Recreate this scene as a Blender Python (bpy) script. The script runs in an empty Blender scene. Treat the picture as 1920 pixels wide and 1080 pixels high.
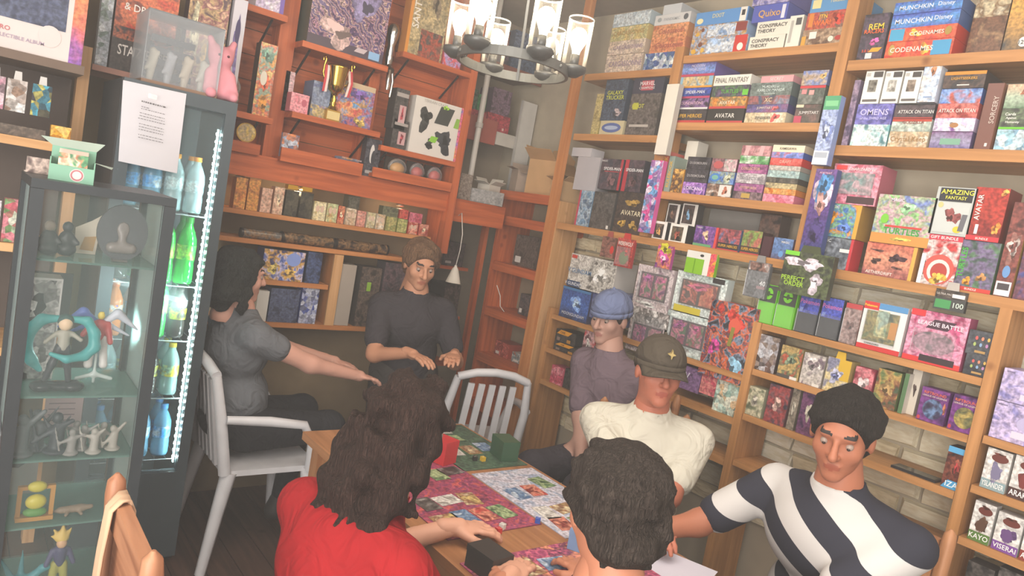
import bpy, bmesh, math, random
import numpy as np
from mathutils import Vector, Matrix
random.seed(7)
SC = bpy.context.scene
COL = SC.collection

# ------------------------------------------------------------------ camera
F_PX = 1331.7                                   # focal length in pixels of the 1920 px frame (25 mm)
YAW, PITCH, ROLL = (math.radians(a) for a in (39.0746, 5.3033, 10.2177))
EYE = np.array([0.0, 0.0, 1.65])
def cam_axes():
    cy, sy, cp, sp = math.cos(YAW), math.sin(YAW), math.cos(PITCH), math.sin(PITCH)
    fwd = np.array([sy*cp, cy*cp, -sp]); r = np.array([cy, -sy, 0.0]); u = np.cross(r, fwd)
    c, s = math.cos(ROLL), math.sin(ROLL)
    return np.array([r*c+u*s, -r*s+u*c, fwd])
MC = cam_axes()
cam = bpy.data.cameras.new('camera'); cam.sensor_width = 36.0; cam.lens = 36.0*F_PX/1920.0
cam.clip_start = 0.05
camo = bpy.data.objects.new('camera', cam); COL.objects.link(camo)
mw = Matrix.Identity(4)
for i in range(3):
    mw[i][0], mw[i][1], mw[i][2], mw[i][3] = MC[0][i], MC[1][i], -MC[2][i], EYE[i]
camo.matrix_world = mw
SC.camera = camo

# ------------------------------------------------------------------ world, lights, exposure
SC.view_settings.view_transform = 'Standard'; SC.view_settings.look = 'None'
SC.view_settings.gamma = 1.0; SC.view_settings.use_curve_mapping = False
SC.view_settings.exposure = 0.14
cyc = SC.cycles                                 # light paths kept short so the volume-filled room renders quickly
cyc.max_bounces = 4; cyc.diffuse_bounces = 2; cyc.glossy_bounces = 2; cyc.transmission_bounces = 3; cyc.volume_bounces = 0; cyc.transparent_max_bounces = 8
cyc.caustics_reflective = False; cyc.caustics_refractive = False; cyc.use_adaptive_sampling = True; cyc.adaptive_threshold = .06
w = bpy.data.worlds.new('world'); SC.world = w; w.use_nodes = True
w.node_tree.nodes['Background'].inputs[0].default_value = (1.0, 0.93, 0.86, 1)
w.node_tree.nodes['Background'].inputs[1].default_value = 0.72
def area(name, loc, aim, sx, sy, power, col):
    l = bpy.data.lights.new(name, 'AREA'); l.shape = 'RECTANGLE'; l.size = sx; l.size_y = sy
    l.energy = power; l.color = col
    o = bpy.data.objects.new(name, l); COL.objects.link(o); o.location = loc
    o.rotation_euler = (Vector(aim)-Vector(loc)).to_track_quat('-Z', 'Y').to_euler()
    return o
area('overhead_fill', (0.9, 0.6, 2.92), (0.9, 0.6, 0), 2.2, 2.6, 60, (1.0, 0.93, 0.84))  # unseen area light added below the ceiling as general fill
area('front_fill', (-1.36, -.5, 1.65), (2.7, 1.7, 1.3), 2.4, 2.2, 158, (1.0, 0.95, 0.9))  # unseen fill added on the left to brighten the right wall from the front

# ------------------------------------------------------------------ helpers: the photograph's perspective on real planes
def _lin(pix, axis_pt, axis_dir, horizontal):
    """parameter t so that axis_pt + t*axis_dir lies on image column (or row) pix"""
    k = (pix-960.0)/F_PX if horizontal else (540.0-pix)/F_PX
    r = 0 if horizontal else 1
    a = MC @ (np.array(axis_pt, float)-EYE); b = MC @ np.array(axis_dir, float)
    return (k*a[2]-a[r])/(b[r]-k*b[2])
def y_at(px, X, z): return _lin(px, (X, 0, z), (0, 1, 0), True)
def x_at(px, Y, z): return _lin(px, (0, Y, z), (1, 0, 0), True)
def z_at(py, X, Y): return _lin(py, (X, Y, 0), (0, 0, 1), False)
def ray(px, py):
    return MC.T @ np.array([(px-960)/F_PX, (540-py)/F_PX, 1.0])
def on_y(px, py, Y): d = ray(px, py); return EYE+d*(Y/d[1])
def on_x(px, py, X): d = ray(px, py); return EYE+d*(X/d[0])

# ------------------------------------------------------------------ helpers: materials
def lin(h):
    if not isinstance(h, str): return tuple(h)[:3]
    c = [int(h[i:i+2], 16)/255 for i in (0, 2, 4)]
    return tuple(v/12.92 if v <= .04045 else ((v+.055)/1.055)**2.4 for v in c)
MATS = {}
def new_mat(key, rough=.5, spec=.4, metal=0.0):
    m = bpy.data.materials.new(key); m.use_nodes = True
    b = m.node_tree.nodes['Principled BSDF']
    b.inputs['Roughness'].default_value = rough; b.inputs['Specular IOR Level'].default_value = spec
    b.inputs['Metallic'].default_value = metal
    return m, m.node_tree, b
def plain(h, rough=.5, metal=0.0, vary=.12, spec=.4):
    """one colour with a little procedural unevenness"""
    key = ('plain', h, rough, metal, vary)
    if key in MATS: return MATS[key]
    m, t, b = new_mat('paint_%s' % (h if isinstance(h, str) else 'c'), rough, spec, metal)
    n = t.nodes.new('ShaderNodeTexNoise'); n.inputs['Scale'].default_value = 14; n.inputs['Detail'].default_value = 1
    tc = t.nodes.new('ShaderNodeTexCoord'); t.links.new(tc.outputs['Object'], n.inputs['Vector'])
    mx = t.nodes.new('ShaderNodeMix'); mx.data_type = 'RGBA'
    c = lin(h); mx.inputs[6].default_value = (*[v*(1-vary) for v in c], 1)
    mx.inputs[7].default_value = (*[min(1, v*(1+vary)) for v in c], 1)
    t.links.new(n.outputs[0], mx.inputs[0]); t.links.new(mx.outputs[2], b.inputs['Base Color'])
    MATS[key] = m; return m
def wood(h1, h2, axis, rough=.45, scale=1.0):
    key = ('wood', h1, h2, axis, scale)
    if key in MATS: return MATS[key]
    m, t, b = new_mat('wood_'+h1, rough, .35)
    tc = t.nodes.new('ShaderNodeTexCoord'); mp = t.nodes.new('ShaderNodeMapping')
    s = [38*scale]*3; s[axis] = 2.2*scale; mp.inputs['Scale'].default_value = s
    oi = t.nodes.new('ShaderNodeObjectInfo'); ad = t.nodes.new('ShaderNodeVectorMath'); ad.operation = 'ADD'
    sc = t.nodes.new('ShaderNodeVectorMath'); sc.operation = 'SCALE'; sc.inputs[3].default_value = 7.0
    cb = t.nodes.new('ShaderNodeCombineXYZ')
    for i in range(3): t.links.new(oi.outputs['Random'], cb.inputs[i])
    t.links.new(cb.outputs[0], sc.inputs[0]); t.links.new(tc.outputs['Object'], ad.inputs[0]); t.links.new(sc.outputs[0], ad.inputs[1])
    t.links.new(ad.outputs[0], mp.inputs[0])
    n = t.nodes.new('ShaderNodeTexNoise'); n.inputs['Scale'].default_value = 1.0; n.inputs['Detail'].default_value = 2; n.inputs['Distortion'].default_value = .6
    t.links.new(mp.outputs[0], n.inputs['Vector'])
    v = t.nodes.new('ShaderNodeTexVoronoi'); v.inputs['Scale'].default_value = 5.5
    t.links.new(ad.outputs[0], v.inputs['Vector'])
    kr = t.nodes.new('ShaderNodeValToRGB'); kr.color_ramp.elements[0].position = .05; kr.color_ramp.elements[1].position = .12
    kr.color_ramp.elements[0].color = (.55, .45, .4, 1); kr.color_ramp.elements[1].color = (1, 1, 1, 1)
    t.links.new(v.outputs['Distance'], kr.inputs[0])
    r = t.nodes.new('ShaderNodeValToRGB'); r.color_ramp.elements[0].position = .32; r.color_ramp.elements[1].position = .68
    r.color_ramp.elements[0].color = (*lin(h2), 1); r.color_ramp.elements[1].color = (*lin(h1), 1)
    t.links.new(n.outputs[0], r.inputs[0])
    mu = t.nodes.new('ShaderNodeMix'); mu.data_type = 'RGBA'; mu.blend_type = 'MULTIPLY'; mu.inputs[0].default_value = 1
    t.links.new(r.outputs[0], mu.inputs[6]); t.links.new(kr.outputs[0], mu.inputs[7]); t.links.new(mu.outputs[2], b.inputs['Base Color'])
    MATS[key] = m; return m
def art(spec, rough=.32):
    """printed cardboard: 'n c1 c2 c3 ..' soft blobs, 'v' cells, 'w' streaks, 'g' vertical blend, 's' solid"""
    key = ('art', spec, rough)
    if key in MATS: return MATS[key]
    p = spec.split(); st, cols = p[0], p[1:]
    if st == 's': MATS[key] = plain(cols[0], rough, vary=.06); return MATS[key]
    m, t, b = new_mat('print_'+st+cols[0], rough, .5)
    tc = t.nodes.new('ShaderNodeTexCoord'); oi = t.nodes.new('ShaderNodeObjectInfo')
    cb = t.nodes.new('ShaderNodeCombineXYZ'); sc = t.nodes.new('ShaderNodeVectorMath'); sc.operation = 'SCALE'; sc.inputs[3].default_value = 23.0
    for i in range(3): t.links.new(oi.outputs['Random'], cb.inputs[i])
    t.links.new(cb.outputs[0], sc.inputs[0])
    ad = t.nodes.new('ShaderNodeVectorMath'); ad.operation = 'ADD'
    t.links.new(tc.outputs['Object'], ad.inputs[0]); t.links.new(sc.outputs[0], ad.inputs[1])
    if st in 'ng':
        n = t.nodes.new('ShaderNodeTexNoise'); n.inputs['Scale'].default_value = 24 if st == 'n' else 16
        n.inputs['Detail'].default_value = 2.5; n.inputs['Distortion'].default_value = .5; out = n.outputs[0]
    elif st == 'v':
        n = t.nodes.new('ShaderNodeTexVoronoi'); n.inputs['Scale'].default_value = 42; out = n.outputs['Color']
        sp = t.nodes.new('ShaderNodeSeparateColor'); t.links.new(n.outputs['Color'], sp.inputs[0]); out = sp.outputs[0]
    else:
        n = t.nodes.new('ShaderNodeTexWave'); n.inputs['Scale'].default_value = 9; n.inputs['Distortion'].default_value = 9
        n.inputs['Detail'].default_value = 3; n.inputs['Detail Scale'].default_value = 2.0; n.bands_direction = 'DIAGONAL'; out = n.outputs['Fac']
    t.links.new(ad.outputs[0], n.inputs['Vector'])
    r = t.nodes.new('ShaderNodeValToRGB'); e = r.color_ramp.elements
    lo, hi = (.36, .64) if st == 'n' else (.08, .92) if st in 'vw' else (.1, .9)
    e[0].position, e[1].position = lo, hi
    e[0].color, e[1].color = (*lin(cols[0]), 1), (*lin(cols[-1]), 1)
    for i, c in enumerate(cols[1:-1]):
        q = e.new(lo+(hi-lo)*(i+1)/(len(cols)-1)); q.color = (*lin(c), 1)
    if st == 'g':
        sx = t.nodes.new('ShaderNodeSeparateXYZ'); t.links.new(tc.outputs['Generated'], sx.inputs[0])
        ma = t.nodes.new('ShaderNodeMath'); ma.operation = 'MULTIPLY_ADD'; ma.inputs[1].default_value = .75
        t.links.new(sx.outputs[2], ma.inputs[0])
        m2 = t.nodes.new('ShaderNodeMath'); m2.operation = 'MULTIPLY_ADD'; m2.inputs[1].default_value = .6; m2.inputs[2].default_value = -.17
        t.links.new(out, m2.inputs[0]); t.links.new(m2.outputs[0], ma.inputs[2]); out = ma.outputs[0]
    t.links.new(out, r.inputs[0])
    n2 = t.nodes.new('ShaderNodeTexNoise'); n2.inputs['Scale'].default_value = 95; n2.inputs['Detail'].default_value = 1
    t.links.new(ad.outputs[0], n2.inputs['Vector'])
    mr = t.nodes.new('ShaderNodeMapRange'); mr.inputs[1].default_value = .3; mr.inputs[2].default_value = .7; mr.inputs[3].default_value = .62; mr.inputs[4].default_value = 1.3
    t.links.new(n2.outputs[0], mr.inputs[0])
    mu = t.nodes.new('ShaderNodeVectorMath'); mu.operation = 'SCALE'; t.links.new(r.outputs[0], mu.inputs[0]); t.links.new(mr.outputs[0], mu.inputs[3])
    t.links.new(mu.outputs[0], b.inputs['Base Color'])
    MATS[key] = m; return m
def emit(h, s):
    key = ('emit', h, s)
    if key in MATS: return MATS[key]
    m, t, b = new_mat('glow_'+h); b.inputs['Emission Color'].default_value = (*lin(h), 1); b.inputs['Emission Strength'].default_value = s
    b.inputs['Base Color'].default_value = (*lin(h), 1); m.cycles.emission_sampling = 'NONE'   # the lamp beside each glowing piece lights the room
    MATS[key] = m; return m
def glass(h='ffffff', alpha=.12, rough=.03):
    """thin clear sheet: mostly transparent with a real gloss on it"""
    key = ('glass', h, alpha, rough)
    if key in MATS: return MATS[key]
    m = bpy.data.materials.new('clear_'+h); m.use_nodes = True; t = m.node_tree
    for nd in list(t.nodes): t.nodes.remove(nd)
    o = t.nodes.new('ShaderNodeOutputMaterial'); tr = t.nodes.new('ShaderNodeBsdfTransparent')
    b = t.nodes.new('ShaderNodeBsdfPrincipled'); b.inputs['Base Color'].default_value = (*lin(h), 1); b.inputs['Roughness'].default_value = rough
    b.inputs['Specular IOR Level'].default_value = .6
    fr = t.nodes.new('ShaderNodeFresnel'); fr.inputs[0].default_value = 1.35
    ma = t.nodes.new('ShaderNodeMath'); ma.operation = 'ADD'; ma.inputs[1].default_value = alpha; ma.use_clamp = True
    t.links.new(fr.outputs[0], ma.inputs[0])
    mx = t.nodes.new('ShaderNodeMixShader'); t.links.new(ma.outputs[0], mx.inputs[0]); t.links.new(tr.outputs[0], mx.inputs[1])
    t.links.new(b.outputs[0], mx.inputs[2]); t.links.new(mx.outputs[0], o.inputs[0])
    MATS[key] = m; return m

# ------------------------------------------------------------------ helpers: meshes and objects
class MB:
    """collects faces with materials, builds ONE mesh object"""
    def __init__(s): s.v, s.f, s.mi, s.mats, s.sm = [], [], [], [], []
    def mat(s, m):
        if m not in s.mats: s.mats.append(m)
        return s.mats.index(m)
    def add(s, vs, fs, m, smooth=False):
        o = len(s.v); s.v += [tuple(p) for p in vs]; i = s.mat(m)
        for f in fs: s.f.append([o+k for k in f]); s.mi.append(i); s.sm.append(smooth)
        return s
    def box(s, lo, hi, m, front=None, bev=0):
        x0, y0, z0 = lo; x1, y1, z1 = hi
        v = [(x0,y0,z0),(x1,y0,z0),(x1,y1,z0),(x0,y1,z0),(x0,y0,z1),(x1,y0,z1),(x1,y1,z1),(x0,y1,z1)]
        s.add(v, [(3,2,1,0),(4,5,6,7),(1,2,6,5),(2,3,7,6),(3,0,4,7)], m)
        s.add(v, [(0,1,5,4)], front or m); return s
    def bar(s, a, b, w, h, m, up=(0,0,1)):
        a, b = Vector(a), Vector(b); d = (b-a).normalized(); u = Vector(up)
        r = d.cross(u)
        if r.length < 1e-4: r = d.cross(Vector((1,0,0)))
        r.normalize(); u = r.cross(d)
        q = [(-1,-1),(1,-1),(1,1),(-1,1)]
        v = [p+r*(x*w/2)+u*(y*h/2) for p in (a, b) for x, y in q]
        return s.add(v, [(0,1,2,3),(7,6,5,4),(0,4,5,1),(1,5,6,2),(2,6,7,3),(3,7,4,0)], m)
    def tube(s, pts, r, m, n=8, cap=True):
        pts = [Vector(p) for p in pts]; rs = r if isinstance(r, (list, tuple)) else [r]*len(pts)
        vs = []; pr = None
        for i, p in enumerate(pts):
            d = (pts[min(i+1, len(pts)-1)]-pts[max(i-1, 0)]).normalized()
            if pr is None:
                pr = d.cross(Vector((0,0,1)))
                if pr.length < 1e-3: pr = d.cross(Vector((1,0,0)))
            pr = (pr-d*pr.dot(d)).normalized(); up = pr.cross(d)
            for k in range(n):
                a = 2*math.pi*k/n; vs.append(p+(pr*math.cos(a)+up*math.sin(a))*rs[i])
        fs = [(i*n+k, i*n+(k+1)%n, (i+1)*n+(k+1)%n, (i+1)*n+k) for i in range(len(pts)-1) for k in range(n)]
        s.add(vs, fs, m, True)
        if cap: s.add(vs, [tuple(range(n))[::-1], tuple(range((len(pts)-1)*n, len(pts)*n))], m)
        return s
    def lathe(s, prof, m, c=(0,0,0), n=20, smooth=True):
        vs = [(c[0]+r*math.cos(2*math.pi*k/n), c[1]+r*math.sin(2*math.pi*k/n), c[2]+z) for r, z in prof for k in range(n)]
        fs = [(i*n+k, i*n+(k+1)%n, (i+1)*n+(k+1)%n, (i+1)*n+k) for i in range(len(prof)-1) for k in range(n)]
        return s.add(vs, fs, m, smooth)
    def ball(s, c, r, m, n=10):
        rr = r if isinstance(r, (tuple, list)) else (r, r, r)
        pr = [(math.sin(math.pi*i/n), -math.cos(math.pi*i/n)) for i in range(n+1)]
        k2 = n*2
        vs = [(c[0]+rr[0]*a*math.cos(2*math.pi*k/k2), c[1]+rr[1]*a*math.sin(2*math.pi*k/k2), c[2]+rr[2]*b) for a, b in pr for k in range(k2)]
        fs = [(i*k2+k, i*k2+(k+1)%k2, (i+1)*k2+(k+1)%k2, (i+1)*k2+k) for i in range(n) for k in range(k2)]
        return s.add(vs, fs, m, True)
    def prism(s, poly, y0, y1, m, side=None):
        """polygon in x,z given counter-clockwise as seen from -y, pulled from y0 to y1"""
        n = len(poly); v = [(x, y0, z) for x, z in poly]+[(x, y1, z) for x, z in poly]
        s.add(v, [tuple(range(n))], m); s.add(v, [tuple(range(2*n-1, n-1, -1))], side or m)
        return s.add(v, [(i, i+n, (i+1)%n+n, (i+1)%n) for i in range(n)], side or m)
    def mesh(s, name):
        me = bpy.data.meshes.new(name); me.from_pydata(s.v, [], s.f)
        for m in s.mats: me.materials.append(m)
        me.polygons.foreach_set('material_index', s.mi); me.polygons.foreach_set('use_smooth', s.sm); me.update()
        return me
    def build(s, name, parent=None, loc=(0,0,0), rz=0.0):
        return link(name, s.mesh(name), parent, loc, rz)
def link(name, data, parent=None, loc=(0,0,0), rz=0.0):
    o = bpy.data.objects.new(name, data); COL.objects.link(o); o.location = loc; o.rotation_euler = (0, 0, rz)
    if parent: o.parent = parent
    return o
LABELS = {}
def tag(o, label, cat, group=None, kind=None):
    if label: o['label'] = label
    if cat: o['category'] = cat
    if group: o['group'] = group
    if kind: o['kind'] = kind
    return o
def thing(name, label, cat, loc=(0,0,0), rz=0.0, group=None):
    return tag(link(name, None, None, loc, rz), label, cat, group)
def struct(o): o['kind'] = 'structure'; return o
def copy_tree(o, parent=None):
    c = o.copy(); COL.objects.link(c); c.parent = parent
    for ch in o.children: copy_tree(ch, c)
    return c
TXT = {}
def text_mesh(s):
    if s in TXT: return TXT[s]
    cu = bpy.data.curves.new('t', 'FONT'); cu.body = s; cu.size = 1; cu.align_x = 'CENTER'; cu.align_y = 'CENTER'
    cu.resolution_u = 2; cu.offset = .012
    o = bpy.data.objects.new('t', cu); COL.objects.link(o); bpy.context.view_layer.update()
    me = bpy.data.meshes.new_from_object(o.evaluated_get(bpy.context.evaluated_depsgraph_get()))
    bpy.data.objects.remove(o)
    co = np.zeros(len(me.vertices)*3); me.vertices.foreach_get('co', co); co = co.reshape(-1, 3)
    lo, hi = co.min(0), co.max(0); co -= (lo+hi)/2
    wd, ht = (hi-lo)[0], (hi-lo)[1]
    TXT[s] = ([tuple((p[0], 0.0, p[1])) for p in co], [tuple(p.vertices) for p in me.polygons], wd, ht)
    bpy.data.meshes.remove(me); return TXT[s]
def lettering(parent, s, cx, cz, h, maxw, col, y=-.0022, rot=0.0, name='lettering'):
    v, f, wd, ht = text_mesh(s)
    k = h/ht; kx = min(k, maxw/wd)
    c, sn = math.cos(rot), math.sin(rot)
    vv = [(cx+(p[0]*kx)*c-(p[2]*k)*sn, y, cz+(p[0]*kx)*sn+(p[2]*k)*c) for p in v]
    return MB().add(vv, f, plain(col, .5, vary=.03)).build(name, parent)

# ================================================================== STRUCTURE
XF, XW = 2.70, 2.965          # right wall: shelf fronts, wall face
YF, YW = 3.40, 3.62           # left wall: shelf fronts, wall face
TOP = 2.95
W_R = [wood('c48d59', 'a87646', a) for a in range(3)]        # honey pine, right wall
W_L = [wood('cb6a3c', 'a8512b', a) for a in range(3)]        # red stained pine, left wall
W_P = [wood('d6a877', 'c08f5e', a) for a in range(3)]        # pale pine post
W_O = [wood('cb8a55', 'b8743f', a) for a in range(3)]
def slab(name, lo, hi, m, parent=None):
    c = [(lo[i]+hi[i])/2 for i in range(3)]; c[2] = lo[2]
    b = MB().box([lo[i]-c[i] for i in range(3)], [hi[i]-c[i] for i in range(3)], m)
    o = b.build(name, parent, c); return o

# floor with its boards
fl = struct(slab('floor', (-1.4, -1.6, -.12), (3.1, 4.1, -.012), plain('2a201c', .7)))
pm = wood('5d4438', '46332b', 1, .5)
x = -1.38
while x < 3.05:
    for (y0, y1) in ((-1.58, .6+random.uniform(-.5, .5)), (None, 4.08)):
        if y0 is None: y0 = last+.003
        MB().box((-.063, 0, 0), (.063, y1-y0, .012), pm).build('plank', None, (x+.065, y0, -.012)).parent = fl
        last = y1
    x += .13
for o in fl.children: o.location = Vector(o.location)-Vector(fl.location)
ce = struct(slab('ceiling', (-1.4, -1.6, TOP), (3.1, 4.1, TOP+.08), plain('a89a8c', .8)))

# right wall: plaster above, split stone cladding below the long shelf, each stone its own piece
wr = struct(slab('wall_right', (XW, -1.6, 0), (XW+.1, 4.1, TOP), plain('bdb09a', .85)))
stm = []
for v in range(5):
    bm = bmesh.new(); bmesh.ops.create_cube(bm, size=1.0)
    for e in bm.verts:
        if e.co.x < 0:
            e.co.y *= random.uniform(.9, .98); e.co.z *= random.uniform(.8, .94); e.co.x += random.uniform(-.12, .3)
    bmesh.ops.subdivide_edges(bm, edges=[e for e in bm.edges if all(q.co.x < .2 for q in e.verts)], cuts=1, use_grid_fill=True)
    for e in bm.verts:
        if e.co.x < .1 and abs(e.co.y) < .4 and abs(e.co.z) < .4: e.co.x -= random.uniform(.1, .5)
        elif e.co.x < .1: e.co.z += random.uniform(-.07, .07); e.co.y += random.uniform(-.02, .02)
    me = bpy.data.meshes.new('stone'); bm.to_mesh(me); bm.free(); stm.append(me)
def stone_mat(h1, h2):
    m, t, b = new_mat('stone', .85, .2)
    tc = t.nodes.new('ShaderNodeTexCoord'); oi = t.nodes.new('ShaderNodeObjectInfo')
    mp = t.nodes.new('ShaderNodeMapping'); mp.inputs['Scale'].default_value = (1, 1, 1.5)
    t.links.new(tc.outputs['Object'], mp.inputs[0])
    n = t.nodes.new('ShaderNodeTexNoise'); n.noise_dimensions = '4D'; n.inputs['Scale'].default_value = 5; n.inputs['Detail'].default_value = 6
    wv = t.nodes.new('ShaderNodeMath'); wv.operation = 'MULTIPLY'; wv.inputs[1].default_value = 40
    t.links.new(oi.outputs['Random'], wv.inputs[0]); t.links.new(wv.outputs[0], n.inputs['W']); t.links.new(mp.outputs[0], n.inputs['Vector'])
    r = t.nodes.new('ShaderNodeValToRGB'); r.color_ramp.elements[0].color = (*lin(h2), 1); r.color_ramp.elements[1].color = (*lin(h1), 1)
    r.color_ramp.elements[0].position = .33; r.color_ramp.elements[1].position = .62
    t.links.new(n.outputs[0], r.inputs[0]); t.links.new(r.outputs[0], b.inputs['Base Color'])
    return m
sm = [stone_mat('faf0d4', 'e6d6b2'), stone_mat('f4e4c0', 'd8c49c'), stone_mat('fcf4e0', 'e8dcbc')]
for k, me in enumerate(stm):
    me.materials.append(sm[k % 3])
z = .50; row = 0
while z < 1.64:
    h = random.choice((.082, .095, .105)); y = -.25-random.uniform(0, .2)
    while y < 3.0:
        l = random.uniform(.17, .36)
        o = link('stone', random.choice(stm), wr); d = random.uniform(.02, .03)
        o.scale = (d, l-.007, h-.007)
        o.location = Vector((XW-d*.3, y+l/2, z+h/2))-Vector(wr.location); y += l
    z += h; row += 1

# left wall with its horizontal boards; alcove walls
wl = struct(slab('wall_left', (-1.4, YW, 0), (2.22, YW+.08, TOP), plain('8f7a5e', .8)))
z = 1.74
while z < TOP-.02:
    h = min(.118, TOP-z)
    MB().box((-1.25, -.014, 0), (.0, 0, h-.004), W_L[0]).build('plank', wl, Vector((2.2, YW-.0, z))-Vector(wl.location))
    z += h
struct(slab('wall_alcove_side', (2.20, YW+.08, 0), (2.28, 4.1, TOP), plain('9c8a76', .8)))
struct(slab('wall_alcove_back', (2.28, 4.02, 0), (3.1, 4.1, TOP), plain('a39482', .8)))
# broad trim board under the left wall shelves, end post of the wall
tr = struct(slab('trim_1', (.90, YF+.02, 1.635), (2.215, YF+.045, 1.745), W_L[0]))
tr2 = struct(slab('trim_2', (2.20, YF+.0, 1.40), (2.245, YF+.21, TOP), W_L[2]))
tr3 = struct(slab('trim_3', (1.165, YF+.10, 1.745), (1.245, YF+.215, TOP), W_L[2]))
tr4 = struct(slab('trim_4', (1.665, YF+.12, 1.745), (1.725, YF+.215, TOP), W_L[2]))
struct(slab('trim_5', (.355, 3.28, 0), (.395, 3.34, 2.02), W_P[2]))

# ---- right wall shelving: one built-in unit of boards and uprights
def boards(name, label, rows, ups, mat=W_R):
    t = thing(name, label, 'shelving', (XF, rows[0][0], 0))
    base = Vector(t.location)
    for (y0, y1, zt, th) in rows:
        MB().box((0, 0, -th), ((XW-XF-.002) if zt > 1.6 and name == 'wall_shelving' and zt > 1.7 else .215, y1-y0, 0), mat[1]).build('board', t, Vector((XF, y0, zt))-base)
    for (y0, y1, z0, z1, d) in ups:
        MB().box((-.006, 0, 0), (d, y1-y0, z1-z0), mat[2]).build('upright', t, Vector((XF, y0, z0))-base)
    return t
boards('wall_shelving', 'tall honey pine wall shelving over the stone cladding, filled with game boxes',
    [(2.405, 3.025, 2.522, .036), (2.405, 3.025, 2.192, .036), (1.57, 2.345, 2.576, .036), (1.57, 2.345, 2.256, .036), (1.57, 2.345, 1.922, .036),
     (-.5, 1.515, 2.500, .04), (-.5, 1.515, 2.169, .04), (-.5, 3.025, 1.690, .036)],
    [(1.518, 1.567, 1.692, 2.94, .10), (2.348, 2.402, 1.692, 2.62, .10)])
boards('low_bookcase', 'low pine bookcase under the stone wall, holding card tins and sleeve packs',
    [(.815, 1.64, 1.415, .026), (.815, 1.64, 1.219, .026), (.815, 1.64, 1.022, .026), (.815, 1.64, .82, .026)],
    [(1.642, 1.678, 0, 1.415, .215), (.776, .812, 0, 1.655, .215)], W_R)
boards('corner_bookcase', 'low pine bookcase at right edge with card boxes showing printed names',
    [(-.4, .773, 1.235, .026), (-.4, .773, 1.066, .026), (-.4, .773, .887, .026), (-.4, .773, .70, .026)],
    [(-.44, -.402, 0, 1.26, .215)], W_R)
boards('far_bookcase', 'low pine bookcase beside the tall ladder-like shelf, holding blister packs',
    [(1.682, 2.93, 1.178, .026), (1.682, 2.93, .985, .026), (1.682, 2.93, .80, .026)],
    [(2.932, 2.965, 0, 1.21, .215)], W_R)

# ---- tall ladder-like bookcase in the corner
t = thing('tall_bookcase', 'tall red-brown open bookcase like a ladder, pale pine side panel', 'bookcase', (XF, 3.03, 0))
b0 = Vector(t.location)
def tp(name, lo, hi, m): MB().box((0,0,0), [hi[i]-lo[i] for i in range(3)], m).build(name, t, Vector(lo)-b0)
tp('side_panel', (XF, 3.032, 0), (XF+.175, 3.062, 1.81), W_P[2])
tp('upright', (XF-.03, 3.04, 0), (XF-.002, 3.10, 2.93), W_O[2])
tp('upright', (XF-.03, 3.655, 0), (XF-.002, 3.70, 1.83), W_L[2])
tp('side_panel', (XF, 3.56, 0), (2.955, 3.585, 1.79), W_L[2])
for zt in (1.675, 1.385, 1.095, .80, .5):
    tp('board', (XF+.004, 3.064, zt-.055), (2.955, 3.558, zt), W_L[1])
tp('top_rail', (XF-.028, 3.102, 1.775), (XF-.004, 3.653, 1.83), W_L[1])
tp('back_panel', (2.957, 3.03, .5), (2.963, 3.60, 1.80), plain('9d8e76', .8))

# ---- left wall shelves: each board a shelf of its own with brackets
def wshelf(label, x0, x1, zt, lip=0.0, d=.0, th=.028, brk=True, m=W_L):
    t = thing('wall_shelf', label, 'shelf', (x0, YF+d, zt)); L = x1-x0
    MB().box((0, 0, -th), (L, YW-.014-YF-d, 0), m[0]).build('board', t)
    if lip: MB().box((0, -.014, -th), (L, -.001, lip), m[0]).build('front_lip', t)
    if brk:
        for xb in (.05, L-.06):
            MB().tube([(xb, .03, -th-.004), (xb, YW-YF-d-.03, -th-.12)], .006, plain('3a3030', .4, .6)).build('bracket', t)
    return t
wshelf('red pine wall shelf at top left, above the tall toy boxes', .88, 1.16, 2.395)
wshelf('short red pine shelf holding the tall narrow toy box', .88, 1.16, 1.922)
wshelf('short red pine ledge holding the round yellow tin', .90, 1.12, 1.79, .0, .0, .05, False)
wshelf('red pine shelf carrying the big glossy robot model box', 1.245, 1.70, 2.312)
wshelf('red pine shelf carrying the golden trophy', 1.245, 1.715, 1.978)
wshelf('red pine tray shelf with a lip and loose foil packs', 1.215, 1.64, 1.757, .045, .0, .02, False)
wshelf('red pine shelf under the tan fantasy game box, behind the chandelier', 1.77, 2.20, 2.412)
wshelf('red pine shelf under the white box with green-black shapes', 1.73, 2.20, 1.918)
wshelf('red pine tray shelf holding three round sweets packs', 1.70, 2.19, 1.768, .03, .0, .02, False)
wshelf('counter shelf with a long row of small snack boxes', .90, 2.12, 1.480, 0, .0, .022, False, W_O)
wshelf('counter shelf with long rolled black tubes', .90, 2.00, 1.347, 0, .0, .022, False, W_O)
wshelf('short low shelf with blue and gold card boxes', 1.20, 1.56, 1.160, 0, .0, .024, False, W_O)
wshelf('lowest counter shelf half hidden behind the seated players', .90, 2.15, .95, 0, .0, .024, False, W_O)
sp = thing('counter_divider', 'upright pine divider beside the blue and gold card boxes', 'divider', (1.58, YF+.01, .95))
MB().box((0, 0, 0), (.03, .18, .372), W_O[2]).build('panel', sp)
MB().box((-.01, -.012, 0), (.04, -.001, .372), W_P[2]).build('edge_strip', sp)
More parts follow.
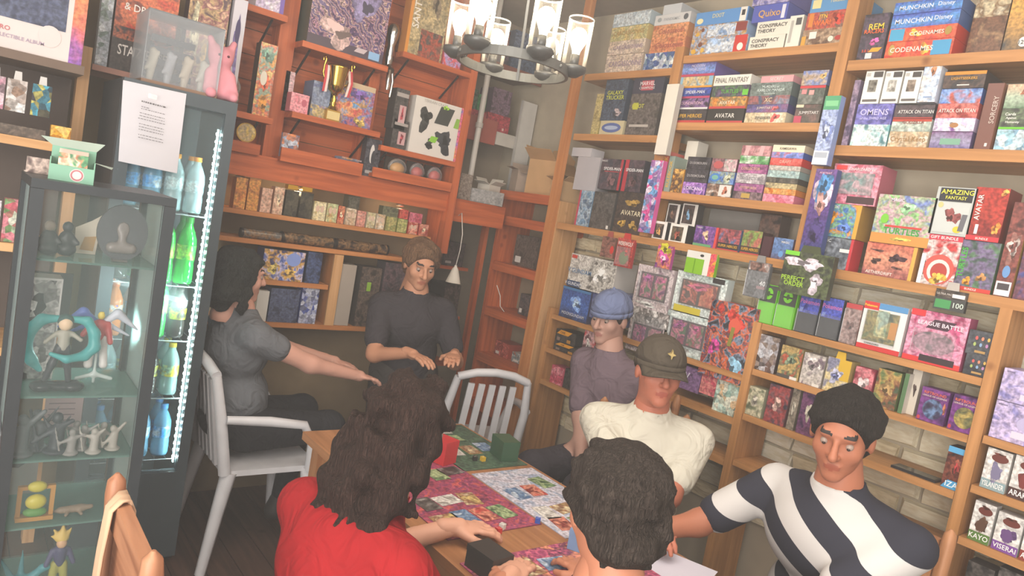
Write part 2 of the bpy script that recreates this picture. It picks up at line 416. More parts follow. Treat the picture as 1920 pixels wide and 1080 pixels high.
# far-left shelf unit behind the glass cabinet
t = thing('side_shelving', 'pine shelving at far left behind the glass cabinet', 'shelving', (-.4, 2.97, 0)); b0 = Vector(t.location)
for zt in (1.915, 1.635, 1.27, .9):
    MB().box((0, 0, -.03), (.74, .32, 0), W_P[0] if zt != 1.915 else plain('6a5648', .5)).build('board', t, (0, 0, zt))
MB().box((0, .322, .3), (.74, .334, 2.5), plain('574a43', .7)).build('back_panel', t)
MB().box((-.03, 0, 0), (-.001, .32, 2.3), W_P[2]).build('upright', t)

# ---- the alcove behind the chandelier: red shelf with boxes
t = thing('alcove_shelf', 'red painted shelf deep in the corner alcove behind the chandelier', 'shelf', (2.29, 3.72, 2.16)); 
MB().box((0, .02, 0), (.52, .29, .03), plain('8a4a3e', .5)).build('board', t)
MB().box((0, 0, -.06), (.38, .019, .09), plain('a8564a', .5)).build('front_board', t)
MB().box((.385, .0, -.05), (.66, .015, .03), plain('c9c2b8', .5)).build('white_rail', t)

# ================================================================== PRODUCTS
ORD = ['bottom', 'second', 'third', 'fourth', 'fifth', 'sixth', 'seventh', 'eighth', 'ninth', 'tenth']
def product(name, label, cat, loc, rz, w, h, d, style, o=None, group=None):
    """a printed carton: front face at local y=0 facing -y, x to the right, z up"""
    o = o or {}; mb = MB(); fr = art(style, o.get('rough', .32)); p = style.split()
    sd = plain(o.get('side', p[1]), .4)
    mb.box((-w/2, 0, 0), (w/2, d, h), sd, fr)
    for k, q in enumerate(o.get('d', [])):
        kind = 'r' if len(q) == 5 else q[5]; u0, v0, u1, v1, c = q[:5]
        m = art(c, .35) if ' ' in c else plain(c, .4, vary=.05)
        y = -.0006*(k+1) if k < 4 else -.0021-.0001*k
        X0, X1, Z0, Z1 = (u0-.5)*w, (u1-.5)*w, v0*h, v1*h
        if kind == 'r': mb.add([(X0,y,Z0),(X1,y,Z0),(X1,y,Z1),(X0,y,Z1)], [(0,1,2,3)], m)
        elif kind == 'e':
            n = 18; mb.add([((X0+X1)/2+(X1-X0)/2*math.cos(2*math.pi*i/n), y, (Z0+Z1)/2+(Z1-Z0)/2*math.sin(2*math.pi*i/n)) for i in range(n)], [tuple(range(n))], m)
        elif kind == 't':   # irregular painted shape with a lighter and a darker patch inside it
            rg = random.Random(int(abs(u0*991+v0*577+w*7919+k*31))+len(label)); hx = c if ' ' not in c else c.split()[1]
            def shp(cx_, cz_, ra, rb, yy, mm, n=26):
                ph = [rg.uniform(0, 6.28) for _ in range(4)]; am = [rg.uniform(.12, .26), rg.uniform(.1, .22), rg.uniform(.06, .14), rg.uniform(.04, .09)]
                P_ = []
                for i in range(n):
                    a_ = 2*math.pi*i/n; r_ = .74+am[0]*math.sin(2*a_+ph[0])+am[1]*math.sin(3*a_+ph[1])+am[2]*math.sin(5*a_+ph[2])+am[3]*math.sin(9*a_+ph[3])
                    P_.append((min(max(cx_+ra*r_*math.cos(a_), -w/2), w/2), yy, min(max(cz_+rb*r_*math.sin(a_), 0.), h if v1 <= 1 else h*1.2)))
                mb.add([(cx_, yy, cz_)]+P_, [(0, i+1, (i+1) % n+1) for i in range(n)], mm)
            tint = lambda f: '%02x%02x%02x' % tuple(int(min(255, max(0, int(hx[i:i+2], 16)*f+(6 if f > 1 else 0)))) for i in (0, 2, 4))
            cx_, cz_, ra, rb = (X0+X1)/2, (Z0+Z1)/2, (X1-X0)/2, (Z1-Z0)/2
            shp(cx_, cz_, ra, rb, y, art('n %s %s %s' % (tint(.75), hx, tint(1.2)), .35))
            shp(cx_+rg.uniform(-.3, .3)*ra, cz_+rg.uniform(-.2, .4)*rb, ra*.5, rb*.45, y-.0002, plain(tint(1.15), .4, vary=.1))
            shp(cx_+rg.uniform(-.3, .3)*ra, cz_-rg.uniform(-.1, .4)*rb, ra*.4, rb*.4, y-.0003, plain(tint(.55), .4, vary=.1))
        elif kind == 'k':   # slanted band
            s = (X1-X0)*.25; mb.add([(X0,y,Z0),(X1-s,y,Z0),(X1,y,Z1),(X0+s,y,Z1)], [(0,1,2,3)], m)
    t = tag(mb.build(name, None, loc, rz), label, cat, group)
    if o.get('lean'): t.rotation_euler = (-o['lean'], 0, rz)
    if o.get('roll'): t.rotation_euler = (0, o['roll'], rz)
    for q in o.get('t', []):
        s, u, v, hf, c = q[:5]; rot = q[5] if len(q) > 5 else 0.0
        lettering(t, s, (u-.5)*w, v*h, hf*h, (.94*h if rot else w*.9), c, rot=rot)
    if o.get('tab'):        # hang tab above a blister or sleeve pack
        tb = MB(); c = o['tab']; tw = w*.42
        tb.prism([(-tw/2, h), (tw/2, h), (tw/2*.8, h+.028), (-tw/2*.8, h+.028)], .002, .006, plain(c, .3)); tb.build('hang_tab', t)
    if o.get('win'):        # clear window proud of the print
        u0, v0, u1, v1 = o['win']
        wm = MB(); wm.box(((u0-.5)*w, -.008, v0*h), ((u1-.5)*w, -.0035, v1*h), glass('e8e8e8', .03)); wm.build('clear_window', t)
    return t
def rstack(where, zb, xL, xR, layers, X=XF+.012, dep=.19, nth='', name='game_box', cat='game box', group=None):
    """a stack on the right wall; xL, xR image columns of its front at shelf level, each layer's top row taken on the left edge"""
    z = zb+.0005; n = len(layers)
    for k, L in enumerate(layers):
        top, style, desc = L[:3]; o = dict(L[3]) if len(L) > 3 else {}
        Xk = o.get('X', X)+random.uniform(0, .006)
        ya = y_at(o.get('xL', xL), Xk, o.get('zref', zb)); yb = y_at(o.get('xR', xR), Xk, o.get('zref', zb))
        zt = z_at(top, Xk, ya); h = max(.012, zt-z)
        w = max(.02, ya-yb-.002)
        if n > 1:
            lab = '%s, %s of the %s' % (desc, 'top' if k == n-1 else ORD[k], nth)
        else: lab = desc
        product(o.get('name', name), lab, o.get('cat', cat), (Xk, (ya+yb)/2, z), -math.pi/2, w, h-.0008, min(o.get('dep', dep), 2.915-Xk), style, o, group or where)
        z += h
R = rstack
WH, BK = 'e8e4dc', '2c2a2c'
# ---------------- top shelf, middle bay
S = 'top shelf'
R(S, 2.576, 1291, 1398, [
  (75, 'n 9fb8d8 b88a50 8fa8c8 c9a060', 'tan and sky-blue village game box', {'d': [(.3,.1,.78,.9,'n a9c4e6 d8dce0 7f9cc4'), (.78,0,.99,1,'c8372f'), (.84,.1,.94,.55,WH,'e'), (.03,.1,.12,.4,'d8a93c','e'), (.14,.5,.22,.8,'7a4a34','e'), (.2,.15,.27,.45,'d8b050','e')]}),
  (50, 'n 9fb8d8 b88a50 8fa8c8 c9a060', 'tan and sky-blue village box with red end', {'xR': 1392, 'd': [(.28,.1,.8,.9,'n a9c4e6 d8dce0 7f9cc4'), (.8,.3,.99,.95,'8a3a34'), (.06,.2,.14,.5,'d8a93c','e'), (.16,.5,.22,.8,'7a4a34','e')]}),
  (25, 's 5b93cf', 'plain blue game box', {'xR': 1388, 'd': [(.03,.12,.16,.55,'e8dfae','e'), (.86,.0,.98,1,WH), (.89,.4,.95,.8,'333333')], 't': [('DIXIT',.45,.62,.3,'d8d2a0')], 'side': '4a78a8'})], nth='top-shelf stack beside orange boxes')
R(S, 2.576, 1401, 1468, [
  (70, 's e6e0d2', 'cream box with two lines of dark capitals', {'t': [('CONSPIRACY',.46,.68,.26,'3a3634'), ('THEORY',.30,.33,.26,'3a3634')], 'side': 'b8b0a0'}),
  (42, 's e6e0d2', 'cream box with two lines of dark capitals', {'xL': 1410, 'xR': 1478, 't': [('CONSPIRACY',.46,.68,.26,'3a3634'), ('THEORY',.30,.33,.26,'3a3634')], 'side': 'b8b0a0'}),
  (12, 's 5560b4', 'violet-blue game box with tan word', {'xL': 1397, 'xR': 1462, 't': [('Quixo',.5,.45,.5,'d8a860')], 'd': [(.84,.1,.94,.9,'dfe0ee')]}),
  (-14, 'n 6a68b0 b8b0d0 54508c', 'lilac game box', {'xL': 1392, 'xR': 1462})], nth='cream-box stack, top shelf')
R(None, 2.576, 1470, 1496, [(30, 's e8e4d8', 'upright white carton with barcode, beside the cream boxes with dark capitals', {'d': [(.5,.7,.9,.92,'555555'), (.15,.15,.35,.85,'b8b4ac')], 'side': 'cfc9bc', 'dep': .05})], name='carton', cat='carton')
R(S, 2.576, 1500, 1585, [
  (57, 'n 8a6a54 b49a80 6e5444', 'brown comic-style game box with barcode', {'d': [(.16,.42,.32,.85,WH), (.6,.15,.72,.5,'e0dccc','e'), (.75,.2,.9,.5,'b43c34','e'), (0,0,.1,.6,'d8a040')]}),
  (25, 'n b45a40 c0504a 8a6a5c', 'red and yellow comic-style game box', {'xL': 1502, 'xR': 1590, 'd': [(.05,.15,.15,.95,'d8873a'), (.55,.1,.82,.98,'c4402f','t')], 't': [('JTN',.36,.68,.3,'f0c030'), ('WAR!',.36,.35,.3,'f07a30')]}),
  (0, 's 5d96c8', 'blue and cream game box', {'xL': 1504, 'xR': 1596, 'd': [(.04,.3,.22,.95,'e2d79c')], 't': [('Tokaido',.55,.75,.25,'d8cfa0')]})], nth='top-shelf stack beside the upright')
# ---------------- top shelf, right bay
R(None, 2.50, 1604, 1652, [(28, 'n 3a3644 5a4a5c 2c2830', 'dark upright game box with red-yellow title and pink crystal', {'t': [('REM',.55,.72,.13,'f0d040'), ('RACERS',.5,.62,.09,'ee6a30'), ('5.0.1',.3,.2,.06,'ee5a30')], 'd': [(.38,.3,.78,.5,'d05a9c','t'), (.42,.17,.95,.26,'e0a030','k'), (.34,.03,.6,.15,'d8d8d8')], 'dep': .07})], X=XF+.01)
S = 'pile beside the crystal box'
R(None, 2.50, 1656, 1783, [
  (80, 'n d8402c e0653a cc3426', 'red racing game box', {'t': [('CODENAMES',.4,.5,.3,'f4e6d8')], 'd': [(.05,.2,.14,.85,'b89a50','e'), (.7,.08,.97,.92,'4a9cc8'), (.5,.1,.7,.85,'f0a038','t')]}),
  (55, 'n d8402c e0653a cc3426', 'red racing game box with teal corner', {'t': [('CODENAMES',.58,.5,.3,'f4e6d8')], 'd': [(.02,.05,.24,.95,'4aa4cc'), (.3,.2,.5,.9,'f0b040','t'), (.84,.2,.94,.85,'a88a40','e')]}),
  (30, 'g 4a60b8 5a9ad8 4a62c0', 'blue game box with white lettering', {'t': [('MUNCHKIN',.34,.5,.36,'e8ecf8'), ('Disney',.78,.5,.42,'e8ecf8')], 'side': '4a6aa8'}),
  (6, 'g 4a60b8 5a9ad8 4a62c0', 'blue game box with white lettering', {'t': [('MUNCHKIN',.34,.5,.36,'e8ecf8'), ('Disney',.78,.5,.42,'e8ecf8')], 'side': '4a6aa8'})], nth=S, dep=.2)
R(None, 2.50, 1806, 1872, [(-14, 'n 8a6044 6e4a34 a07c58', 'brown fur-textured game box with a cream drawn lid', {'d': [(0,.62,1,1,'n d8c8a4 8a6a48 e0d4b8')], 'X': XF+.08})])
R(None, 2.50, 1876, 1975, [(-30, 'g 3a3a3a c8964a e0b050', 'golden fantasy game box with a dark silhouette, far right of top shelf', {'d': [(.3,.05,.5,.2,WH,'e'), (.42,.1,.75,.45,'4a4640','t')], 't': [('12+',.4,.12,.06,'444444')]})])
# ---------------- second shelf, right bay
S = 'second shelf'
R(None, 2.169, 1576, 1588, [(150, 'n 7a6a84 a08aa0 5c5068', 'tall violet patterned carton squeezed beside the shelf upright', {'dep': .1})], name='carton', cat='carton')
R(S, 2.169, 1592, 1660, [
  (233, 'n 7ab0b4 d8e4e4 5a8a90', 'teal foil-wrapped card box', {'rough': .15}),
  (195, 'n 5c5aa8 7c78c0 484890', 'purple card box with pale lettering', {'t': [('OMENS',.5,.6,.3,'c8c4e8'), ('of the THIRD AGE',.5,.3,.12,'c8c4e8')]})], nth='stack under the leftmost white box')
def white_box(xa, xb, tp, zr, desc, sty=None):
    R(None, zr, xa, xb, [(tp, 's e9e6df', desc, {'d': [(.45,.8,.95,.97,'4a4644'), (.25,.36,.72,.72, sty or 'n 4a4640 8a867c 2e2c2a'), (.06,.84,.28,.94,'b8b4ae'), (.1,.06,.9,.13,'6a6460')], 'dep': .06, 'side': 'd8d4cc'})], name='card_box', cat='card box')
zt_a = z_at(195, XF+.012, y_at(1592, XF+.012, 2.169))
for xa, xb, dsc, st in ((1611, 1646, 'white upright card box with dark crest, leftmost of the white row', None), (1648, 1682, 'white upright card box with pale grey crest, second of the white row', 'n 9a968e cac6be 7a766e'),
        (1684, 1718, 'white upright card box with brown picture, third of the white row', 'n 5a4a40 9a8a7c 3a302c')):
    ya = y_at(xa, XF+.012, zt_a); yb = y_at(xb, XF+.012, zt_a); h = z_at(134, XF+.012, ya)-zt_a
    product('card_box', dsc, 'card box', (XF+.014, (ya+yb)/2, zt_a+.001), -math.pi/2, ya-yb-.003, h, .06, 's e9e6df', {'d': [(.45,.8,.95,.97,'4a4644'), (.25,.36,.72,.72, st or 'n 4a4640 8a867c 2e2c2a'), (.06,.84,.28,.94,'b8b4ae'), (.1,.06,.9,.13,'6a6460')], 'side': 'd8d4cc'}, 'white card boxes')
R(S, 2.169, 1662, 1736, [
  (246, 'n d8c8ac b49a78 e4d8c4', 'cream embossed card box', {'t': [('Crystal Keep',.5,.5,.4,'a07c50')]}),
  (223, 'n d0d8cc 9aa89c e0dccc', 'pale green card box', {'d': [(0,.8,1,1,'b84a3c')], 't': [('GODZILLA',.55,.75,.25,'8a3a30')]}),
  (197, 'n 3c3a42 5a4c50 2c2a30', 'dark card box with pale lettering', {'t': [('ATTACK ON TITAN',.55,.5,.26,'dcd8d4')], 'd': [(0,0,1,.12,'9a3a34')]})], nth='stack under the middle white boxes')
yv = y_at(1720, XF+.012, zt_a); yv2 = y_at(1754, XF+.012, zt_a)
product('card_box', 'glossy white upright card box with an orange figure, rightmost of white row', 'card box', (XF+.004, (yv+yv2)/2, zt_a+.001), -math.pi/2, yv-yv2-.003, .146, .05, 'n e4e6ee c0d4ee e8d8c8', {'rough': .12, 'd': [(.4,.6,.75,.92,'c08058','t'), (.3,.1,.8,.14,'8aa0c0')]}, 'white card boxes')
R(S, 2.169, 1740, 1817, [
  (246, 'g 6a5a90 9a94b0 7a4a7a', 'violet foil card box', {'d': [(.25,.25,.75,.6,'7aa890')]}),
  (221, 'n c8b8dc e8e0f0 8a5aa0', 'lilac card box with a white burst', {'d': [(.2,.05,.8,.95,'eeeaf2','t'), (.4,.25,.62,.65,'a8784c','e')]}),
  (194, 'n b84a48 d87a70 983834', 'red card box with pale lettering', {'t': [('ATTACK ON TITAN',.5,.5,.26,'e8dcd4')]}),
  (167, 'n 4a6ab4 8aa8d8 b85a4c', 'blue and red card box', {}),
  (135, 'n 3a3436 58443c 2a2628', 'black and orange card box', {'d': [(0,.8,1,1,'d88a30'), (.35,.15,.65,.22,'d8d4cc')], 't': [('LIGHTSEEKERS',.5,.58,.16,'d8a040')]})], nth='stack right of white boxes')
R(None, 2.169, 1824, 1855, [(156, 's 7a5248', 'tall brown upright card box leaning beside the red and lilac stack', {'t': [('SORCERY',.72,.6,.07,'c8b8ac',math.pi/2)], 'd': [(.62,.05,.78,.1,'dcd8d0')], 'side': 'a06a50'})])
R(S, 2.169, 1861, 1944, [
  (242, 'v b8dce0 8ab4c8 e4f0f0 7a9cb0', 'crinkled teal foil card box', {'rough': .12}),
  (203, 'n 4a4c44 6a7a5c 3c3e3a', 'grey game box with white words and lime edge', {'t': [('Cards',.22,.72,.14,'e8e8e0'), ('Against',.25,.52,.14,'e8e8e0'), ('Humanity',.3,.32,.14,'e8e8e0')], 'd': [(0,0,1,.1,'6cc030')]}),
  (158, 'g 5a7a5a a8b8a0 d8b090', 'landscape-painted game box', {'d': [(.25,.45,.75,.85,'b06a4c','t')]})], nth='right-edge stack, second shelf')
# ---------------- second shelf, middle bay
S = 'middle shelf'
R(S, 2.256, 1258, 1321, [
  (205, 'n 3a383a 4c4648 302e30', 'black card display with red base', {'d': [(0,0,1,.2,'c04440')], 't': [('SUPER HEROES',.5,.52,.26,'d8a838')]}),
  (185, 'n 5a4a6a 8a6a9a 3c3440', 'purple card display over a white strip', {'d': [(0,0,1,.16,'dcdad8')], 't': [('FOUNDATIONS',.5,.55,.28,'d8b0c4')]}),
  (166, 'g 38383c 3c50a0 4a5ab0', 'black and blue card display with red base', {'d': [(0,0,1,.2,'b8486c'), (0,.2,.3,1,'4a62b0')], 't': [('SPIDER-MAN',.55,.6,.3,'e0e0e4')]}),
  (145, 'n b89a6c d0b888 8aa8b8', 'tan and pale blue card display', {'d': [(0,0,1,.16,'d89838'), (0,.2,.12,1,'8ab4cc'), (.88,.2,1,1,'8ab4cc')]}),
  (118, 'g 6a58a0 7a9cd8 584a90', 'violet card display with red base', {'d': [(0,0,1,.16,'b8405c')], 't': [('MODERN',.5,.72,.2,'c8c0dc'), ('HORIZONS',.5,.48,.2,'c8c0dc')]})], nth='leftmost stack, second middle shelf')
R(S, 2.256, 1323, 1391, [
  (204, 's 33312f', 'black card display with red base', {'d': [(0,0,1,.16,'c04848')], 't': [('AVATAR',.5,.52,.3,'dcd8d0')]}),
  (182, 'n d88838 8a7a54 e0a050', 'orange card display with red base', {'d': [(0,0,1,.2,'c04444')], 't': [('AVATAR',.5,.5,.3,'f0e0c8')]}),
  (161, 'n 6a5a74 4a4a58 5a7a54', 'dark card display with green word', {'d': [(.85,.1,1,.6,'6cc040')], 't': [('TURTLES',.5,.45,.34,'5cb03c')]}),
  (142, 's e8e4da', 'white card display with thin grey lettering', {'t': [('FINAL FANTASY',.5,.5,.5,'7a766e')]})], nth='second stack, second middle shelf')
R(S, 2.256, 1394, 1471, [
  (211, 'n d8ccb0 c0ac88 dcd4bc', 'cream card display with red burst', {'d': [(.62,.1,.86,1,'c84a48','t')], 't': [('ZENDIKAR',.45,.5,.24,'5a5450')]}),
  (196, 'n 4a4478 6a5a90 8a4a70', 'indigo card display', {'t': [('JUMPSTART',.45,.5,.4,'d8c8c0')], 'd': [(.62,.1,.8,.9,'c85a60','t')]}),
  (180, 'n 44546c 9a5a58 7a8094', 'slate card display with red patch', {'t': [('XC',.5,.5,.5,'d8c8a0')]}),
  (156, 'n 64706c 7a8884 545e5c', 'grey-green card display with pale lettering', {'t': [('MURDERS at',.5,.68,.2,'d0dcd8'), ('KARLOV MANOR',.52,.42,.22,'d0dcd8'), ('PLAY BOOSTER',.5,.14,.1,'d0dcd8')]}),
  (143, 's e0a0a4', 'thin pink card display', {'xL': 1410, 'xR': 1470, 't': [('SECRET',.5,.5,.5,'f0d8d4')]})], nth='third stack, second middle shelf')
R(S, 2.256, 1486, 1534, [
  (196, 'n 34302e 4c3c3a 6a4a48', 'black card display with cream corner', {'d': [(0,.85,.3,1,'d8ccb0'), (0,0,.3,.4,'b8405c')], 't': [('JUMPSTART',.55,.55,.2,'dcd8d4')]}),
  (161, 'n 5a6660 48504c 787a74', 'grey-green card display with red top band', {'d': [(0,.86,1,1,'c83c44'), (.1,.55,.3,.8,'d88a8c'), (.4,.5,.6,.75,'d8a09c')]}),
  (133, 'n 6a7ab4 8a94b8 b8a088', 'periwinkle card display with golden art', {'d': [(.68,.3,.95,.9,'d8b070','t')]})], nth='rightmost stack, second middle shelf')
# ---------------- third shelf, middle bay
S = 'shelf below'
for xa, xb, tp, st, dsc in ((1234, 1242, 283, 's c05a50', 'thin red rule book standing at the left end, lower middle shelf'), (1243, 1254, 292, 's 8a9a90', 'thin grey-green rule book beside the red one, lower middle shelf')):
    R(None, 1.922, xa, xb, [(tp, st, dsc, {'t': [('RULEBOOK',.5,.5,.35*(.3),'d8b040',math.pi/2)] if 'red' in dsc else []})], name='rule_book', cat='book')
R(None, 1.922, 1255, 1275, [(316, 'n d89838 4a3a34 e0b060', 'orange and black blister card box beside the rule books', {})], name='card_box', cat='card box')
R(None, 1.922, 1269, 1290, [(264, 's e6e2d6', 'tall white carton behind the black card displays', {'X': XF+.10, 'dep': .08})], name='carton', cat='carton')
R(S, 1.922, 1277, 1320, [
  (340, 'n 6a4a9a b88ad0 503a80', 'purple card display', {'t': [('LORCANA',.5,.5,.3,'e8d8ec')]}),
  (316, 'n 36343a 4a484e 2c2a2e', 'black card display', {'t': [('DUSKMOURN',.5,.5,.2,'b0acac')]}),
  (293, 'n 36343a 4a484e 2c2a2e', 'black card display', {'t': [('DUSKMOURN',.5,.5,.2,'b0acac')]})], nth='black stack, third middle shelf')
R(S, 1.922, 1322, 1369, [
  (343, 'n 4a4e50 8a6a58 d8d0c8', 'white and dark card display', {'d': [(.5,.08,.97,.95,'dcd6d0'), (.6,.2,.9,.8,'a86a54','t')]}),
  (320, 'n 4a6cb4 9aa890 6a8cc8', 'blue card display with round badge', {'d': [(.05,.15,.45,.85,'4a80c4','e'), (.12,.3,.38,.7,'7ab0a0','e'), (.55,.1,.95,.9,'b0b49c','t')]}),
  (296, 'n 6a4c54 9a6a70 5a4a50', 'maroon card display', {'d': [(.08,.2,.48,.8,'b85a5c','e'), (.52,.05,1,.95,'n b4c8b8 d0a8b0 90b0a4')]})], nth='short stack, third middle shelf')
R(S, 1.922, 1372, 1426, [
  (357, 'n 6a585c 8a7478 54464a', 'plum foil card display', {'d': [(.3,.2,.6,.8,'b89a50')]}),
  (342, 'n 8a4a80 a86a94 743c6c', 'magenta foil card display', {'t': [('SYSTEM BOX',.5,.5,.3,'d0b08c')]}),
  (323, 'n b0a8ac ccc6c8 948c90', 'silver foil card display', {'t': [('COLLECTOR',.5,.5,.3,'86828a')]}),
  (306, 'n 984a84 b06a98 7c3c6c', 'bright magenta foil card display', {'t': [('COLLECTOR',.45,.5,.3,'d0b08c')]}),
  (291, 'n 4a8a50 7ab078 dce0d8', 'green and white card display', {}),
  (272, 'n b07478 c89498 a0646c', 'dusty pink card display with pale lines', {'d': [(.1,0,.3,1,'d0a8aa','k'), (.6,0,.8,1,'d0a8aa','k')]})], nth='magenta stack, third middle shelf')
R(S, 1.922, 1428, 1487, [
  (362, 'v d87c94 e898a8 c8687c', 'pink foil card display', {'rough': .18}),
  (351, 'n d88438 e0a868 c87028', 'orange foil card display', {'rough': .2}),
  (341, 'n a8946c c8b88c 6a6254', 'bronze card display', {}),
  (331, 'n 4c4a44 6a645a 3a3834', 'dark olive card display', {}),
  (318, 'n 94b0b0 b4c8c4 86a0a4', 'pale teal card display', {'t': [('Aelia',.5,.5,.3,'6a9090')]}),
  (309, 'n b0a8a0 c4bcb4 9a9088', 'grey card display', {}),
  (295, 'n d8403c e8605a b8302c', 'bright red card display', {'t': [('DRAFT',.5,.5,.4,'e8b0a0')]}),
  (284, 'n 4a64b8 7a8cd0 c85a58', 'royal blue card display', {}),
  (271, 's e0d6bc', 'cream card display', {'t': [('KAMIGAWA',.5,.5,.35,'6a5c4c')]})], nth='nine-box stack, third middle shelf', dep=.17)
# ---------------- the long shelf, middle bay
def small(xa, xb, tp, st, dsc, o, zb=1.69, X=XF+.012, name='card_box', cat='card box', dep=.08, base=None):
    d = dict(o); d.setdefault('dep', dep)
    R(None, zb, xa, xb, [(tp, st, dsc, d)], X=X, name=name, cat=cat)
zz = 1.69
for xa, xb, tp, dsc, c in ((1221, 1246, 413, 'white figure pack with tan figure picture, front left of the long shelf', 'b08a50'), (1252, 1284, 418, 'white figure pack with red figure picture, right of the tan one', 'a85a4a')):
    small(xa, xb, tp, 's e8e4dc', dsc, {'d': [(.12,.06,.78,.86,'n 4a443c 7a6a54 2c2a28'), (.28,.15,.62,.7,c,'t'), (.78,0,1,.2,WH)], 'side': '2e2c2a'}, name='figure_pack', cat='figure pack', dep=.05)
za = z_at(413, XF+.012, y_at(1221, XF+.012, 1.69))
for xa, xb, dsc, c in ((1243, 1266, 'dark white-framed figure pack standing upper left in the pack pile', '8a6a58'), (1270, 1299, 'dark white-framed figure pack with blue light, upper right in the pack pile', '7aa0c0')):
    ya, yb = y_at(xa, XF+.05, za), y_at(xb, XF+.05, za)
    product('figure_pack', dsc, 'figure pack', (XF+.065, (ya+yb)/2, 1.6905), -math.pi/2, ya-yb-.004, z_at(381, XF+.06, ya)-1.69, .05, 's e4e0d8', {'d': [(.08,.5,.8,.97,'n 3c3836 5a4c48 2a2828'), (.3,.56,.6,.86,c,'t')], 'side': '383432'})
small(1298, 1341, 421, 'n 6a4c94 8a5a9c 4a3c74', 'purple card box with a pale creature shape and red spine, long shelf', {'d': [(.3,.35,.68,.8,'d0b090','t'), (0,0,.8,.12,'6aa070'), (.9,0,1,1,'d04844')], 't': [('MAGIC',.2,.9,.08,'e0dcd8')], 'side': 'c84440'})
small(1343, 1383, 427, 'n 5a6a8c b05a5c 4a4450', 'blue and red card box with gold words on black, long shelf', {'d': [(0,0,1,.34,'3a3438'), (0,0,1,.05,'c04848')], 't': [('SUPER HEROES',.5,.2,.12,'d8a838')]})
small(1386, 1422, 430, 'n b06a5c 7a9a50 8a5a54', 'green and salmon card box with gold words on brown, long shelf', {'d': [(0,0,1,.32,'4a3c38'), (0,0,1,.05,'c04848')], 't': [('SUPER HEROES',.5,.2,.12,'d8a838')], 'side': '4a3030'})
small(1424, 1441, 442, 's 4a2e34', 'dark maroon card box end between the hero boxes and the blue one', {'side': '6a3a3c'})
small(1444, 1481, 444, 'g 6a5a70 5a78a8 6a86b4', 'small blue-grey card box at the right end of the small-box row', {'t': [('MAGIC',.62,.82,.1,'e8e4e0')], 'd': [(.35,.1,.6,.4,'6a9ad0','e')]})
small(1412, 1450, 400, 'n 5a4a44 74584c 3c3230', 'brown card box with gold words standing behind the small-box row', {'t': [('SUPER HEROES',.5,.38,.08,'d8a838')], 'd': [(0,0,1,.08,'c04848')]}, X=XF+.12)
small(1318, 1412, 390, 's 8e8a84', 'plain grey backing panel behind the row of small boxes', {}, X=XF+.19, dep=.01, name='backing_panel', cat='panel')
# ---------------- the long shelf, right bay
small(1519, 1590, 440, 'n 5a6068 8a9098 484c54', 'grey-blue gift box with red spine under the orange art box', {'t': [('MAGIC',.25,.88,.1,'e4e4e4')], 'd': [(.68,.55,.95,.66,'e0dcd8'), (.93,0,1,1,'c83c44')], 'side': 'c83c44'})
zt = z_at(440, XF+.012, y_at(1519, XF+.012, 1.69))
def above(xa, xb, za, tp, st, name, dsc, o, X=XF+.012, dep=.12):
    ya, yb = y_at(xa, X, za), y_at(xb, X, za); h = z_at(tp, X, ya)-za
    return product(name, dsc, name.replace('_', ' '), (X, (ya+yb)/2, za+.0008), -math.pi/2, ya-yb-.003, h-.001, dep, st, o)
above(1531, 1604, zt, 379, 'n d89030 5a8ab8 8ab47a 4a78b4', 'gift_box', 'orange and blue art box with gold spine on the grey gift box', {'t': [('MAGIC',.3,.9,.08,'f0ece4'), ('AETHERDRIFT',.35,.14,.09,'d8a040')], 'd': [(.9,0,1,1,'d8a040'), (.05,.35,.45,.8,'e0922c','t'), (.5,.1,.85,.5,'5a7ac0','t')], 'side': 'b88a40'})
z2 = z_at(379, XF+.012, y_at(1531, XF+.012, zt))
above(1550, 1640, z2, 306, 'n c06478 e0a0b0 a84a60', 'gift_box', 'pink window box with a dark base, top of pile right of the tall portrait carton', {'d': [(.15,.25,.88,.78,'n 9a8c90 c8a0a8 6a8a88'), (.4,.03,.97,.2,'4a3438'), (.05,.85,.28,.96,'d84040')], 't': [('CHARIZARD ex',.6,.88,.07,'f0d8d8')], 'win': (.15, .25, .88, .78)})
small(1614, 1708, 452, 'g 8a4c50 d89478 c86a58', 'salmon art box with dark vehicles under the green cartoon box', {'t': [('AETHERDRIFT',.35,.1,.09,'e4d8d0')], 'd': [(.1,.35,.38,.55,'4a3430','t'), (.45,.45,.85,.75,'4a3238','t'), (.1,.72,.4,.82,'5a3c38','t'), (.55,.25,.8,.36,'5a3c38','t'), (.93,0,1,1,'d8a850')], 'side': 'c8984c'}, dep=.13, name='gift_box', cat='gift box')
z3 = z_at(452, XF+.012, y_at(1614, XF+.012, 1.69))
above(1629, 1738, z3, 363, 'n 8ac078 c8a0b0 a8b88c 7a8ac0', 'gift_box', 'large green and lilac cartoon art box with green title', {'t': [('TURTLES',.52,.27,.13,'3c9a3c'), ('MAGIC',.35,.9,.06,'e8e4f0')], 'd': [(0,0,1,.2,'d8904a'), (.3,.06,.75,.16,'e8c060','t'), (.22,.34,.85,.38,'c84840'), (.12,.4,.26,.6,'7ac040','e'), (.4,.6,.7,.88,'a0d8a0','t')]})
small(1717, 1785, 437, 'n c04444 d8d0cc b03a3c', 'red and white gift bundle box with a gold star', {'d': [(0,.9,1,1,'c8384c'), (.1,.02,.95,.62,'c85a50','e'), (.22,.05,.85,.52,'d8d0cc','e'), (.32,.1,.78,.45,'b0443c','e'), (.3,.0,.8,.3,'d8a848','t'), (.0,0,.12,.6,'e8e4e0')], 't': [('GIFT BUNDLE',.5,.95,.06,'f0e4e0'), ('MAGIC',.08,.3,.08,'3a3030',math.pi/2)]}, name='bundle_box', cat='bundle box')
z4 = z_at(437, XF+.012, y_at(1717, XF+.012, 1.69))
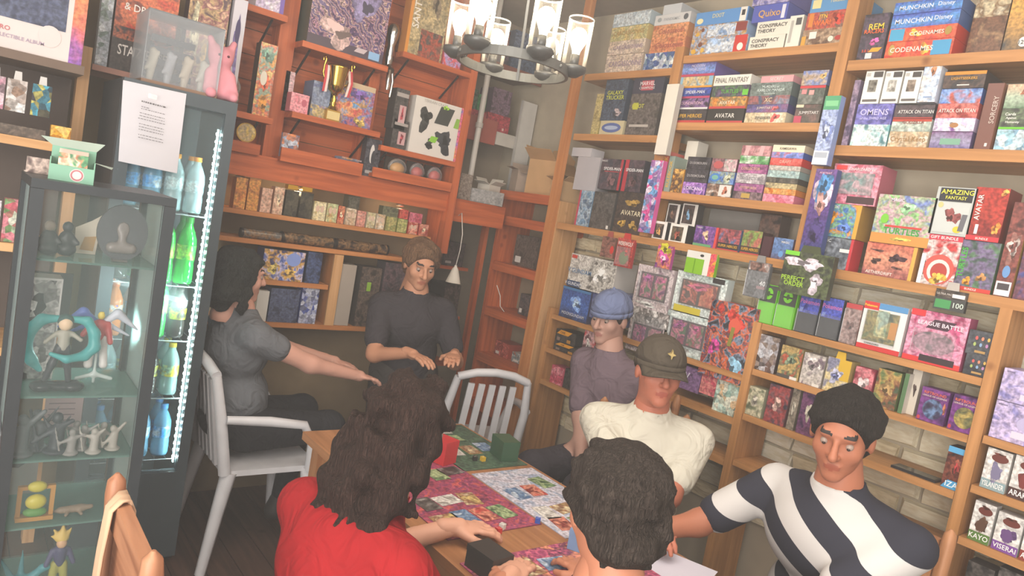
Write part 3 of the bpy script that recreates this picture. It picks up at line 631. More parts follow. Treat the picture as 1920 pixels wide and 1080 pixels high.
above(1739, 1814, z4, 349, 's b8bcb8', 'comic_book', 'grey comic book with yellow title on a black band', {'d': [(.08,.7,.92,.98,'34343a'), (.08,.05,.92,.68,'c4c8c4'), (.3,.2,.75,.6,'8a4a48','t'), (.1,.56,.24,.68,'c8c084','e'), (.6,.06,.82,.2,'d8c03c','e'), (.72,.1,.9,.45,'6a6a70','k')], 't': [('AMAZING',.52,.9,.1,'e0dc50'), ('FANTASY',.52,.78,.07,'e0dc50')]}, dep=.05)
small(1782, 1856, 448, 'n 5a7a5c 7a6a8c 4a5c54', 'dark green bundle box with upright green title and red base', {'d': [(0,0,1,.08,'c8443c'), (.2,.1,.5,.28,'d89030','t'), (.55,.2,.85,.4,'a87848','t')], 't': [('TURTLES',.14,.55,.11,'4cb040',math.pi/2), ('BUNDLE',.5,.04,.04,'f0dcd4')]}, name='bundle_box', cat='bundle box')
z5 = z_at(448, XF+.012, y_at(1782, XF+.012, 1.69))
above(1808, 1872, z5, 350, 'g 7a2a2a b04034 a83630', 'bundle_box', 'glowing red bundle box with white upright title above the green one', {'t': [('AVATAR',.2,.62,.09,'f0e0d8',math.pi/2), ('BUNDLE',.5,.04,.04,'f0dcd4')], 'd': [(0,0,1,.09,'c83c44'), (.7,.1,.98,.4,'e89040','t'), (.75,.85,1,1,'e8a050','t'), (.22,.12,.32,.3,'e0dcdc')]})
small(1860, 1893, 378, 'n 6a3c38 8a4c44 5a3432', 'tall maroon box with pale web drawing and white tag', {'d': [(.1,.35,.95,.72,'9a6a60','t'), (.18,.4,.88,.66,'c8b8b0','t'), (.3,.45,.75,.6,'7a4a44','t'), (.25,.2,.7,.33,'6a94c4','e'), (.05,.01,.95,.16,'e4e0dc'), (.15,.07,.85,.14,'4a4448')], 'side': 'c89850'}, name='bundle_box', cat='bundle box')
small(1897, 1960, 350, 'n 4a4c84 7a4a54 3c3c5c', 'navy playset box at far right end of the long shelf', {'t': [('SPIDER-MAN',.3,.92,.03,'e4e0e8'), ('PLAYSET',.3,.84,.03,'b8c0e8')]}, name='bundle_box', cat='bundle box')
# tall cartons tied to the shelf uprights
def carton(px0, px1, pyt, pyb, st, dsc, o, X=XF-.045, dep=.035, name='tall_carton'):
    p0 = on_x(px0, pyb, X); zb, y0 = p0[2], p0[1]; y1 = y_at(px1, X, zb); h = z_at(pyt, X, y0)-zb
    return product(name, dsc, 'carton', (X, (y0+y1)/2, zb), -math.pi/2, abs(y0-y1), h, dep, st, o)
carton(1226, 1248, 158, 289, 's dcd6ca', 'plain tall white carton fixed to the left shelf upright', {'side': 'c4beb4'})
carton(1521, 1550, 180, 308, 'n 8a9cc8 a8b8dc 6a7cb0', 'tall pale blue spiral-art carton with green top, on shelf upright', {'d': [(0,.8,1,1,'4a9a70'), (.1,.85,.9,.93,'7ac08c'), (.2,.3,.95,.7,'5a6ca0','t'), (.32,.42,.8,.6,'b8c4e0','t'), (.02,.0,.98,.2,'e0e0e4'), (.1,.1,.9,.18,'a8b0bc')]})
carton(1492, 1530, 316, 498, 'g 3c4a80 54407c 6a4a8c', 'tall purple carton with a blue-haired portrait beside the pink box', {'d': [(.02,.5,1,.98,'c8b4c4','t'), (.05,.64,.98,1,'4a84b8','t'), (.26,.52,.82,.78,'b88a84','t'), (.18,.2,.9,.55,'44386c','t'), (.05,.0,.95,.22,'4a5090')], 't': [('PORTRAIT',.5,.96,.02,'e0b0c0')]})
# ---------------- left bay
R(None, 2.522, 1132, 1200, [
  (105, 'n c8b4a0 d8c8b8 b09a90', 'faded cream game box', {'t': [('CARCASSONNE',.55,.5,.3,'9a8498')]}),
  (79, 'n c8b4a0 d8c8b8 b09a90', 'faded cream game box', {'t': [('CARCASSONNE',.55,.5,.3,'9a8498')]}),
  (53, 'n d0b878 b8b480 d8c498', 'faded yellow game box', {'t': [('CARCASSONNE',.5,.55,.3,'b08a50')]}),
  (28, 'n b8c8d0 d4dce0 a8b8c4', 'faded pale blue game box', {})], nth='stack by the chandelier glass')
R(None, 2.522, 1204, 1272, [(101, 'v 3c5a94 d8e0e4 54748c 44549c e0e4e4', 'small blue and white checkered game box below the orange boxes', {})], X=XF+.008)
zt = z_at(101, XF+.008, y_at(1204, XF+.008, 2.522))
R(None, zt, 1216, 1282, [
  (74, 'n c87c58 d89468 b46a4c', 'orange game box', {'t': [('Colosseum',.55,.5,.4,'a85a50')]}),
  (49, 'n d08a58 dc9c70 bc7450', 'orange game box with a curly title', {'t': [('Colosseum',.55,.5,.4,'a85a50')]}),
  (30, 's d0d0d0', 'white game box with round marks', {'d': [(.08,.3,.2,.75,'9aa0a4','e'), (.82,.25,.95,.85,'5a5e64','e')], 't': [('PANDEMIC',.5,.5,.3,'a8acb0')]}),
  (10, 's c8ccd0', 'small white carton', {'xL': 1228, 'xR': 1262})], nth='pile right of chandelier')
R(None, 2.192, 1106, 1120, [(176, 'n b8a868 c8b880 a09060', 'narrow mustard box at the left end, second shelf of chandelier bay', {})])
R(None, 2.192, 1122, 1166, [(226, 's c8bc98', 'cream box with a blue oval badge, chandelier bay', {'d': [(.08,.15,.9,.85,'5a6aa0','e'), (.2,.35,.78,.65,'a8b4cc','e')]})])
zt = z_at(226, XF+.012, y_at(1122, XF+.012, 2.192))
R(None, zt, 1124, 1166, [(150, 'n 3c4658 4c5a6c 343a48', 'navy box with yellow brush lettering above the oval badge box', {'t': [('GALAXY',.5,.68,.1,'c8cc40'), ('TRUCKER',.52,.56,.1,'c8cc40')], 'd': [(.55,.1,.95,.3,'a89a9c','t')]})])
R(None, 2.192, 1170, 1226, [
  (176, 'n 5a5450 6c6460 48443f', 'dark grey-brown box', {'d': [(.1,.2,.75,.26,'b8b0a8'), (.12,.62,.3,.78,'b8b83c')], 't': [('ROOT',.3,.7,.1,'c0c040')]}),
  (146, 's 3c3c4c', 'navy box with red label', {'d': [(.28,.2,.68,.8,'b84a58')], 't': [('MARVEL',.48,.62,.24,'e8dcdc'), ('CHAMPIONS',.48,.35,.16,'d8d0d0')]})], nth='pair beside the white carton')
# long shelf, left end
small(1076, 1102, 356, 'n 6a8ca8 a8b8c4 58708a', 'blue-grey art box at the far left end of the long shelf', {'d': [(0,0,.12,1,'c04458')]}, dep=.1)
small(1103, 1143, 358, 'n 4a4846 5c5854 3a3836', 'charcoal album box beside the gold lettered one', {'d': [(.8,.03,.9,.12,'d8d4cc')]}, dep=.1)
small(1147, 1200, 358, 'n 3a3432 4c4038 302c2a', 'black album box with gold title and gold beasts', {'t': [('AVATAR',.55,.5,.12,'dcd0b0')], 'd': [(.3,.62,.8,.88,'a08040','t'), (.15,.1,.45,.35,'b08c40','t'), (.5,.08,.9,.32,'98783c','t')]}, dep=.1)
za = z_at(358, XF+.012, y_at(1147, XF+.012, 1.69))
above(1119, 1160, za, 297, 'n 3c3a44 5a4850 302e36', 'bundle_box', 'dark box with white script title, top of the black album boxes', {'t': [('SPIDER-MAN',.55,.68,.1,'e8e4e4'), ('MAGIC',.15,.93,.06,'d8d4d4')], 'd': [(.35,.05,.75,.55,'6a4c50','t'), (.2,.58,.85,.6,'c04044'), (.9,0,1,1,'b03440')]})
above(1163, 1199, za, 299, 'n 3c3a44 5a4850 302e36', 'bundle_box', 'dark box with white script title and red edge, right of its twin', {'t': [('SPIDER-MAN',.55,.68,.1,'e8e4e4')], 'd': [(.3,.05,.7,.55,'64484c','t'), (.0,0,.2,1,'b03440')]})
carton(1196, 1218, 300, 434, 'v d85a9c 8a7ab4 e8d8e8 5a4a8c 6aa0d0', 'tall glittering pink and violet tube carton, left end of long shelf', {'rough': .15}, X=XF-.03, dep=.03)
for xa, xb, yt, yb, dsc, c in ((1078, 1120, 293, 356, 'grey-white flattened carton stacked on the blue-grey art box', 'b4b0b4'), (1076, 1112, 276, 292, 'small grey-white carton on top of its neighbour near the post', 'c0bcc0')):
    if yt == 293:
        z0 = z_at(356, XF+.02, y_at(1076, XF+.02, 1.69)); 
    else: z0 = z1c
    ya, yb2 = y_at(xa-6, XF+.03, z0), y_at(xb-6, XF+.03, z0); z1c = z_at(yt, XF+.03, ya)
    product('carton', dsc, 'carton', (XF+.035, (ya+yb2)/2, z0+.001), -math.pi/2, ya-yb2, z1c-z0-.001, .10, 's '+c, {})

# ---------------- packs hanging from the long shelf in front of the stone
def hang(px0, px1, pyt, pyb, st, name, dsc, o, X=XF-.012, dep=.02):
    p0 = on_x(px0, pyb, X)
    for zs_ in (1.415, 1.219, 1.178, .985, .80) if X > XF else ():
        if abs(p0[2]-zs_) < .036: p0 = np.array([X, y_at(px0, X, zs_), zs_+.0008])
    y1 = y_at(px1, X, p0[2]); h = z_at(pyt, X, p0[1])-p0[2]
    return product(name, dsc, name.replace('_', ' '), (X, (p0[1]+y1)/2, p0[2]), -math.pi/2, abs(p0[1]-y1), h, dep, st, o)
hang(1150, 1180, 445, 497, 'n a83c3c c05048 8a302e', 'blister_pack', 'red blister pack with white title, hanging over the stone wall', {'t': [('WEREWOLF',.5,.82,.14,'f0e4dc')], 'd': [(.25,.08,.8,.55,'6a7a4a','e'), (.5,.4,.8,.65,'c8342f','t')], 'tab': 'c03a38', 'win': (.1, .06, .9, .7)})
hang(1124, 1148, 442, 480, 'n 7a5448 94645a 5c4038', 'blister_pack', 'brown blister pack hanging left of the red one', {'d': [(.7,.2,.98,.6,'c8342f','e')], 'tab': 'a05048'})
hang(1227, 1254, 458, 500, 'n b04a8c d88a50 7a3c8c', 'booster_pack', 'small purple and yellow starburst pack hanging over the stone', {'d': [(0,.55,1,1.15,'b8b030','t'), (.1,.1,.9,.8,'b84a8c','t'), (.3,.3,.7,.6,'e8b0c0','t')], 'rough': .15})
hang(1282, 1337, 468, 509, 's 84b82c', 'sleeve_box', 'lime green sleeve box with white hang header, on the shelf edge', {'d': [(0,.68,1,1,'dcdad4'), (.45,.78,.58,.9,'3a3836','e'), (.62,.0,.8,.68,'e0dcd4'), (.8,0,1,1,'n e07a30 d84a6c e8a040'), (.3,.02,.32,.66,'6a9c20')]})
hang(1392, 1432, 488, 553, 'n 6a6a6c 828284 58585a', 'sleeve_pack', 'grey sleeve pack marked 40, hanging left of the bookcase end', {'t': [('40',.8,.42,.14,'e8e8e8')], 'd': [(.05,.75,.95,.98,'n 3a3634 8a6a60 c8c0bc'), (.55,.26,.95,.34,'a08488')], 'win': (.04,.03,.96,.73), 'rough': .2, 'tab': '8a8886'})
hang(1748, 1806, 540, 577, 's 4a4a48', 'sleeve_pack', 'dark sleeve pack marked 100 with green panel, hanging below long shelf', {'t': [('100',.8,.3,.26,'c8d4c8'), ('ULTRA PRO',.3,.78,.1,'c0b8b0')], 'd': [(.04,.08,.55,.5,'4a9458'), (.0,.6,1,1,'n 34302e 5a5048 2a2826'), (.55,.66,.95,.84,'e0dcd8')], 'tab': 'b8b0a8'})

# ---------------- far bookcase (under the stone wall, left)
def blister(px0, px1, pyt, pyb, dsc, frame, o=None, X=XF+.012, name='blister_pack'):
    q = {'d': [(.12,.22,.88,.84,'4a3e44'), (.16,.26,.47,.80,'n a83a58 6a2c5c d87a94 4a6a4c'), (.53,.26,.84,.80,'n b04460 5a7a54 d88a9c 6a3460'), (.18,.60,.46,.82,'b04a94','t'), (.55,.60,.82,.82,'c85a8c','t'), (.1,.03,.7,.18,'c8c8c4','t')], 'win': (.1, .2, .9, .86), 'rough': .2}
    q.update(o or {})
    return hang(px0, px1, pyt, pyb, frame, name, dsc, q, X, .05)
z0 = 1.178
blister(1172, 1240, 572, 652, 'silver and pink window blister pack in the lower row, left', 'n b0a0a0 d0c4c4 8a7478', {'d': [(.1,.1,.9,.64,'4a3e44'), (.14,.14,.46,.6,'n b03a6c 6a2c64 d87aa4 3c5a44'), (.54,.14,.86,.6,'n a83a5c 4a6a4c d88a9c 6a3460'), (.0,.66,1,1,'n c8c0bc 6a6462 e0dcd8'), (.3,.72,.6,.92,'5a5654','t')]})
blister(1184, 1250, 494, 571, 'silver and pink window blister pack in the upper row, left', 'n b8a8a8 d4c8c8 94808a')
blister(1239, 1322, 580, 662, 'pale mint window blister pack in the lower row, beside red figure box', 'n c0ccc8 dce4e0 a8b8b4')
blister(1258, 1350, 506, 579, 'pale mint window blister pack in the upper row, right', 'n c0ccc8 dce4e0 a8b8b4', {'d': [(.12,.2,.88,.82,'54443e'), (.16,.24,.47,.78,'n a8503c 6a4434 d87a6c 5a443c'), (.53,.24,.84,.78,'n b0503c c87a5c 7a3430'), (.2,.58,.8,.8,'b85470','t'), (.05,.0,.6,.16,'c8b840'), (.72,.86,.95,.98,'3a3636')]})
hang(1308, 1394, 560, 697, 'n c0443c 4a4a54 d86a3c 7a8aa0 3c3a40', 'figure_box', 'big tall box with red armoured art and magenta gem, end of row', {'d': [(.35,.55,.8,.95,'c04038','t'), (.45,.62,.7,.82,'d8604c','e'), (.12,.25,.35,.55,'c0448c','t'), (.55,.08,.95,.35,'8ab4cc','t'), (.5,.45,.6,.7,'8a8440','k')], 't': [('HYPERNOVA',.07,.45,.05,'5a4a70',math.pi/2)], 'rough': .15}, XF+.004, .07)
hang(1047, 1098, 535, 604, 'g 3a3c54 4a6ab0 3c4c84', 'model_kit_box', 'deep blue robot model kit box below the white one', {'d': [(.25,.3,.85,.8,'7a9cd8','t'), (.38,.42,.7,.7,'b0c8ec','t'), (0,.92,1,1,'4a78a8')], 't': [('MOONGUNDAM',.5,.16,.1,'c8c8d0')]}, XF+.006, .15)
hang(1062, 1146, 474, 534, 'n c4beb8 d8d4cc a8a29c', 'model_kit_box', 'white robot model kit box resting on the blue one', {'d': [(.45,.05,.98,.95,'n 8a8680 d4d0c8 6a6662'), (.55,.2,.85,.9,'e0dcd4','t'), (0,0,.3,.18,'3a4c6c'), (.02,.86,.14,.96,'c84438')], 't': [('V GUNDAM',.24,.5,.14,'5a7ca0'), ('V GUNDAM',.15,.09,.1,'e0e0e4')]}, XF+.008, .16)
hang(1100, 1170, 536, 604, 'n 6a7094 4c5480 9a94a0', 'model_kit_box', 'slate blue robot model kit box behind the man in blue cap', {'d': [(.3,.2,.8,.85,'8a90b8','t')]}, XF+.02, .14)
for k, (a, b, yt, yb, dsc) in enumerate(((1040, 1077, 615, 637, 'upper orange and black tool-like card case'), (1037, 1083, 638, 664, 'lower orange and black tool-like card case'))):
    t = hang(a, b, yt, yb, 'n 2e2c2a 4a4440 24221f', 'card_case', dsc+' on the low left shelf', {'d': [(.05,.62,.8,.98,'d8952c','k'), (.1,.1,.25,.35,'8a7468'), (.6,.08,.78,.35,'b07c30')], 't': [('CASE',.35,.8,.18,'3a2c1c')]}, XF+.02, .12)
hang(1087, 1108, 618, 672, 'n c8484c d8b0b0 6a4448', 'booster_pack', 'red and silver foil pack standing beside the orange card cases', {'rough': .15, 'd': [(.2,.3,.8,.75,'c8c0bc','t')]}, XF+.02, .03)
hang(1110, 1122, 630, 682, 's 44404c', 'booster_pack', 'dark violet foil pack at the shelf edge by the white plug', {'d': [(.2,.1,.9,.3,'e0dcdc')], 'rough': .15}, XF+.02, .03)
for k, (a, b, yt, st, dsc) in enumerate(((1030, 1052, 683, 'n c85a70 b04458 d88a94', 'pink plastic tub low beside the tall bookcase'), (1054, 1078, 690, 'n 34302e 4a4440 2a2826', 'black deck box low beside the pink tub'), (1080, 1098, 694, 'n c8a83c 7a6a30 d8c060', 'yellow foil pack lying in the lowest shelf'), (1100, 1130, 692, 'n 5a4c58 b09a3c 4a4450', 'violet and yellow deck box at lowest shelf end'))):
    hang(a, b, yt, yt+34, st, 'deck_box', dsc, {'rough': .2}, XF+.02, .08)
hang(1262, 1308, 680, 722, 'n 6a4c74 8a6a94 50405c', 'deck_box', 'purple deck box right behind the brown cap', {'t': [('HW',.3,.6,.3,'d8d4dc')]}, XF+.02, .1)
hang(1334, 1384, 696, 756, 'v c8dcd0 8aa89c e8e4d0 5a7a78 d8b890', 'booster_pack', 'shiny silver-green foil pack below the red figure box', {'rough': .1}, XF+.02, .05)
hang(1310, 1338, 690, 735, 'n c04a60 d88a84 a83a54', 'booster_pack', 'crimson foil pack below the red figure box', {'rough': .15}, XF+.02, .04)

def rowbox(px0, px1, pyt, zb, st, name, dsc, o, X=XF+.012, dep=.07):
    ya = y_at(px0, X, zb); yb = y_at(px1, X, zb); h = z_at(pyt, X, ya)-zb
    return product(name, dsc, name.replace('_', ' '), (X, (ya+yb)/2, zb+.0008), -math.pi/2, abs(ya-yb)-.002, h, dep, st, o)
# ---------------- low bookcase, top row
hang(1458, 1548, 468, 545, 'n 44483c 5a6444 34362e', 'gift_box', 'dark box with white line creature and lime title hanging above the sleeve packs', {'t': [('PERFECT',.26,.36,.11,'a0c83c'), ('ORDER',.3,.24,.11,'a0c83c')], 'd': [(.05,.55,.85,.95,'c8bcc4','t'), (.55,.05,.9,.6,'beb2ba','t'), (0,.9,.3,1,'7ac83c'), (.65,.22,.75,.36,'e8e4e4')], 'tab': '4a5038'}, XF-.085, .032)
def sleeve(px0, px1, pyt, pyb, dsc, top, body, o=None):
    q = {'d': [(.03,.58,.97,.985,top)], 'win': (.02,.02,.98,.57), 'rough': .18}
    q.update(o or {}); return hang(px0, px1, pyt, pyb, body, 'sleeve_pack', dsc, q, XF+.012, .03)
G = {'d': [(.03,.55,.97,.985,'4a4e48'), (.25,.62,.75,.92,'7ac83c','e'), (.25,.74,.75,.78,'3c403a'), (.42,.7,.58,.84,'4a5a40','e')]}
sleeve(1415, 1446, 531, 601, 'lime green sleeve pack with round emblem, first in the sleeve row', '4a4e48', 's 78d030', G)
sleeve(1449, 1483, 537, 613, 'lime green sleeve pack with round emblem, second in the sleeve row', '4a4e48', 's 78d030', G)
B = {'d': [(.03,.5,.97,.985,'n 4a54b0 5c66c4 404898'), (.05,.52,.25,.62,'8a9ad8','k')], 't': [('Pokemon',.5,.78,.11,'d87ab0')]}
sleeve(1488, 1526, 546, 623, 'black sleeve pack with blue-violet header, left of its twin', '4a54b0', 's 3a3e42', B)
sleeve(1529, 1568, 555, 634, 'black sleeve pack with blue-violet header, right of its twin', '4a54b0', 's 3a3e42', B)
hang(1572, 1602, 567, 641, 'n 9a7a74 b49a94 7a5c58', 'sleeve_pack', 'clear brownish plastic pack between black sleeve packs and red window box', {'d': [(0,.88,1,1,'b84a4c'), (.2,.3,.7,.6,'6a4c48','t')], 'win': (.03,.03,.97,.86), 'rough': .15}, XF+.016, .05)
hang(1604, 1684, 563, 656, 's e4e0dc', 'gift_box', 'red and white window box showing green card packs', {'d': [(0,0,1,.1,'c83c3c'), (0,.84,.35,1,'c83c3c'), (.35,.88,1,1,'5a90c0'), (.1,.18,.85,.82,'n 4a5a44 9a8a54 6a7a50'), (.35,.3,.62,.85,'n 9ab0a0 c8c08c 6a8a70'), (.68,.3,.85,.65,'c88a3c')], 't': [('CHARIZARD',.35,.13,.04,'3a3634'), ('Pokemon',.16,.92,.05,'f0d848')], 'win': (.1,.16,.86,.84)}, XF+.012, .06)
hang(1690, 1797, 577, 682, 'n c05a80 e0a0b8 a84468', 'gift_box', 'pink swirl window box right of the red and white one', {'d': [(0,0,1,.1,'d03c3c'), (.12,.2,.85,.62,'e'and 'n 7a6a70 b48a98 5a5054','e'), (.3,.68,.8,.86,'4a3440','k'), (0,.88,.25,1,'d03c40'), (.3,.04,.9,.16,'3c3034')], 't': [('LEAGUE BATTLE',.54,.77,.08,'e8d8e0'), ('Pokemon',.12,.94,.05,'f0d0d8')], 'win': (.12,.2,.85,.64)}, XF+.012, .07)
for yt, yb, dsc in ((662, 704, 'charcoal deck box with six coloured dots, lower of the pair'), (617, 661, 'charcoal deck box with six coloured dots, upper of the pair')):
    dd = [((.2+.2*i)+.03, .62, (.2+.2*i)+.12, .78, ('d8605c', 'd88a6c', 'd8b05c')[i], 'e') for i in range(3)]+[((.18+.2*i)+.03, .36, (.18+.2*i)+.12, .52, ('a8b86c', '8aa8c8', 'b884b0')[i], 'e') for i in range(3)]+[(.3,.1,.65,.2,'b08c58')]
    hang(1804 if yt > 650 else 1809, 1858 if yt > 650 else 1866, yt, yb, 'n 484a50 55575c 3c3e44', 'deck_box', dsc, {'d': dd, 'rough': .2}, XF+.012, .09)
# second row: tins and small boxes
Z2 = 1.219
rowbox(1413, 1450, 626, Z2, 'v 4a3c38 d8dce4 6a5048 c8ccd4 8a7a70', 'booster_pack', 'silver foil pack at the left end of the tin row', {'rough': .1}, dep=.04)
rowbox(1455, 1495, 646, Z2, 'n a08a5c c8a86c 6a7a5c b05a44', 'card_tin', 'tan and green card tin, first in the tin row', {'d': [(.25,.35,.75,.8,'7a8a70','t'), (0,.0,.6,.1,'54504c'), (.62,.0,.95,.09,'e4e0d8')]})
rowbox(1497, 1537, 660, Z2, 'n b8b0a8 d0c8c0 7a6a74', 'card_tin', 'silver-grey card tin with spiky lines, second in the tin row', {'d': [(.1,.4,.9,.95,'d4ccc8','t'), (.2,.5,.8,.85,'8a7c80','t'), (.62,.0,.95,.09,'e4e0d8')]})
rowbox(1540, 1584, 668, Z2, 'n c8b070 d8c89c 8a8aa0', 'card_tin', 'yellow card tin box with lilac beast, third in the tin row', {'d': [(.5,.4,1,1,'d8b03c'), (.1,.25,.8,.75,'b8b8d0','t'), (.3,.35,.6,.6,'7a80b0','t'), (.55,.0,.9,.08,'e4e0d8')], 'tab': 'd8b03c'})
rowbox(1592, 1628, 686, Z2, 'n b8485c d88a90 8a3444', 'booster_pack', 'red foil booster pack right of the tins', {'rough': .12, 'd': [(.2,.3,.8,.8,'d8c0c0','t')]}, dep=.04)
rowbox(1632, 1676, 690, Z2, 'n 6a7a4c b89a5c 8a5a44 4a5a44', 'card_tin', 'green and brown card tin with warriors art, right of red foil pack', {'d': [(.2,.3,.8,.8,'a88a5c','t')]})
rowbox(1681, 1690, 700, Z2, 's 5a7a54', 'deck_box', 'narrow green deck box beside the warriors tin', {'side': 'd8d0c4'})
rowbox(1694, 1712, 690, Z2, 's d8cfc0', 'deck_box', 'opened white card box beside the purple boxes', {'d': [(.3,.4,.8,.7,'5a4a44','t')]}, X=XF+.05)
for a, b, yt, dsc in ((1716, 1768, 724, 'purple card box with orange title, left of the pair'), (1774, 1828, 738, 'purple card box with orange title, right of the pair')):
    rowbox(a, b, yt, Z2, 'n 6a3474 7a4084 4c2c5c', 'card_box', dsc, {'t': [('RIFTBOUND',.5,.86,.08,'d86a40'), ('LEAGUE OF LEGENDS',.5,.77,.05,'d8c0b8')], 'd': [(.15,.1,.88,.7,'n 3c4a74 6a84a8 3a3450' if a < 1750 else 'n 5a6044 b09a54 4a4c60','e'), (.02,.02,.14,.14,'b8404c','e'), (.85,.3,.98,.7,'b06a50','t')], 'rough': .22})
# third row and lower
Z3 = 1.022
for a, b, yt, st, dsc in ((1393, 1425, 722, 'n a8a88c c8c0a4 6a7058', 'pale green card pack at the left end of the third row'), (1430, 1468, 718, 'n 7a5458 a04848 4a4450', 'maroon card pack with black armour art in third row'), (1472, 1486, 725, 'n 7a7264 94887a 5c564c', 'narrow grey card box in third row'), (1490, 1522, 730, 'n 5a3a54 7a4c70 44304c', 'dark violet card box in third row by the dark hair')):
    rowbox(a, b, yt, Z3, st, 'card_pack', dsc, {'d': [(.25,.3,.75,.75,'d8b0a4' if 'maroon' in dsc else 'b8b0a0','t')], 'rough': .2})
rowbox(1762, 1806, 835, Z3, 'n 3c2c2c 7a4438 2c2428', 'deck_box', 'blue-ended card box with dark red hero art and white script, below the purple pair', {'d': [(0,0,1,.2,'4a9ccc','k'), (0,.86,1,1,'5aa4d0'), (.2,.3,.8,.8,'8a4c3c','t'), (.38,.35,.62,.7,'a83c3c','t')], 't': [('IZA',.45,.11,.13,'e4f0f4')], 'rough': .2})
ph = thing('phone', 'dark phone lying on the shelf beside the blue-ended card box', 'phone', (XF+.05, y_at(1718, XF+.05, Z3), Z3)); MB().box((-.035, -.075, .0005), (.035, .075, .009), plain('2c2a2c', .3)).build('phone_body', ph); MB().box((-.032, -.07, .0092), (.032, .07, .0097), plain('1a1a1e', .1)).build('screen', ph)
# corner bookcase at the right edge
for zb, yt, xs, dsc in ((1.235, 748, (1852, 1975), 'lilac marbled card box, lower of the stacked pair'), (None, 688, (1868, 1990), 'lilac marbled card box, upper of the stacked pair')):
    if zb: Y0 = zb
    else: Y0 = zlast
    X = XF+.012; ya = y_at(1852, X, 1.235)-.0; yb = ya-.17; zlast = z_at(yt, X, ya)
    product('card_box', dsc, 'card box', (X, (ya+yb)/2, Y0+.001), -math.pi/2, .168, zlast-Y0-.002, .15, 'n a89cc8 c8b8d8 8a84b8', {'t': [('arkham',.12,.92,.05,'4a4464')], 'd': [(.35,.12,.75,.3,'d4ccdc'), (.4,.35,.7,.7,'b8aed0','e')], 'rough': .2})
def hero(px0, px1, pyt, zb, word, dsc, base, figc):
    rowbox(px0, px1, pyt, zb, 'n d4d0cc e4e0da c0bab4', 'deck_box', dsc, {'d': [(0,0,1,.24,base), (.2,.2,.85,.7,figc,'t'), (.32,.24,.7,.62,figc,'e'), (.22,.7,.9,.9,'6a342c','e'), (.3,.84,.8,.94,'54281f','t')], 't': [(word,.5,.13,.13,'f0ece8'), ('HERO DECK',.5,.26,.04,'e0d8d0')]}, dep=.05)
hero(1835, 1882, 838, 1.066, 'YSLANDER', 'white hero deck box with grey-blue lady, upper row left', '8aa0a4', '7a7490')
hero(1886, 1938, 852, 1.066, 'ARAKNI', 'white hero deck box with dark red figure, upper row right', '4a302c', '7a3430')
hero(1812, 1852, 937, .887, 'KAYO', 'white hero deck box with brown beast and green base, lower row', '5a7a3c', '5c4030')
hero(1856, 1905, 958, .887, 'VISERAI', 'white hero deck box with violet figure and purple base, lower row', '7a4c94', '6a4c7c')
hero(1908, 1960, 972, .887, 'AZALEA', 'white hero deck box at the far right end, lower row', '8a3c34', '6a4438')
rowbox(1800, 1850, 1050, .70, 'n 3a3636 5a5450 2c2a2a', 'card_pack', 'black foil-wrapped pack on the lowest shelf at right edge', {'rough': .1})
rowbox(1855, 1915, 1062, .70, 'n 3a3836 6a6460 2a2a2a', 'card_pack', 'dark grey foil-wrapped pack on the lowest shelf at right edge', {'rough': .1})

# ================================================================== LEFT WALL GOODS
def lbox(px0, px1, pyt, zb, st, name, dsc, o=None, Y=YF+.012, dep=.12, cat=None, group=None):
    xa = x_at(px0, Y, zb); xb = x_at(px1, Y, zb); h = z_at(pyt, xa, Y)-zb
    return product(name, dsc, cat or name.replace('_', ' '), ((xa+xb)/2, Y, zb+.0008), 0, abs(xb-xa)-.002, h, dep, st, o, group)
lbox(478, 531, -40, 2.395, 'n d8d0dc b8a8c8 e4dce4', 'toy_box', 'white and lilac box on the top left shelf', {'d': [(.85,0,1,1,'7a60b0')]})
lbox(471, 503, 78, 1.922, 'n d89c54 8ab0a0 d86a50 e0c078', 'toy_box', 'tall narrow colourful toy box on the short shelf beside the fridge', {'d': [(.1,.7,.9,.95,'7aa894','t'), (.2,.3,.8,.6,'d8603c','t'), (.15,.05,.9,.3,'d8903c','t'), (.2,.42,.6,.62,'e8e0d0','e')], 'side': '2c2828'}, dep=.07)
t = thing('round_tin', 'round yellow tin with printed face lying upright on the ledge', 'tin', (x_at(458, 3.45, 1.79), 3.45, 1.79))
mb = MB(); rr = .045
mb.tube([(0, -.012, rr), (0, .012, rr)], rr, plain('b89038', .35, .3), 24); mb.build('tin_body', t)
MB().add([(rr*.88*math.cos(a*math.pi/10), -.0126, rr+rr*.88*math.sin(a*math.pi/10)) for a in range(20)], [tuple(range(20))], art('n d8b858 b09a78 e0c878')).build('printed_lid', t)
# big robot model box, game boxes, trophy
lbox(574, 716, -110, 2.312, 'w 5a4a6c c89aa8 3c3444 e0c0b4 6a5a84', 'model_kit_box', 'huge glossy violet robot model kit box on the upper shelf', {'d': [(.0,.0,1,.1,'4a3c4c'), (.1,.02,.62,.34,'c8a8a4','t'), (.8,.02,.95,.1,'8ab4dc'), (.6,.05,.78,.1,'c8b8bc','k'), (.45,.3,.85,.8,'8a80a8','t')], 't': [('METAL BUILD',.5,.9,.06,'e0d8dc')], 'rough': .12, 'side': '54584c'}, dep=.18)
Z = 1.978
lbox(542, 576, 172, Z, 'n d87c88 e8a0a8 c86470', 'gift_box', 'small pink box on the trophy shelf', {'d': [(.6,.35,.9,.75,'b85a6c','e')]}, dep=.06)
lbox(579, 613, 150, Z, 'n 6a7894 8a94a8 58648a', 'game_box', 'slate blue game box left behind the trophy', {'d': [(0,.0,1,.35,'n 5a6a8c c8b070 7a6a9c')]}, Y=YF+.05)
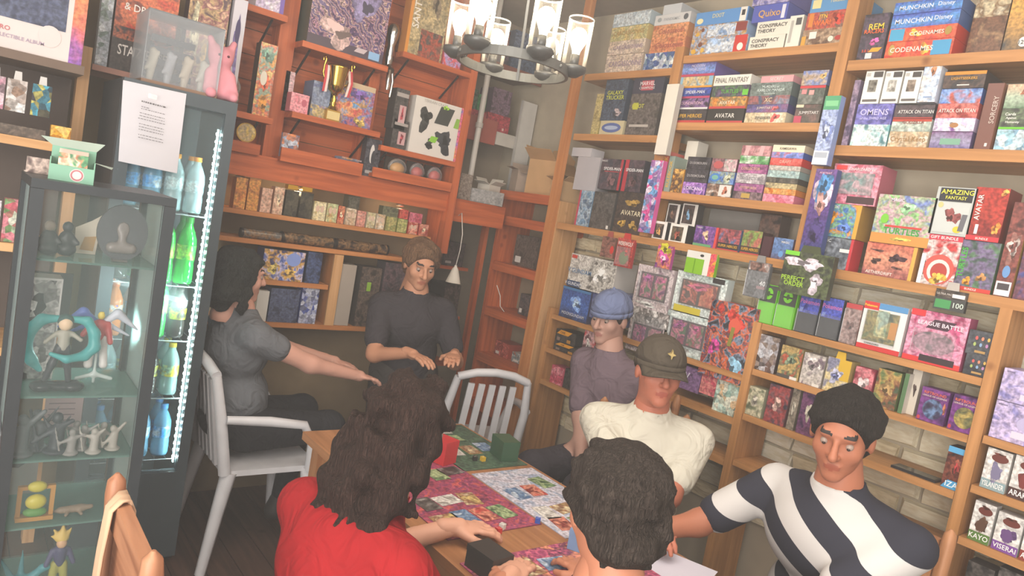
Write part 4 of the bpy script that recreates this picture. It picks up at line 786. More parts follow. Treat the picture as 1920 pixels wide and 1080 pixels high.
lbox(617, 693, 145, Z, 'n 5a58a0 b86a74 6a88c0 c89860', 'game_box', 'violet adventure game box right behind the trophy', {'d': [(0,.88,1,1,'c8b090'), (.4,.62,.85,.88,'7a5aa8','t'), (.55,.02,.88,.24,'d8b864','t'), (.05,.2,.75,.55,'n c85a54 e0a06a 6a9cc8','e')], 't': [('LUNA',.22,.72,.11,'d8c06c')], 'side': '3c3c5c'}, Y=YF+.06)
lbox(526, 544, 132, Z, 'n c89aa0 d8b8bc b08890', 'greeting_card', 'pink patterned card leaning at the end of the trophy shelf', {}, Y=YF+.1, dep=.01)
def trophy():
    p = np.array([x_at(621, YF+.035, Z), YF+.045, Z]); g = plain('d8b04a', .16, 1.0, .05)
    t = thing('trophy', 'golden two-handled trophy cup with red and white ribbons', 'trophy', tuple(p))
    MB().box((-.036, -.024, 0), (.036, .024, .055), plain('c9a04a', .25, .8)).build('base', t)
    MB().box((-.033, -.0262, .008), (.033, -.0245, .047), plain('e4cf94', .3, .3)).build('plaque', t)
    MB().lathe([(.03,.055),(.022,.066),(.012,.08),(.018,.088),(.012,.098),(.016,.108),(.009,.12),(.013,.13),(.02,.14)], g, n=18).build('stem', t)
    MB().lathe([(.018,.138),(.034,.15),(.042,.18),(.045,.215),(.053,.262),(.056,.272),(.05,.270),(.040,.215),(.0,.16)], g, n=24).build('cup', t)
    for s in (-1, 1):
        MB().tube([(s*.042,0,.185),(s*.062,0,.195),(s*.074,0,.225),(s*.073,0,.26),(s*.066,0,.29),(s*.074,0,.302),(s*.084,0,.294),(s*.08,0,.282)], .0055, g, 8).build('handle', t)
        for k, c in enumerate(('c83c44', 'e4d4cc')):
            x = s*.066+k*.012*(-s if s > 0 else 1)
            MB().add([(x-.006,-.012,.262),(x+.006,-.012,.262),(x+.010+s*.004,-.02,.2),(x-.002+s*.004,-.02,.2),(x+.004,-.018,.135),(x-.008,-.018,.13)], [(3,2,1,0),(5,4,2,3)], plain(c, .5)).build('ribbon', t)
trophy()
Z = 1.757
lbox(524, 556, 248, Z, 'v 8a94b0 c8ccd8 6a708c d88a5c', 'foil_pack', 'blue-silver foil pack leaning in the left tray', {'rough': .12}, Y=YF+.03, dep=.02)
for k in range(6):
    x0 = x_at(600+k*9, YF+.06, Z)
    o = product('foil_pack', ('flat blue foil pack, lowest in the tray pile', 'flat white foil pack, second in the tray pile', 'flat grey-blue foil pack, third in the tray pile', 'flat blue foil pack with white edge, fourth in tray pile', 'flat dark foil pack, fifth in the tray pile', 'flat orange-edged foil pack on top of the tray pile')[k],
        'foil pack', (x0+.03, YF+.03+.004*k, Z+.001+.0105*k), (-.15, .1, -.05, .2, -.1, .12)[k], .12, .0095, .07, ('n 5a6a8c 8a9ab8', 's d0d0d8', 'n 7a84a0 b0b8c8', 'n 4a6090 c8ccd4', 'n 4a5064 7a8098', 'n 8a90a4 d89858')[k], {'rough': .15})
lbox(678, 706, 258, Z-.0125, 'n 34343c 54545c 26262c', 'card_tin', 'black card tin with white curl standing on the trim board', {'d': [(.3,.35,.6,.85,'d8d4d0','e'), (.42,.3,.7,.7,'34343c','e'), (.15,.08,.85,.16,'b0aca8')], 'rough': .15}, Y=YF+.03, dep=.05)
# right bay of the left wall
Z = 2.412
lbox(757, 826, -90, Z, 'n b8a070 94886c c8b488', 'game_box', 'tan fantasy game box with orange spine and sideways title', {'d': [(0,0,.08,1,'d8903c'), (.35,.0,.95,.28,'n 7a5448 b0503c 54504c'), (.5,.4,.8,.8,'7a6c58','t')], 't': [('SANTORINI',.18,.55,.08,'ece4d8',math.pi/2)], 'side': 'c8803a'}, dep=.07)
lbox(829, 862, 82, Z, 'n d8646c b0a0d0 c8505c', 'toy_box', 'pink and lilac toy box behind the chandelier glass', {}, dep=.06)
Z = 1.918
lbox(733, 758, 164, Z+.099, 'n 3a3836 54504e 2a2826', 'spice_box', 'black box with red picture, upper of the pair', {'d': [(.4,.15,.9,.6,'c8a0a0'), (.5,.2,.8,.55,'b04450','t'), (.05,.8,.95,.9,'a8a09a')]}, dep=.08)
lbox(731, 759, 222, Z, 'n 3a3836 54504e 2a2826', 'spice_box', 'black box with red picture, lower of the pair', {'d': [(.4,.15,.9,.6,'c8a0a0'), (.5,.2,.8,.55,'b04450','t'), (.05,.8,.95,.9,'a8a09a')]}, dep=.08)
lbox(764, 855, 178, Z, 's ded8d0', 'figure_box', 'white box with black and lime angular shapes and rainbow edge', {'d': [(.05,.42,.42,.85,'3a3c3a','t'), (.45,.08,.9,.55,'34363a','t'), (.42,.6,.8,.92,'3e423e','k'), (.28,.1,.5,.32,'2e302e','t'), (.36,.25,.55,.36,'8cc83c','k'), (.82,.6,.98,.78,'8cb848','k'), (.55,.86,.68,.97,'9cd040','t'), (.93,.0,1,1,'n d88a50 d86a94 8a7ac0')], 't': [('TERRAIN CRATE',.4,.95,.05,'b0aca4')]}, dep=.07)
Z = 1.768
for a, b, c, dsc in ((727, 763, 'c8903c', 'clear dome pack with golden sweets'), (768, 796, 'b83c34', 'clear dome pack with red sweets, left of its twin'), (801, 829, 'b83c34', 'clear dome pack with red sweets, right of its twin')):
    xa, xb = x_at(a, YF+.03, Z), x_at(b, YF+.03, Z); w_ = xb-xa
    t = thing('sweets_pack', dsc+', tray shelf', 'sweets pack', ((xa+xb)/2, YF+.05, Z+.001))
    MB().box((-w_/2, .03, 0), (w_/2, .045, .105), plain('3c3028', .5)).build('backing_card', t)
    MB().ball((0, .0, .045), (w_*.38, .028, .036), plain(c, .35), 8).build('sweets', t)
    MB().ball((0, -.0, .052), (w_*.47, .0325, .05), glass('ffffff', .08), 8).build('clear_dome', t)
# row of snack boxes on the counter shelf
Z = 1.480
row = [(436, 458, 332, 'n c87838 e0a050 a05a30', 'orange see-through sweet box'), (460, 482, 334, 'n c88040 d89848 a86434', 'amber see-through sweet box'), (486, 506, 352, 'n d0a088 e0b8a0 b88870', 'peach snack box'), (509, 528, 350, 'n c89a80 e0c0a4 b07860', 'tan snack box'),
  (531, 555, 356, 'v 3c3a30 5a5444 2e2c26', 'black dotted snack box'), (558, 582, 360, 'v 3c3a30 5a5444 2e2c26', 'second black dotted snack box'), (585, 608, 377, 'n d8c898 e4d8b4 c0a868', 'cream snack box with green print'), (610, 630, 381, 'n d8c898 b8c090 c89a60', 'cream and green snack box'),
  (631, 643, 386, 'n c84838 d89068 b03828', 'small red snack box'), (646, 665, 390, 'n dcc8a8 b89878 e4d4bc', 'cream box with round face print'), (667, 683, 395, 'n d89a88 c88070 e0b0a0', 'salmon snack box'), (686, 701, 398, 'n dcd0b0 b0a070 e4dcc4', 'pale yellow snack box'), (703, 719, 401, 'n dcccb4 c0a078 e4d8c4', 'pale tan snack box'),
  (722, 741, 406, 'n a89c5c 8a9058 c0b070', 'olive green snack box'), (743, 761, 410, 'n 9aa058 b8b070 808a50', 'moss green snack box'), (764, 781, 416, 'n c8503c e0a890 a83c30', 'red and cream snack box'), (784, 801, 420, 'n c05040 d89880 a04034', 'brick red snack box')]
for k, (a, b, yt, st, dsc) in enumerate(row):
    o = {'d': [(.15,.45,.48,.8,'d8b8a0','e'), (.52,.45,.85,.8,'d8b8a0','e')]} if 'cream' in dsc or 'pale' in dsc else {'d': [(.2,.3,.8,.7,'d8c0a0','t')]} if 'red' in dsc or 'tan' in dsc else {}
    t = lbox(a, b, yt, Z, st, 'snack_box', dsc+' in the counter row', o, dep=.06)
    if k in (4, 5): MB().box((-.025, .01, .0), (.025, .05, .02), plain('d8a838', .3, .7)).build('gold_cap', t, (0, 0, z_at(yt, t.location.x, YF)-Z))
for a, b, yt, yb, st, dsc in ((716, 745, 386, 405, 'n 5a5c44 74745a 484838', 'dark olive snack box on top of the green ones'), (748, 764, 392, 409, 'n b84840 d06a58 983830', 'small red snack box on top of the moss green one'), (766, 790, 398, 416, 'n b04a58 c87080 943c48', 'plum snack box on top of the red and cream one')):
    q = on_y(a, yb, YF+.02); lbox(a, b, yt, q[2], st, 'snack_box', dsc, {}, Y=YF+.02, dep=.05)
lbox(646, 668, 352, Z, 'n 5a5848 747060 444238', 'snack_box', 'dark bottle carton standing behind the cream boxes', {}, Y=YF+.1, dep=.06)
for px_ in (452, 560, 752):
    xx = x_at(px_, YF+.06, 1.63); t = thing('puck_light', 'small warm lamp under the trim board, ' + {452: 'nearest the fridge', 560: 'above the black snack boxes', 752: 'above the green snack boxes'}[px_], 'lamp', (xx, YF+.07, 1.634))
    MB().lathe([(0,-.001),(.022,-.001),(.022,-.012),(.018,-.014)], plain('c8b090', .3, .6), n=16).build('rim', t); MB().lathe([(.0,-.0125),(.018,-.0125)], emit('ffd090', 12), n=16).build('lens', t)
    MB().box((-.01, -.026, -.0005), (.01, .01, .0005), plain('8a6a50', .5)).build('mount', t)
    l = bpy.data.lights.new('puck_lamp', 'POINT'); l.energy = .9; l.color = (1, .76, .45); l.shadow_soft_size = .02
    lo_ = bpy.data.objects.new('puck_lamp', l); COL.objects.link(lo_); lo_.parent = t; lo_.location = (0, 0, -.03)
# rolled tubes on the counter shelf
for a, b, r, c, dsc in ((455, 528, .022, '6e6a66', 'grey rolled mat tube at the left of the tube shelf'), (530, 622, .026, '3a3430', 'long black rolled mat tube with gold flecks, middle of tube shelf'), (630, 722, .027, '3c302c', 'black and copper rolled mat tube at the right of tube shelf')):
    xa, xb = x_at(a, YF+.04, 1.347+r), x_at(b, YF+.04, 1.347+r)
    t = thing('mat_tube', dsc, 'tube', ((xa+xb)/2, YF+.04, 1.347)); L = (xb-xa)/2
    MB().tube([(-L, 0, r+.001), (L, 0, r+.001)], r, art('n %s 8a6a48 %s' % (c, c), .2), 16).build('roll', t)
    for s in (-1, 1): MB().tube([(s*L, 0, r+.001), (s*(L+.012), 0, r+.001)], r*1.04, plain('24201e', .3), 16).build('end_cap', t)
lbox(488, 566, 466, 1.160, 'n 4a4a70 d8a850 c8c0d8 5a6cb0', 'card_box', 'blue and gold card box with cartoon animals on the low shelf', {'d': [(.55,.5,.9,.95,'8aa0dc','e'), (.1,.15,.4,.55,'d8c070','t'), (.5,.1,.85,.45,'d8b060','t')]}, dep=.1)
lbox(570, 598, 472, 1.160, 'n 34405c 4a5a80 28304a', 'card_box', 'navy card box beside the gold one on the low shelf', {}, dep=.1)
lbox(500, 555, 540, .95, 'n 4a5270 5a6480 3a4058', 'card_box', 'slate card box on the lowest counter shelf', {}, dep=.1)
lbox(558, 590, 535, .95, 'v 4a5aa0 c8ccd8 38406c', 'card_box', 'blue foil card box on the lowest counter shelf', {'rough': .15}, dep=.08)
lbox(476, 498, 545, .95, 's dcd8d0', 'card_box', 'small white card box on the lowest counter shelf', {}, dep=.05)
lbox(662, 700, 500, .95, 'n 4a4440 6a5a50 38322e', 'backpack_box', 'dark brown box behind the standing player, counter shelf', {'d': [(.35,.6,.55,.75,'8ab03c')]}, cat='box', dep=.1)
lbox(704, 760, 492, .95, 'n 4c464a 6a5458 3a3438', 'backpack_box', 'charcoal box behind the standing player, counter shelf', {'d': [(.5,.4,.7,.55,'a04058'), (.75,.7,.95,.85,'a0a890')]}, cat='box', dep=.1)
lbox(612, 652, 494, .95, 's a89c90', 'poster_tube_box', 'pale grey clear-wrapped box right of the pine divider', {'rough': .15}, cat='box', dep=.1)
# chrome tap on the post
px = on_y(728, 130, YF+.06); t = thing('chrome_tap', 'chrome beer tap fixed to the post right of the robot box', 'tap', (px[0], YF+.07, px[2]))
ch = plain('c8c4c0', .12, 1.0, .05)
MB().tube([(0,.055,.02),(0,.02,.02),(0,-.02,.01),(0,-.045,-.01)], .017, ch, 12).build('spout', t)
MB().lathe([(.018,.02),(.022,.04),(.026,.08),(.02,.12),(.03,.16),(.034,.20),(.026,.23),(.0,.235)], ch, n=14).build('tower', t)
MB().tube([(-.004,-.035,-.0),(-.012,-.05,-.05),(-.010,-.05,-.11)], [.012,.013,.009], ch, 10).build('nozzle', t)
MB().tube([(.016,-.02,.0),(.024,-.03,-.06),(.022,-.03,-.14)], [.010,.010,.008], ch, 10).build('drain_pipe', t)
# little white lamp hanging on its cord, crumpled bag under it
px = on_y(851, 520, 3.36); t = thing('pendant_lamp', 'small white cone lamp hanging on a white cord beside the tall bookcase', 'lamp', (px[0], 3.36, px[2]))
MB().lathe([(.045,-.03),(.043,-.03),(.018,.05),(.008,.062),(.008,.07)], plain('e4ded2', .5), n=20).build('shade', t)
top = on_y(878, 385, 3.36)
MB().tube([(0,0,.07),(.01,.0,.16),((top[0]-px[0])*.6,0,(top[2]-px[2])*.6),(top[0]-px[0],.05,top[2]-px[2]-.05),(2.32-px[0],.104,1.625-px[2])], .0025, plain('dcd6cc', .5), 6).build('cord', t)

# ================================================================== ALCOVE GOODS
def abox(px0, px1, pyt, pyb, Y, dep, st, name, dsc, o=None, cat=None, zb=None):
    p = on_y(px0, pyb, Y); zb = p[2] if zb is None else zb; xa = x_at(px0, Y, zb); xb = x_at(px1, Y, zb); h = z_at(pyt, xa, Y)-zb
    return product(name, dsc, cat or name.replace('_', ' '), ((xa+xb)/2, Y, zb+.0006), 0, abs(xb-xa), h, dep, st, o)
zs = 2.1905
for k, (a, b, h, st, dsc) in enumerate(((2.30, 2.42, .22, 'n 4a4048 6a5058 383038', 'dark box at the left of the red alcove shelf'), (2.43, 2.60, .10, 'n b83c48 c8505c 983038', 'red foil box on the alcove shelf'), (2.61, 2.79, .11, 'n a83844 c04854 882c38', 'crimson foil box on the alcove shelf beside white window'))):
    product('game_box', dsc, 'game box', ((a+b)/2, 3.76, zs), 0, b-a, h, .2, st, {'d': [(.1,.1,.2,.3,'e8c0b8'), (.7,.15,.78,.3,'e8c0b8')]})
for k, (a, b, z0, h, st, dsc) in enumerate(((2.44, 2.52, zs+.1015, .12, 'n 4a6a58 6a8a74 3a5446', 'dark green box on the red foil box'), (2.525, 2.59, zs+.1015, .1, 'n 3a9a54 4cb068 2c8044', 'bright green box beside the dark green one, alcove'), (2.63, 2.78, zs+.1115, .16, 'n 6a5468 84687c 544250', 'plum box on the crimson foil box'))):
    product('game_box', dsc, 'game box', ((a+b)/2, 3.77, z0), 0, b-a, h, .15, st, {})
t = thing('wall_pipe', 'white vertical pipe rising in the corner alcove', 'pipe', (2.49, 3.66, 1.723)); MB().tube([(0,0,0),(0,0,TOP-1.722)], .018, plain('ddd8d0', .4), 14).build('pipe', t); MB().tube([(0,0,.45),(0,0,.48)], .024, plain('c8c2ba', .4), 14).build('clip', t)
t = thing('alcove_shelf', 'upper dark shelf in the corner alcove above the red one', 'shelf', (2.29, 3.72, 2.56)); MB().box((0,0,0), (.66,.29,.03), plain('6a4a40', .5)).build('board', t); MB().box((0,-.014,-.02), (.66,-.001,.04), plain('8a5044', .5)).build('front_board', t)
for k, (a, b, h, st, dsc) in enumerate(((2.30, 2.46, .10, 'n 7a3c44 94505a 5c2c34', 'maroon game box low on the upper alcove shelf'), (2.47, 2.68, .13, 'n 4a4a5c 6a5a6c 3c3848', 'slate game box low on the upper alcove shelf'), (2.70, 2.90, .16, 'n 44546c 5a6c88 38445a', 'blue-grey game box at the right of the upper alcove shelf'))):
    product('game_box', dsc, 'game box', ((a+b)/2, 3.74, 2.591), 0, b-a, h, .2, st, {})
    product('game_box', dsc.replace('low on', 'second layer on').replace('at the right', 'stacked at the right'), 'game box', ((a+b)/2, 3.75, 2.592+h), 0, (b-a)*.9, .09, .18, ('n 8a4a4c a86a68 6a3438', 'n 7a4450 945a68 5c3440', 'n 54607c 7080a0 445068')[k], {})
t = thing('white_board', 'white board leaning upright against the alcove wall behind the pine post', 'board', (2.885, 3.70, 1.8015)); MB().box((-.06,0,0), (.06,.012,.62), plain('d0ccc6', .6)).build('panel', t); MB().box((-.065,-.004,0), (-.058,.014,.62), plain('bcb8b2', .6)).build('edge', t)
# shelf under the alcove, dark boxes
t = thing('alcove_rack', 'dark low rack in the alcove left of the tall bookcase', 'rack', (2.29, 3.74, .6))
for zt in (.05, .36, .68, 1.0): MB().box((0, 0, zt), (.36, .27, zt+.02), W_L[0]).build('board', t)
MB().box((-.012, 0, 0), (-.001, .27, 1.12), W_L[2]).build('side', t)
for a, b, z0, h, st, dsc in ((2.31, 2.46, 1.301, .2, 'n 4a342c 7a5444 3a2a24', 'brown box high on the dark alcove rack'), (2.47, 2.62, 1.301, .15, 'n 3c3634 54484a 2c2828', 'black box high on the dark alcove rack'), (2.31, 2.5, .981, .12, 'n 34302e 4a4444 262424', 'black flat box low on the dark alcove rack'), (2.52, 2.64, .981, .2, 'n 3c3432 5a4c48 2c2624', 'dark brown box low on the dark alcove rack')):
    product('storage_box', dsc, 'box', ((a+b)/2, 3.77, z0), 0, b-a, h, .18, st, {'d': [(.1,.1,.4,.2,'a8a09a')]})
# cartons on top of and in the tall bookcase
tb = bpy.data.objects['tall_bookcase']
MB().box((0, 0, 0), (.25, .49, .018), W_L[1]).build('top_board', tb, Vector((XF+.004, 3.064, 1.782))-Vector(tb.location))
def carton_open(loc, rz, w, d, h, c, dsc, flaps=(1,1,1,1), ang=(.5,.9,.3,1.1)):
    t = thing('cardboard_carton', dsc, 'carton', loc, rz); m = plain(c, .75)
    mb = MB(); k = .004
    mb.box((-w/2,-d/2,0), (w/2,d/2,k), m); mb.box((-w/2,-d/2,k), (w/2,-d/2+k,h), m); mb.box((-w/2,d/2-k,k), (w/2,d/2,h), m)
    mb.box((-w/2,-d/2+k,k), (-w/2+k,d/2-k,h), m); mb.box((w/2-k,-d/2+k,k), (w/2,d/2-k,h), m); mb.build('box_body', t)
    fl_ = d*.48
    for i, (nx, ny) in enumerate(((0,-1),(0,1),(-1,0),(1,0))):
        if not flaps[i]: continue
        a = ang[i]; L = (w if nx == 0 else d)/2
        e = Vector((nx*w/2, ny*d/2, h)); out = Vector((nx*math.cos(a), ny*math.cos(a), math.sin(a)))*fl_; s = Vector((-ny, nx, 0))*L*.98
        f = MB(); v = [e-s, e+s, e+s*.96+out, e-s*.96+out]; n_ = out.normalized().cross(s.normalized())*.003
        f.add([p for p in v]+[p+n_ for p in v], [(0,1,2,3),(7,6,5,4),(0,4,5,1),(1,5,6,2),(2,6,7,3),(3,7,4,0)], plain(c, .75)).build('flap', t)
    return t
zt = 1.8005
carton_open((2.84, 3.33, zt), .25, .19, .20, .24, 'c49a6c', 'tall open brown carton on top of the tall bookcase', ang=(-.9,1.0,.6,1.2))
carton_open((2.83, 3.15, zt), -.1, .15, .11, .13, 'c8a47a', 'small open tan carton on the bookcase top, nearest the post')
carton_open((2.80, 3.51, zt), -.2, .16, .09, .17, 'a89484', 'greyish open carton on the bookcase top, far end', ang=(-.5,1.2,.2,.9))
product('storage_box', 'flat dark grey box lying on its side behind the brown carton', 'box', (2.50, 3.50, 1.7235), -.6, .24, .08, .1, 'n 6a625c 7c746c 5a524c', {})
t = thing('corner_ledge', 'red stained ledge board left of the tall bookcase top', 'ledge', (2.25, 3.46, 1.70)); MB().box((0,0,-.11),(.40,.26,.022), W_L[0]).build('board', t)
product('storage_box', 'grey carton standing on the ledge beside the white pipe', 'box', (2.36, 3.50, 1.7235), .2, .10, .15, .1, 'n 8a8078 a0968c 746a62', {})
carton_open((2.60, 3.60, 1.7235), .2, .1, .1, .12, 'd0c8bc', 'small white carton on the ledge by the bookcase')
# goods inside the tall bookcase
for (ya, yb, zt, h, st, dsc) in ((3.10, 3.24, 1.385, .07, 'n b83c38 d8803c 8a3030', 'red and orange card box inside the tall bookcase, upper shelf'), (3.26, 3.48, 1.385, .19, 'n 5a4c44 6c5c54 483c36', 'dark brown box inside the tall bookcase, upper shelf'), (3.12, 3.22, 1.095, .15, 'n 3a3436 7a4450 2c282a', 'black figure box with pink window inside the tall bookcase'),
    (3.24, 3.34, 1.095, .13, 'n 4a4446 6a5a58 383436', 'charcoal figure box beside the pink window one in tall bookcase'), (3.12, 3.32, .80, .06, 'n d0c8c0 7a8c90 b86848', 'white and orange card box on low shelf of tall bookcase'), (3.36, 3.50, .80, .09, 'n a84838 c8685c 8a3a30', 'small red box on the low shelf of the tall bookcase')):
    product('card_box', dsc, 'card box', (XF+.09, (ya+yb)/2, zt+.001), -math.pi/2, yb-ya, h, .12, st, {'d': [(.1,.1,.35,.3,'dcd8d0')]})
def cable(name, dsc, pts, r, c, extra=None):
    p0 = Vector(pts[0]); t = thing(name, dsc, 'cable', tuple(p0))
    MB().tube([Vector(p)-p0 for p in pts], r, plain(c, .5), 6).build('wire', t)
    if extra: extra(t)
cable('power_cable', 'white cable dangling inside the tall bookcase', [(2.71, 3.49, 1.24), (2.72, 3.45, 1.18), (2.71, 3.42, 1.12), (2.70, 3.36, 1.098)], .0025, 'e4e0d8')
def plug(t):
    MB().box((-.012, -.01, -.05), (.012, .01, .0), plain('e8e4dc', .4)).build('plug_body', t)
a0 = on_x(1086, 690, XF-.02)
cable('phone_charger', 'white charger plug and cable hanging low beside foil packs', [tuple(a0), tuple(on_x(1092, 668, XF-.02)), tuple(on_x(1103, 640, XF-.02))], .0022, 'e8e4dc', plug)

# ================================================================== ORGANIC SHAPES (smooth blends of tapered limbs, meshed with surface nets)
def cap_d(P, a, b, ra, rb):
    a = np.array(a, np.float32); b = np.array(b, np.float32); d = b-a; q = P-a
    t = np.clip((q@d)/max(1e-9, float(d@d)), 0, 1)
    return np.sqrt(((q-t[:, None]*d)**2).sum(1))-(ra+t*(rb-ra))
def ell_d(P, c, r, rot=None):
    q = P-np.array(c, np.float32)
    if rot is not None: q = q@np.array(rot, np.float32)
    r = np.array(r, np.float32); k0 = np.sqrt(((q/r)**2).sum(1)); k1 = np.sqrt(((q/(r*r))**2).sum(1))
    return k0*(k0-1)/np.maximum(k1, 1e-6)
def smin(a, b, k):
    h = np.clip(.5+.5*(b-a)/k, 0, 1); return b+(a-b)*h-k*h*(1-h)
def field(prims, k):
    def f(P):
        d = None
        for p in prims:
            e = cap_d(P, *p[1:5]) if p[0] == 'c' else ell_d(P, *p[1:])
            d = e if d is None else smin(d, e, k)
        return d
    return f
def prims_bounds(prims, pad):
    lo, hi = np.full(3, 9.), np.full(3, -9.)
    for p in prims:
        if p[0] == 'c':
            for q, r in ((p[1], p[3]), (p[2], p[4])): lo = np.minimum(lo, np.array(q)-r); hi = np.maximum(hi, np.array(q)+r)
        else:
            r = max(p[2]) if len(p) > 3 else np.array(p[2]); lo = np.minimum(lo, np.array(p[1])-r); hi = np.maximum(hi, np.array(p[1])+r)
    return lo-pad, hi+pad
def surfnet(f, lo, hi, h):
    n = np.maximum(4, np.ceil((hi-lo)/h).astype(int)+1)
    ax = [(lo[i]+h*np.arange(n[i])).astype(np.float32) for i in range(3)]
    G = np.stack(np.meshgrid(*ax, indexing='ij'), -1)
    V = np.concatenate([f(c) for c in np.array_split(G.reshape(-1, 3), max(1, G.size//1500000+1))]).reshape(n)
    S = V < 0
    cs = n-1; acc = np.zeros((*cs, 3), np.float32); cnt = np.zeros(cs, np.int32)
    for axi in range(3):
        sl0 = [slice(None)]*3; sl1 = [slice(None)]*3; sl0[axi] = slice(0, -1); sl1[axi] = slice(1, None)
        a, b = V[tuple(sl0)], V[tuple(sl1)]; cr = (S[tuple(sl0)] != S[tuple(sl1)])
        t = np.where(cr, a/np.where(a == b, 1, a-b), 0)
        pos = G[tuple(sl0)].copy(); pos[..., axi] += t*h
        o1, o2 = [i for i in range(3) if i != axi]
        for d1 in (0, 1):
            for d2 in (0, 1):
                s = [slice(None)]*3
                s[o1] = slice(d1, d1+cs[o1]); s[o2] = slice(d2, d2+cs[o2])
                m = cr[tuple(s)]; acc[m] += pos[tuple(s)][m]; cnt[m] += 1
    act = cnt > 0; idx = -np.ones(cs, np.int64); idx[act] = np.arange(act.sum())
    verts = acc[act]/cnt[act][:, None]; faces = []
    for axi in range(3):
        o1, o2 = (axi+1) % 3, (axi+2) % 3
        sl0 = [slice(1, -1)]*3; sl1 = [slice(1, -1)]*3; sl0[axi] = slice(0, -1); sl1[axi] = slice(1, None)
        c0, c1 = S[tuple(sl0)], S[tuple(sl1)]
        for flip in (False, True):
            m = (c0 & ~c1) if not flip else (~c0 & c1)
            I = np.argwhere(m); 
            if not len(I): continue
            base = I.copy(); base[:, o1] += 1; base[:, o2] += 1
            def cell(d1, d2):
                q = base.copy(); q[:, o1] -= d1; q[:, o2] -= d2; return idx[q[:, 0], q[:, 1], q[:, 2]]
            Q = np.stack([cell(1, 1), cell(0, 1), cell(0, 0), cell(1, 0)], 1)
            faces.append(Q[:, ::-1] if flip else Q)
    return verts, np.concatenate(faces)
def blob(prims, k, h, f=None, pad=None):
    lo, hi = prims_bounds(prims, (pad or 0)+3*h); return surfnet(f or field(prims, k), lo, hi, h)
def organic(name, parent, parts, mats, pick=None, loc=(0,0,0), rz=0):
    """parts: list of (verts, faces); mats + pick(verts of face centres, part index) -> material index"""
    mb = MB(); VS = np.concatenate([p[0] for p in parts]); off = 0; F = []; I = []
    for i, (v, fc) in enumerate(parts):
        F.append(fc+off); off += len(v)
        I.append(pick(v[fc].mean(1), i) if pick else np.zeros(len(fc), int))
    F = np.concatenate(F); I = np.concatenate(I).astype(np.int32)
    me = bpy.data.meshes.new(name)
    me.vertices.add(len(VS)); me.vertices.foreach_set('co', VS.astype(np.float32).ravel())
    me.loops.add(F.size); me.loops.foreach_set('vertex_index', F.astype(np.int32).ravel())
    me.polygons.add(len(F)); me.polygons.foreach_set('loop_start', np.arange(0, F.size, 4, dtype=np.int32))
    for m in mats: me.materials.append(m)
    me.polygons.foreach_set('material_index', I); me.polygons.foreach_set('use_smooth', np.ones(len(F), bool))
    me.update(); me.validate()
    return link(name, me, parent, loc, rz)

# ================================================================== DRINKS FRIDGE
FX0, FX1, FY0, FY1, FT = .462, .862, 2.95, 3.40, 1.912
t = thing('drinks_fridge', 'tall black glass-door drinks fridge with a bright light strip inside', 'fridge', (FX0, FY0, 0)); b0 = Vector(t.location)
blk = plain('3c4246', .45); blk2 = plain('4a5358', .4)
def fp(name, lo, hi, m, par=None): return MB().box((0,0,0), [hi[i]-lo[i] for i in range(3)], m).build(name, par or t, Vector(lo)-b0)
fp('side_wall', (FX0, FY0+.045, .03), (FX0+.022, FY1, FT), blk); fp('side_wall', (FX1-.022, FY0+.045, .03), (FX1, FY1, FT), blk)
fp('back_wall', (FX0+.022, FY1-.02, .03), (FX1-.022, FY1, FT), plain('8fa4a8', .5)); fp('top_panel', (FX0+.0225, FY0+.045, FT-.03), (FX1-.0225, FY1-.021, FT), blk)
fp('base_panel', (FX0, FY0+.046, 0), (FX1, FY1, .03), blk)
d = MB(); D0, D1 = FY0, FY0+.042
d.box((FX0, D0, .03), (FX0+.045, D1, FT), blk2); d.box((FX1-.04, D0, .03), (FX1, D1, FT), blk2)
d.box((FX0+.045, D0, FT-.05), (FX1-.04, D1, FT), blk2); d.box((FX0+.045, D0, .03), (FX1-.04, D1, .40), blk2)
d.v = [tuple(Vector(v)-b0) for v in d.v]; d.build('door_frame', t)
fp('door_glass', (FX0+.045, D0+.016, .40), (FX1-.04, D0+.022, FT-.05), glass('e8fcff', .03))
wire = plain('a8b0b4', .3, .8)
SH = (1.452, 1.165, .94, .70, .44)
for zt in SH:
    mb = MB()
    for k in range(9): xx = FX0+.03+k*.0425; mb.tube([(xx, FY0+.06, zt-.003), (xx, FY1-.03, zt-.003)], .0022, wire, 5)
    for yy in (FY0+.06, 3.2, FY1-.03): mb.tube([(FX0+.024, yy, zt-.007), (FX1-.024, yy, zt-.007)], .003, wire, 5)
    mb.v = [tuple(Vector(v)-b0) for v in mb.v]; mb.build('wire_shelf', t)
# light strip: a glowing ribbon with bright diodes
st_ = fp('light_strip', (FX1-.046, FY0+.052, .42), (FX1-.041, FY0+.064, 1.80), emit('bff4f4', 5))
mb = MB()
for k in range(46):
    zc = .44+k*.0297; mb.box((FX1-.050-b0.x, FY0+.046-b0.y, zc), (FX1-.0465-b0.x, FY0+.058-b0.y, zc+.009), emit('eaffff', 60))
mb.build('diode_row', t)
l = bpy.data.lights.new('fridge_strip_light', 'AREA'); l.shape = 'RECTANGLE'; l.size = .02; l.size_y = 1.35; l.energy = 7; l.color = (.72, 1, .98)
lo_ = bpy.data.objects.new('fridge_strip_light', l); COL.objects.link(lo_); lo_.location = (FX1-.055, FY0+.075, 1.1); lo_.rotation_euler = (0, math.radians(90), math.radians(-25))
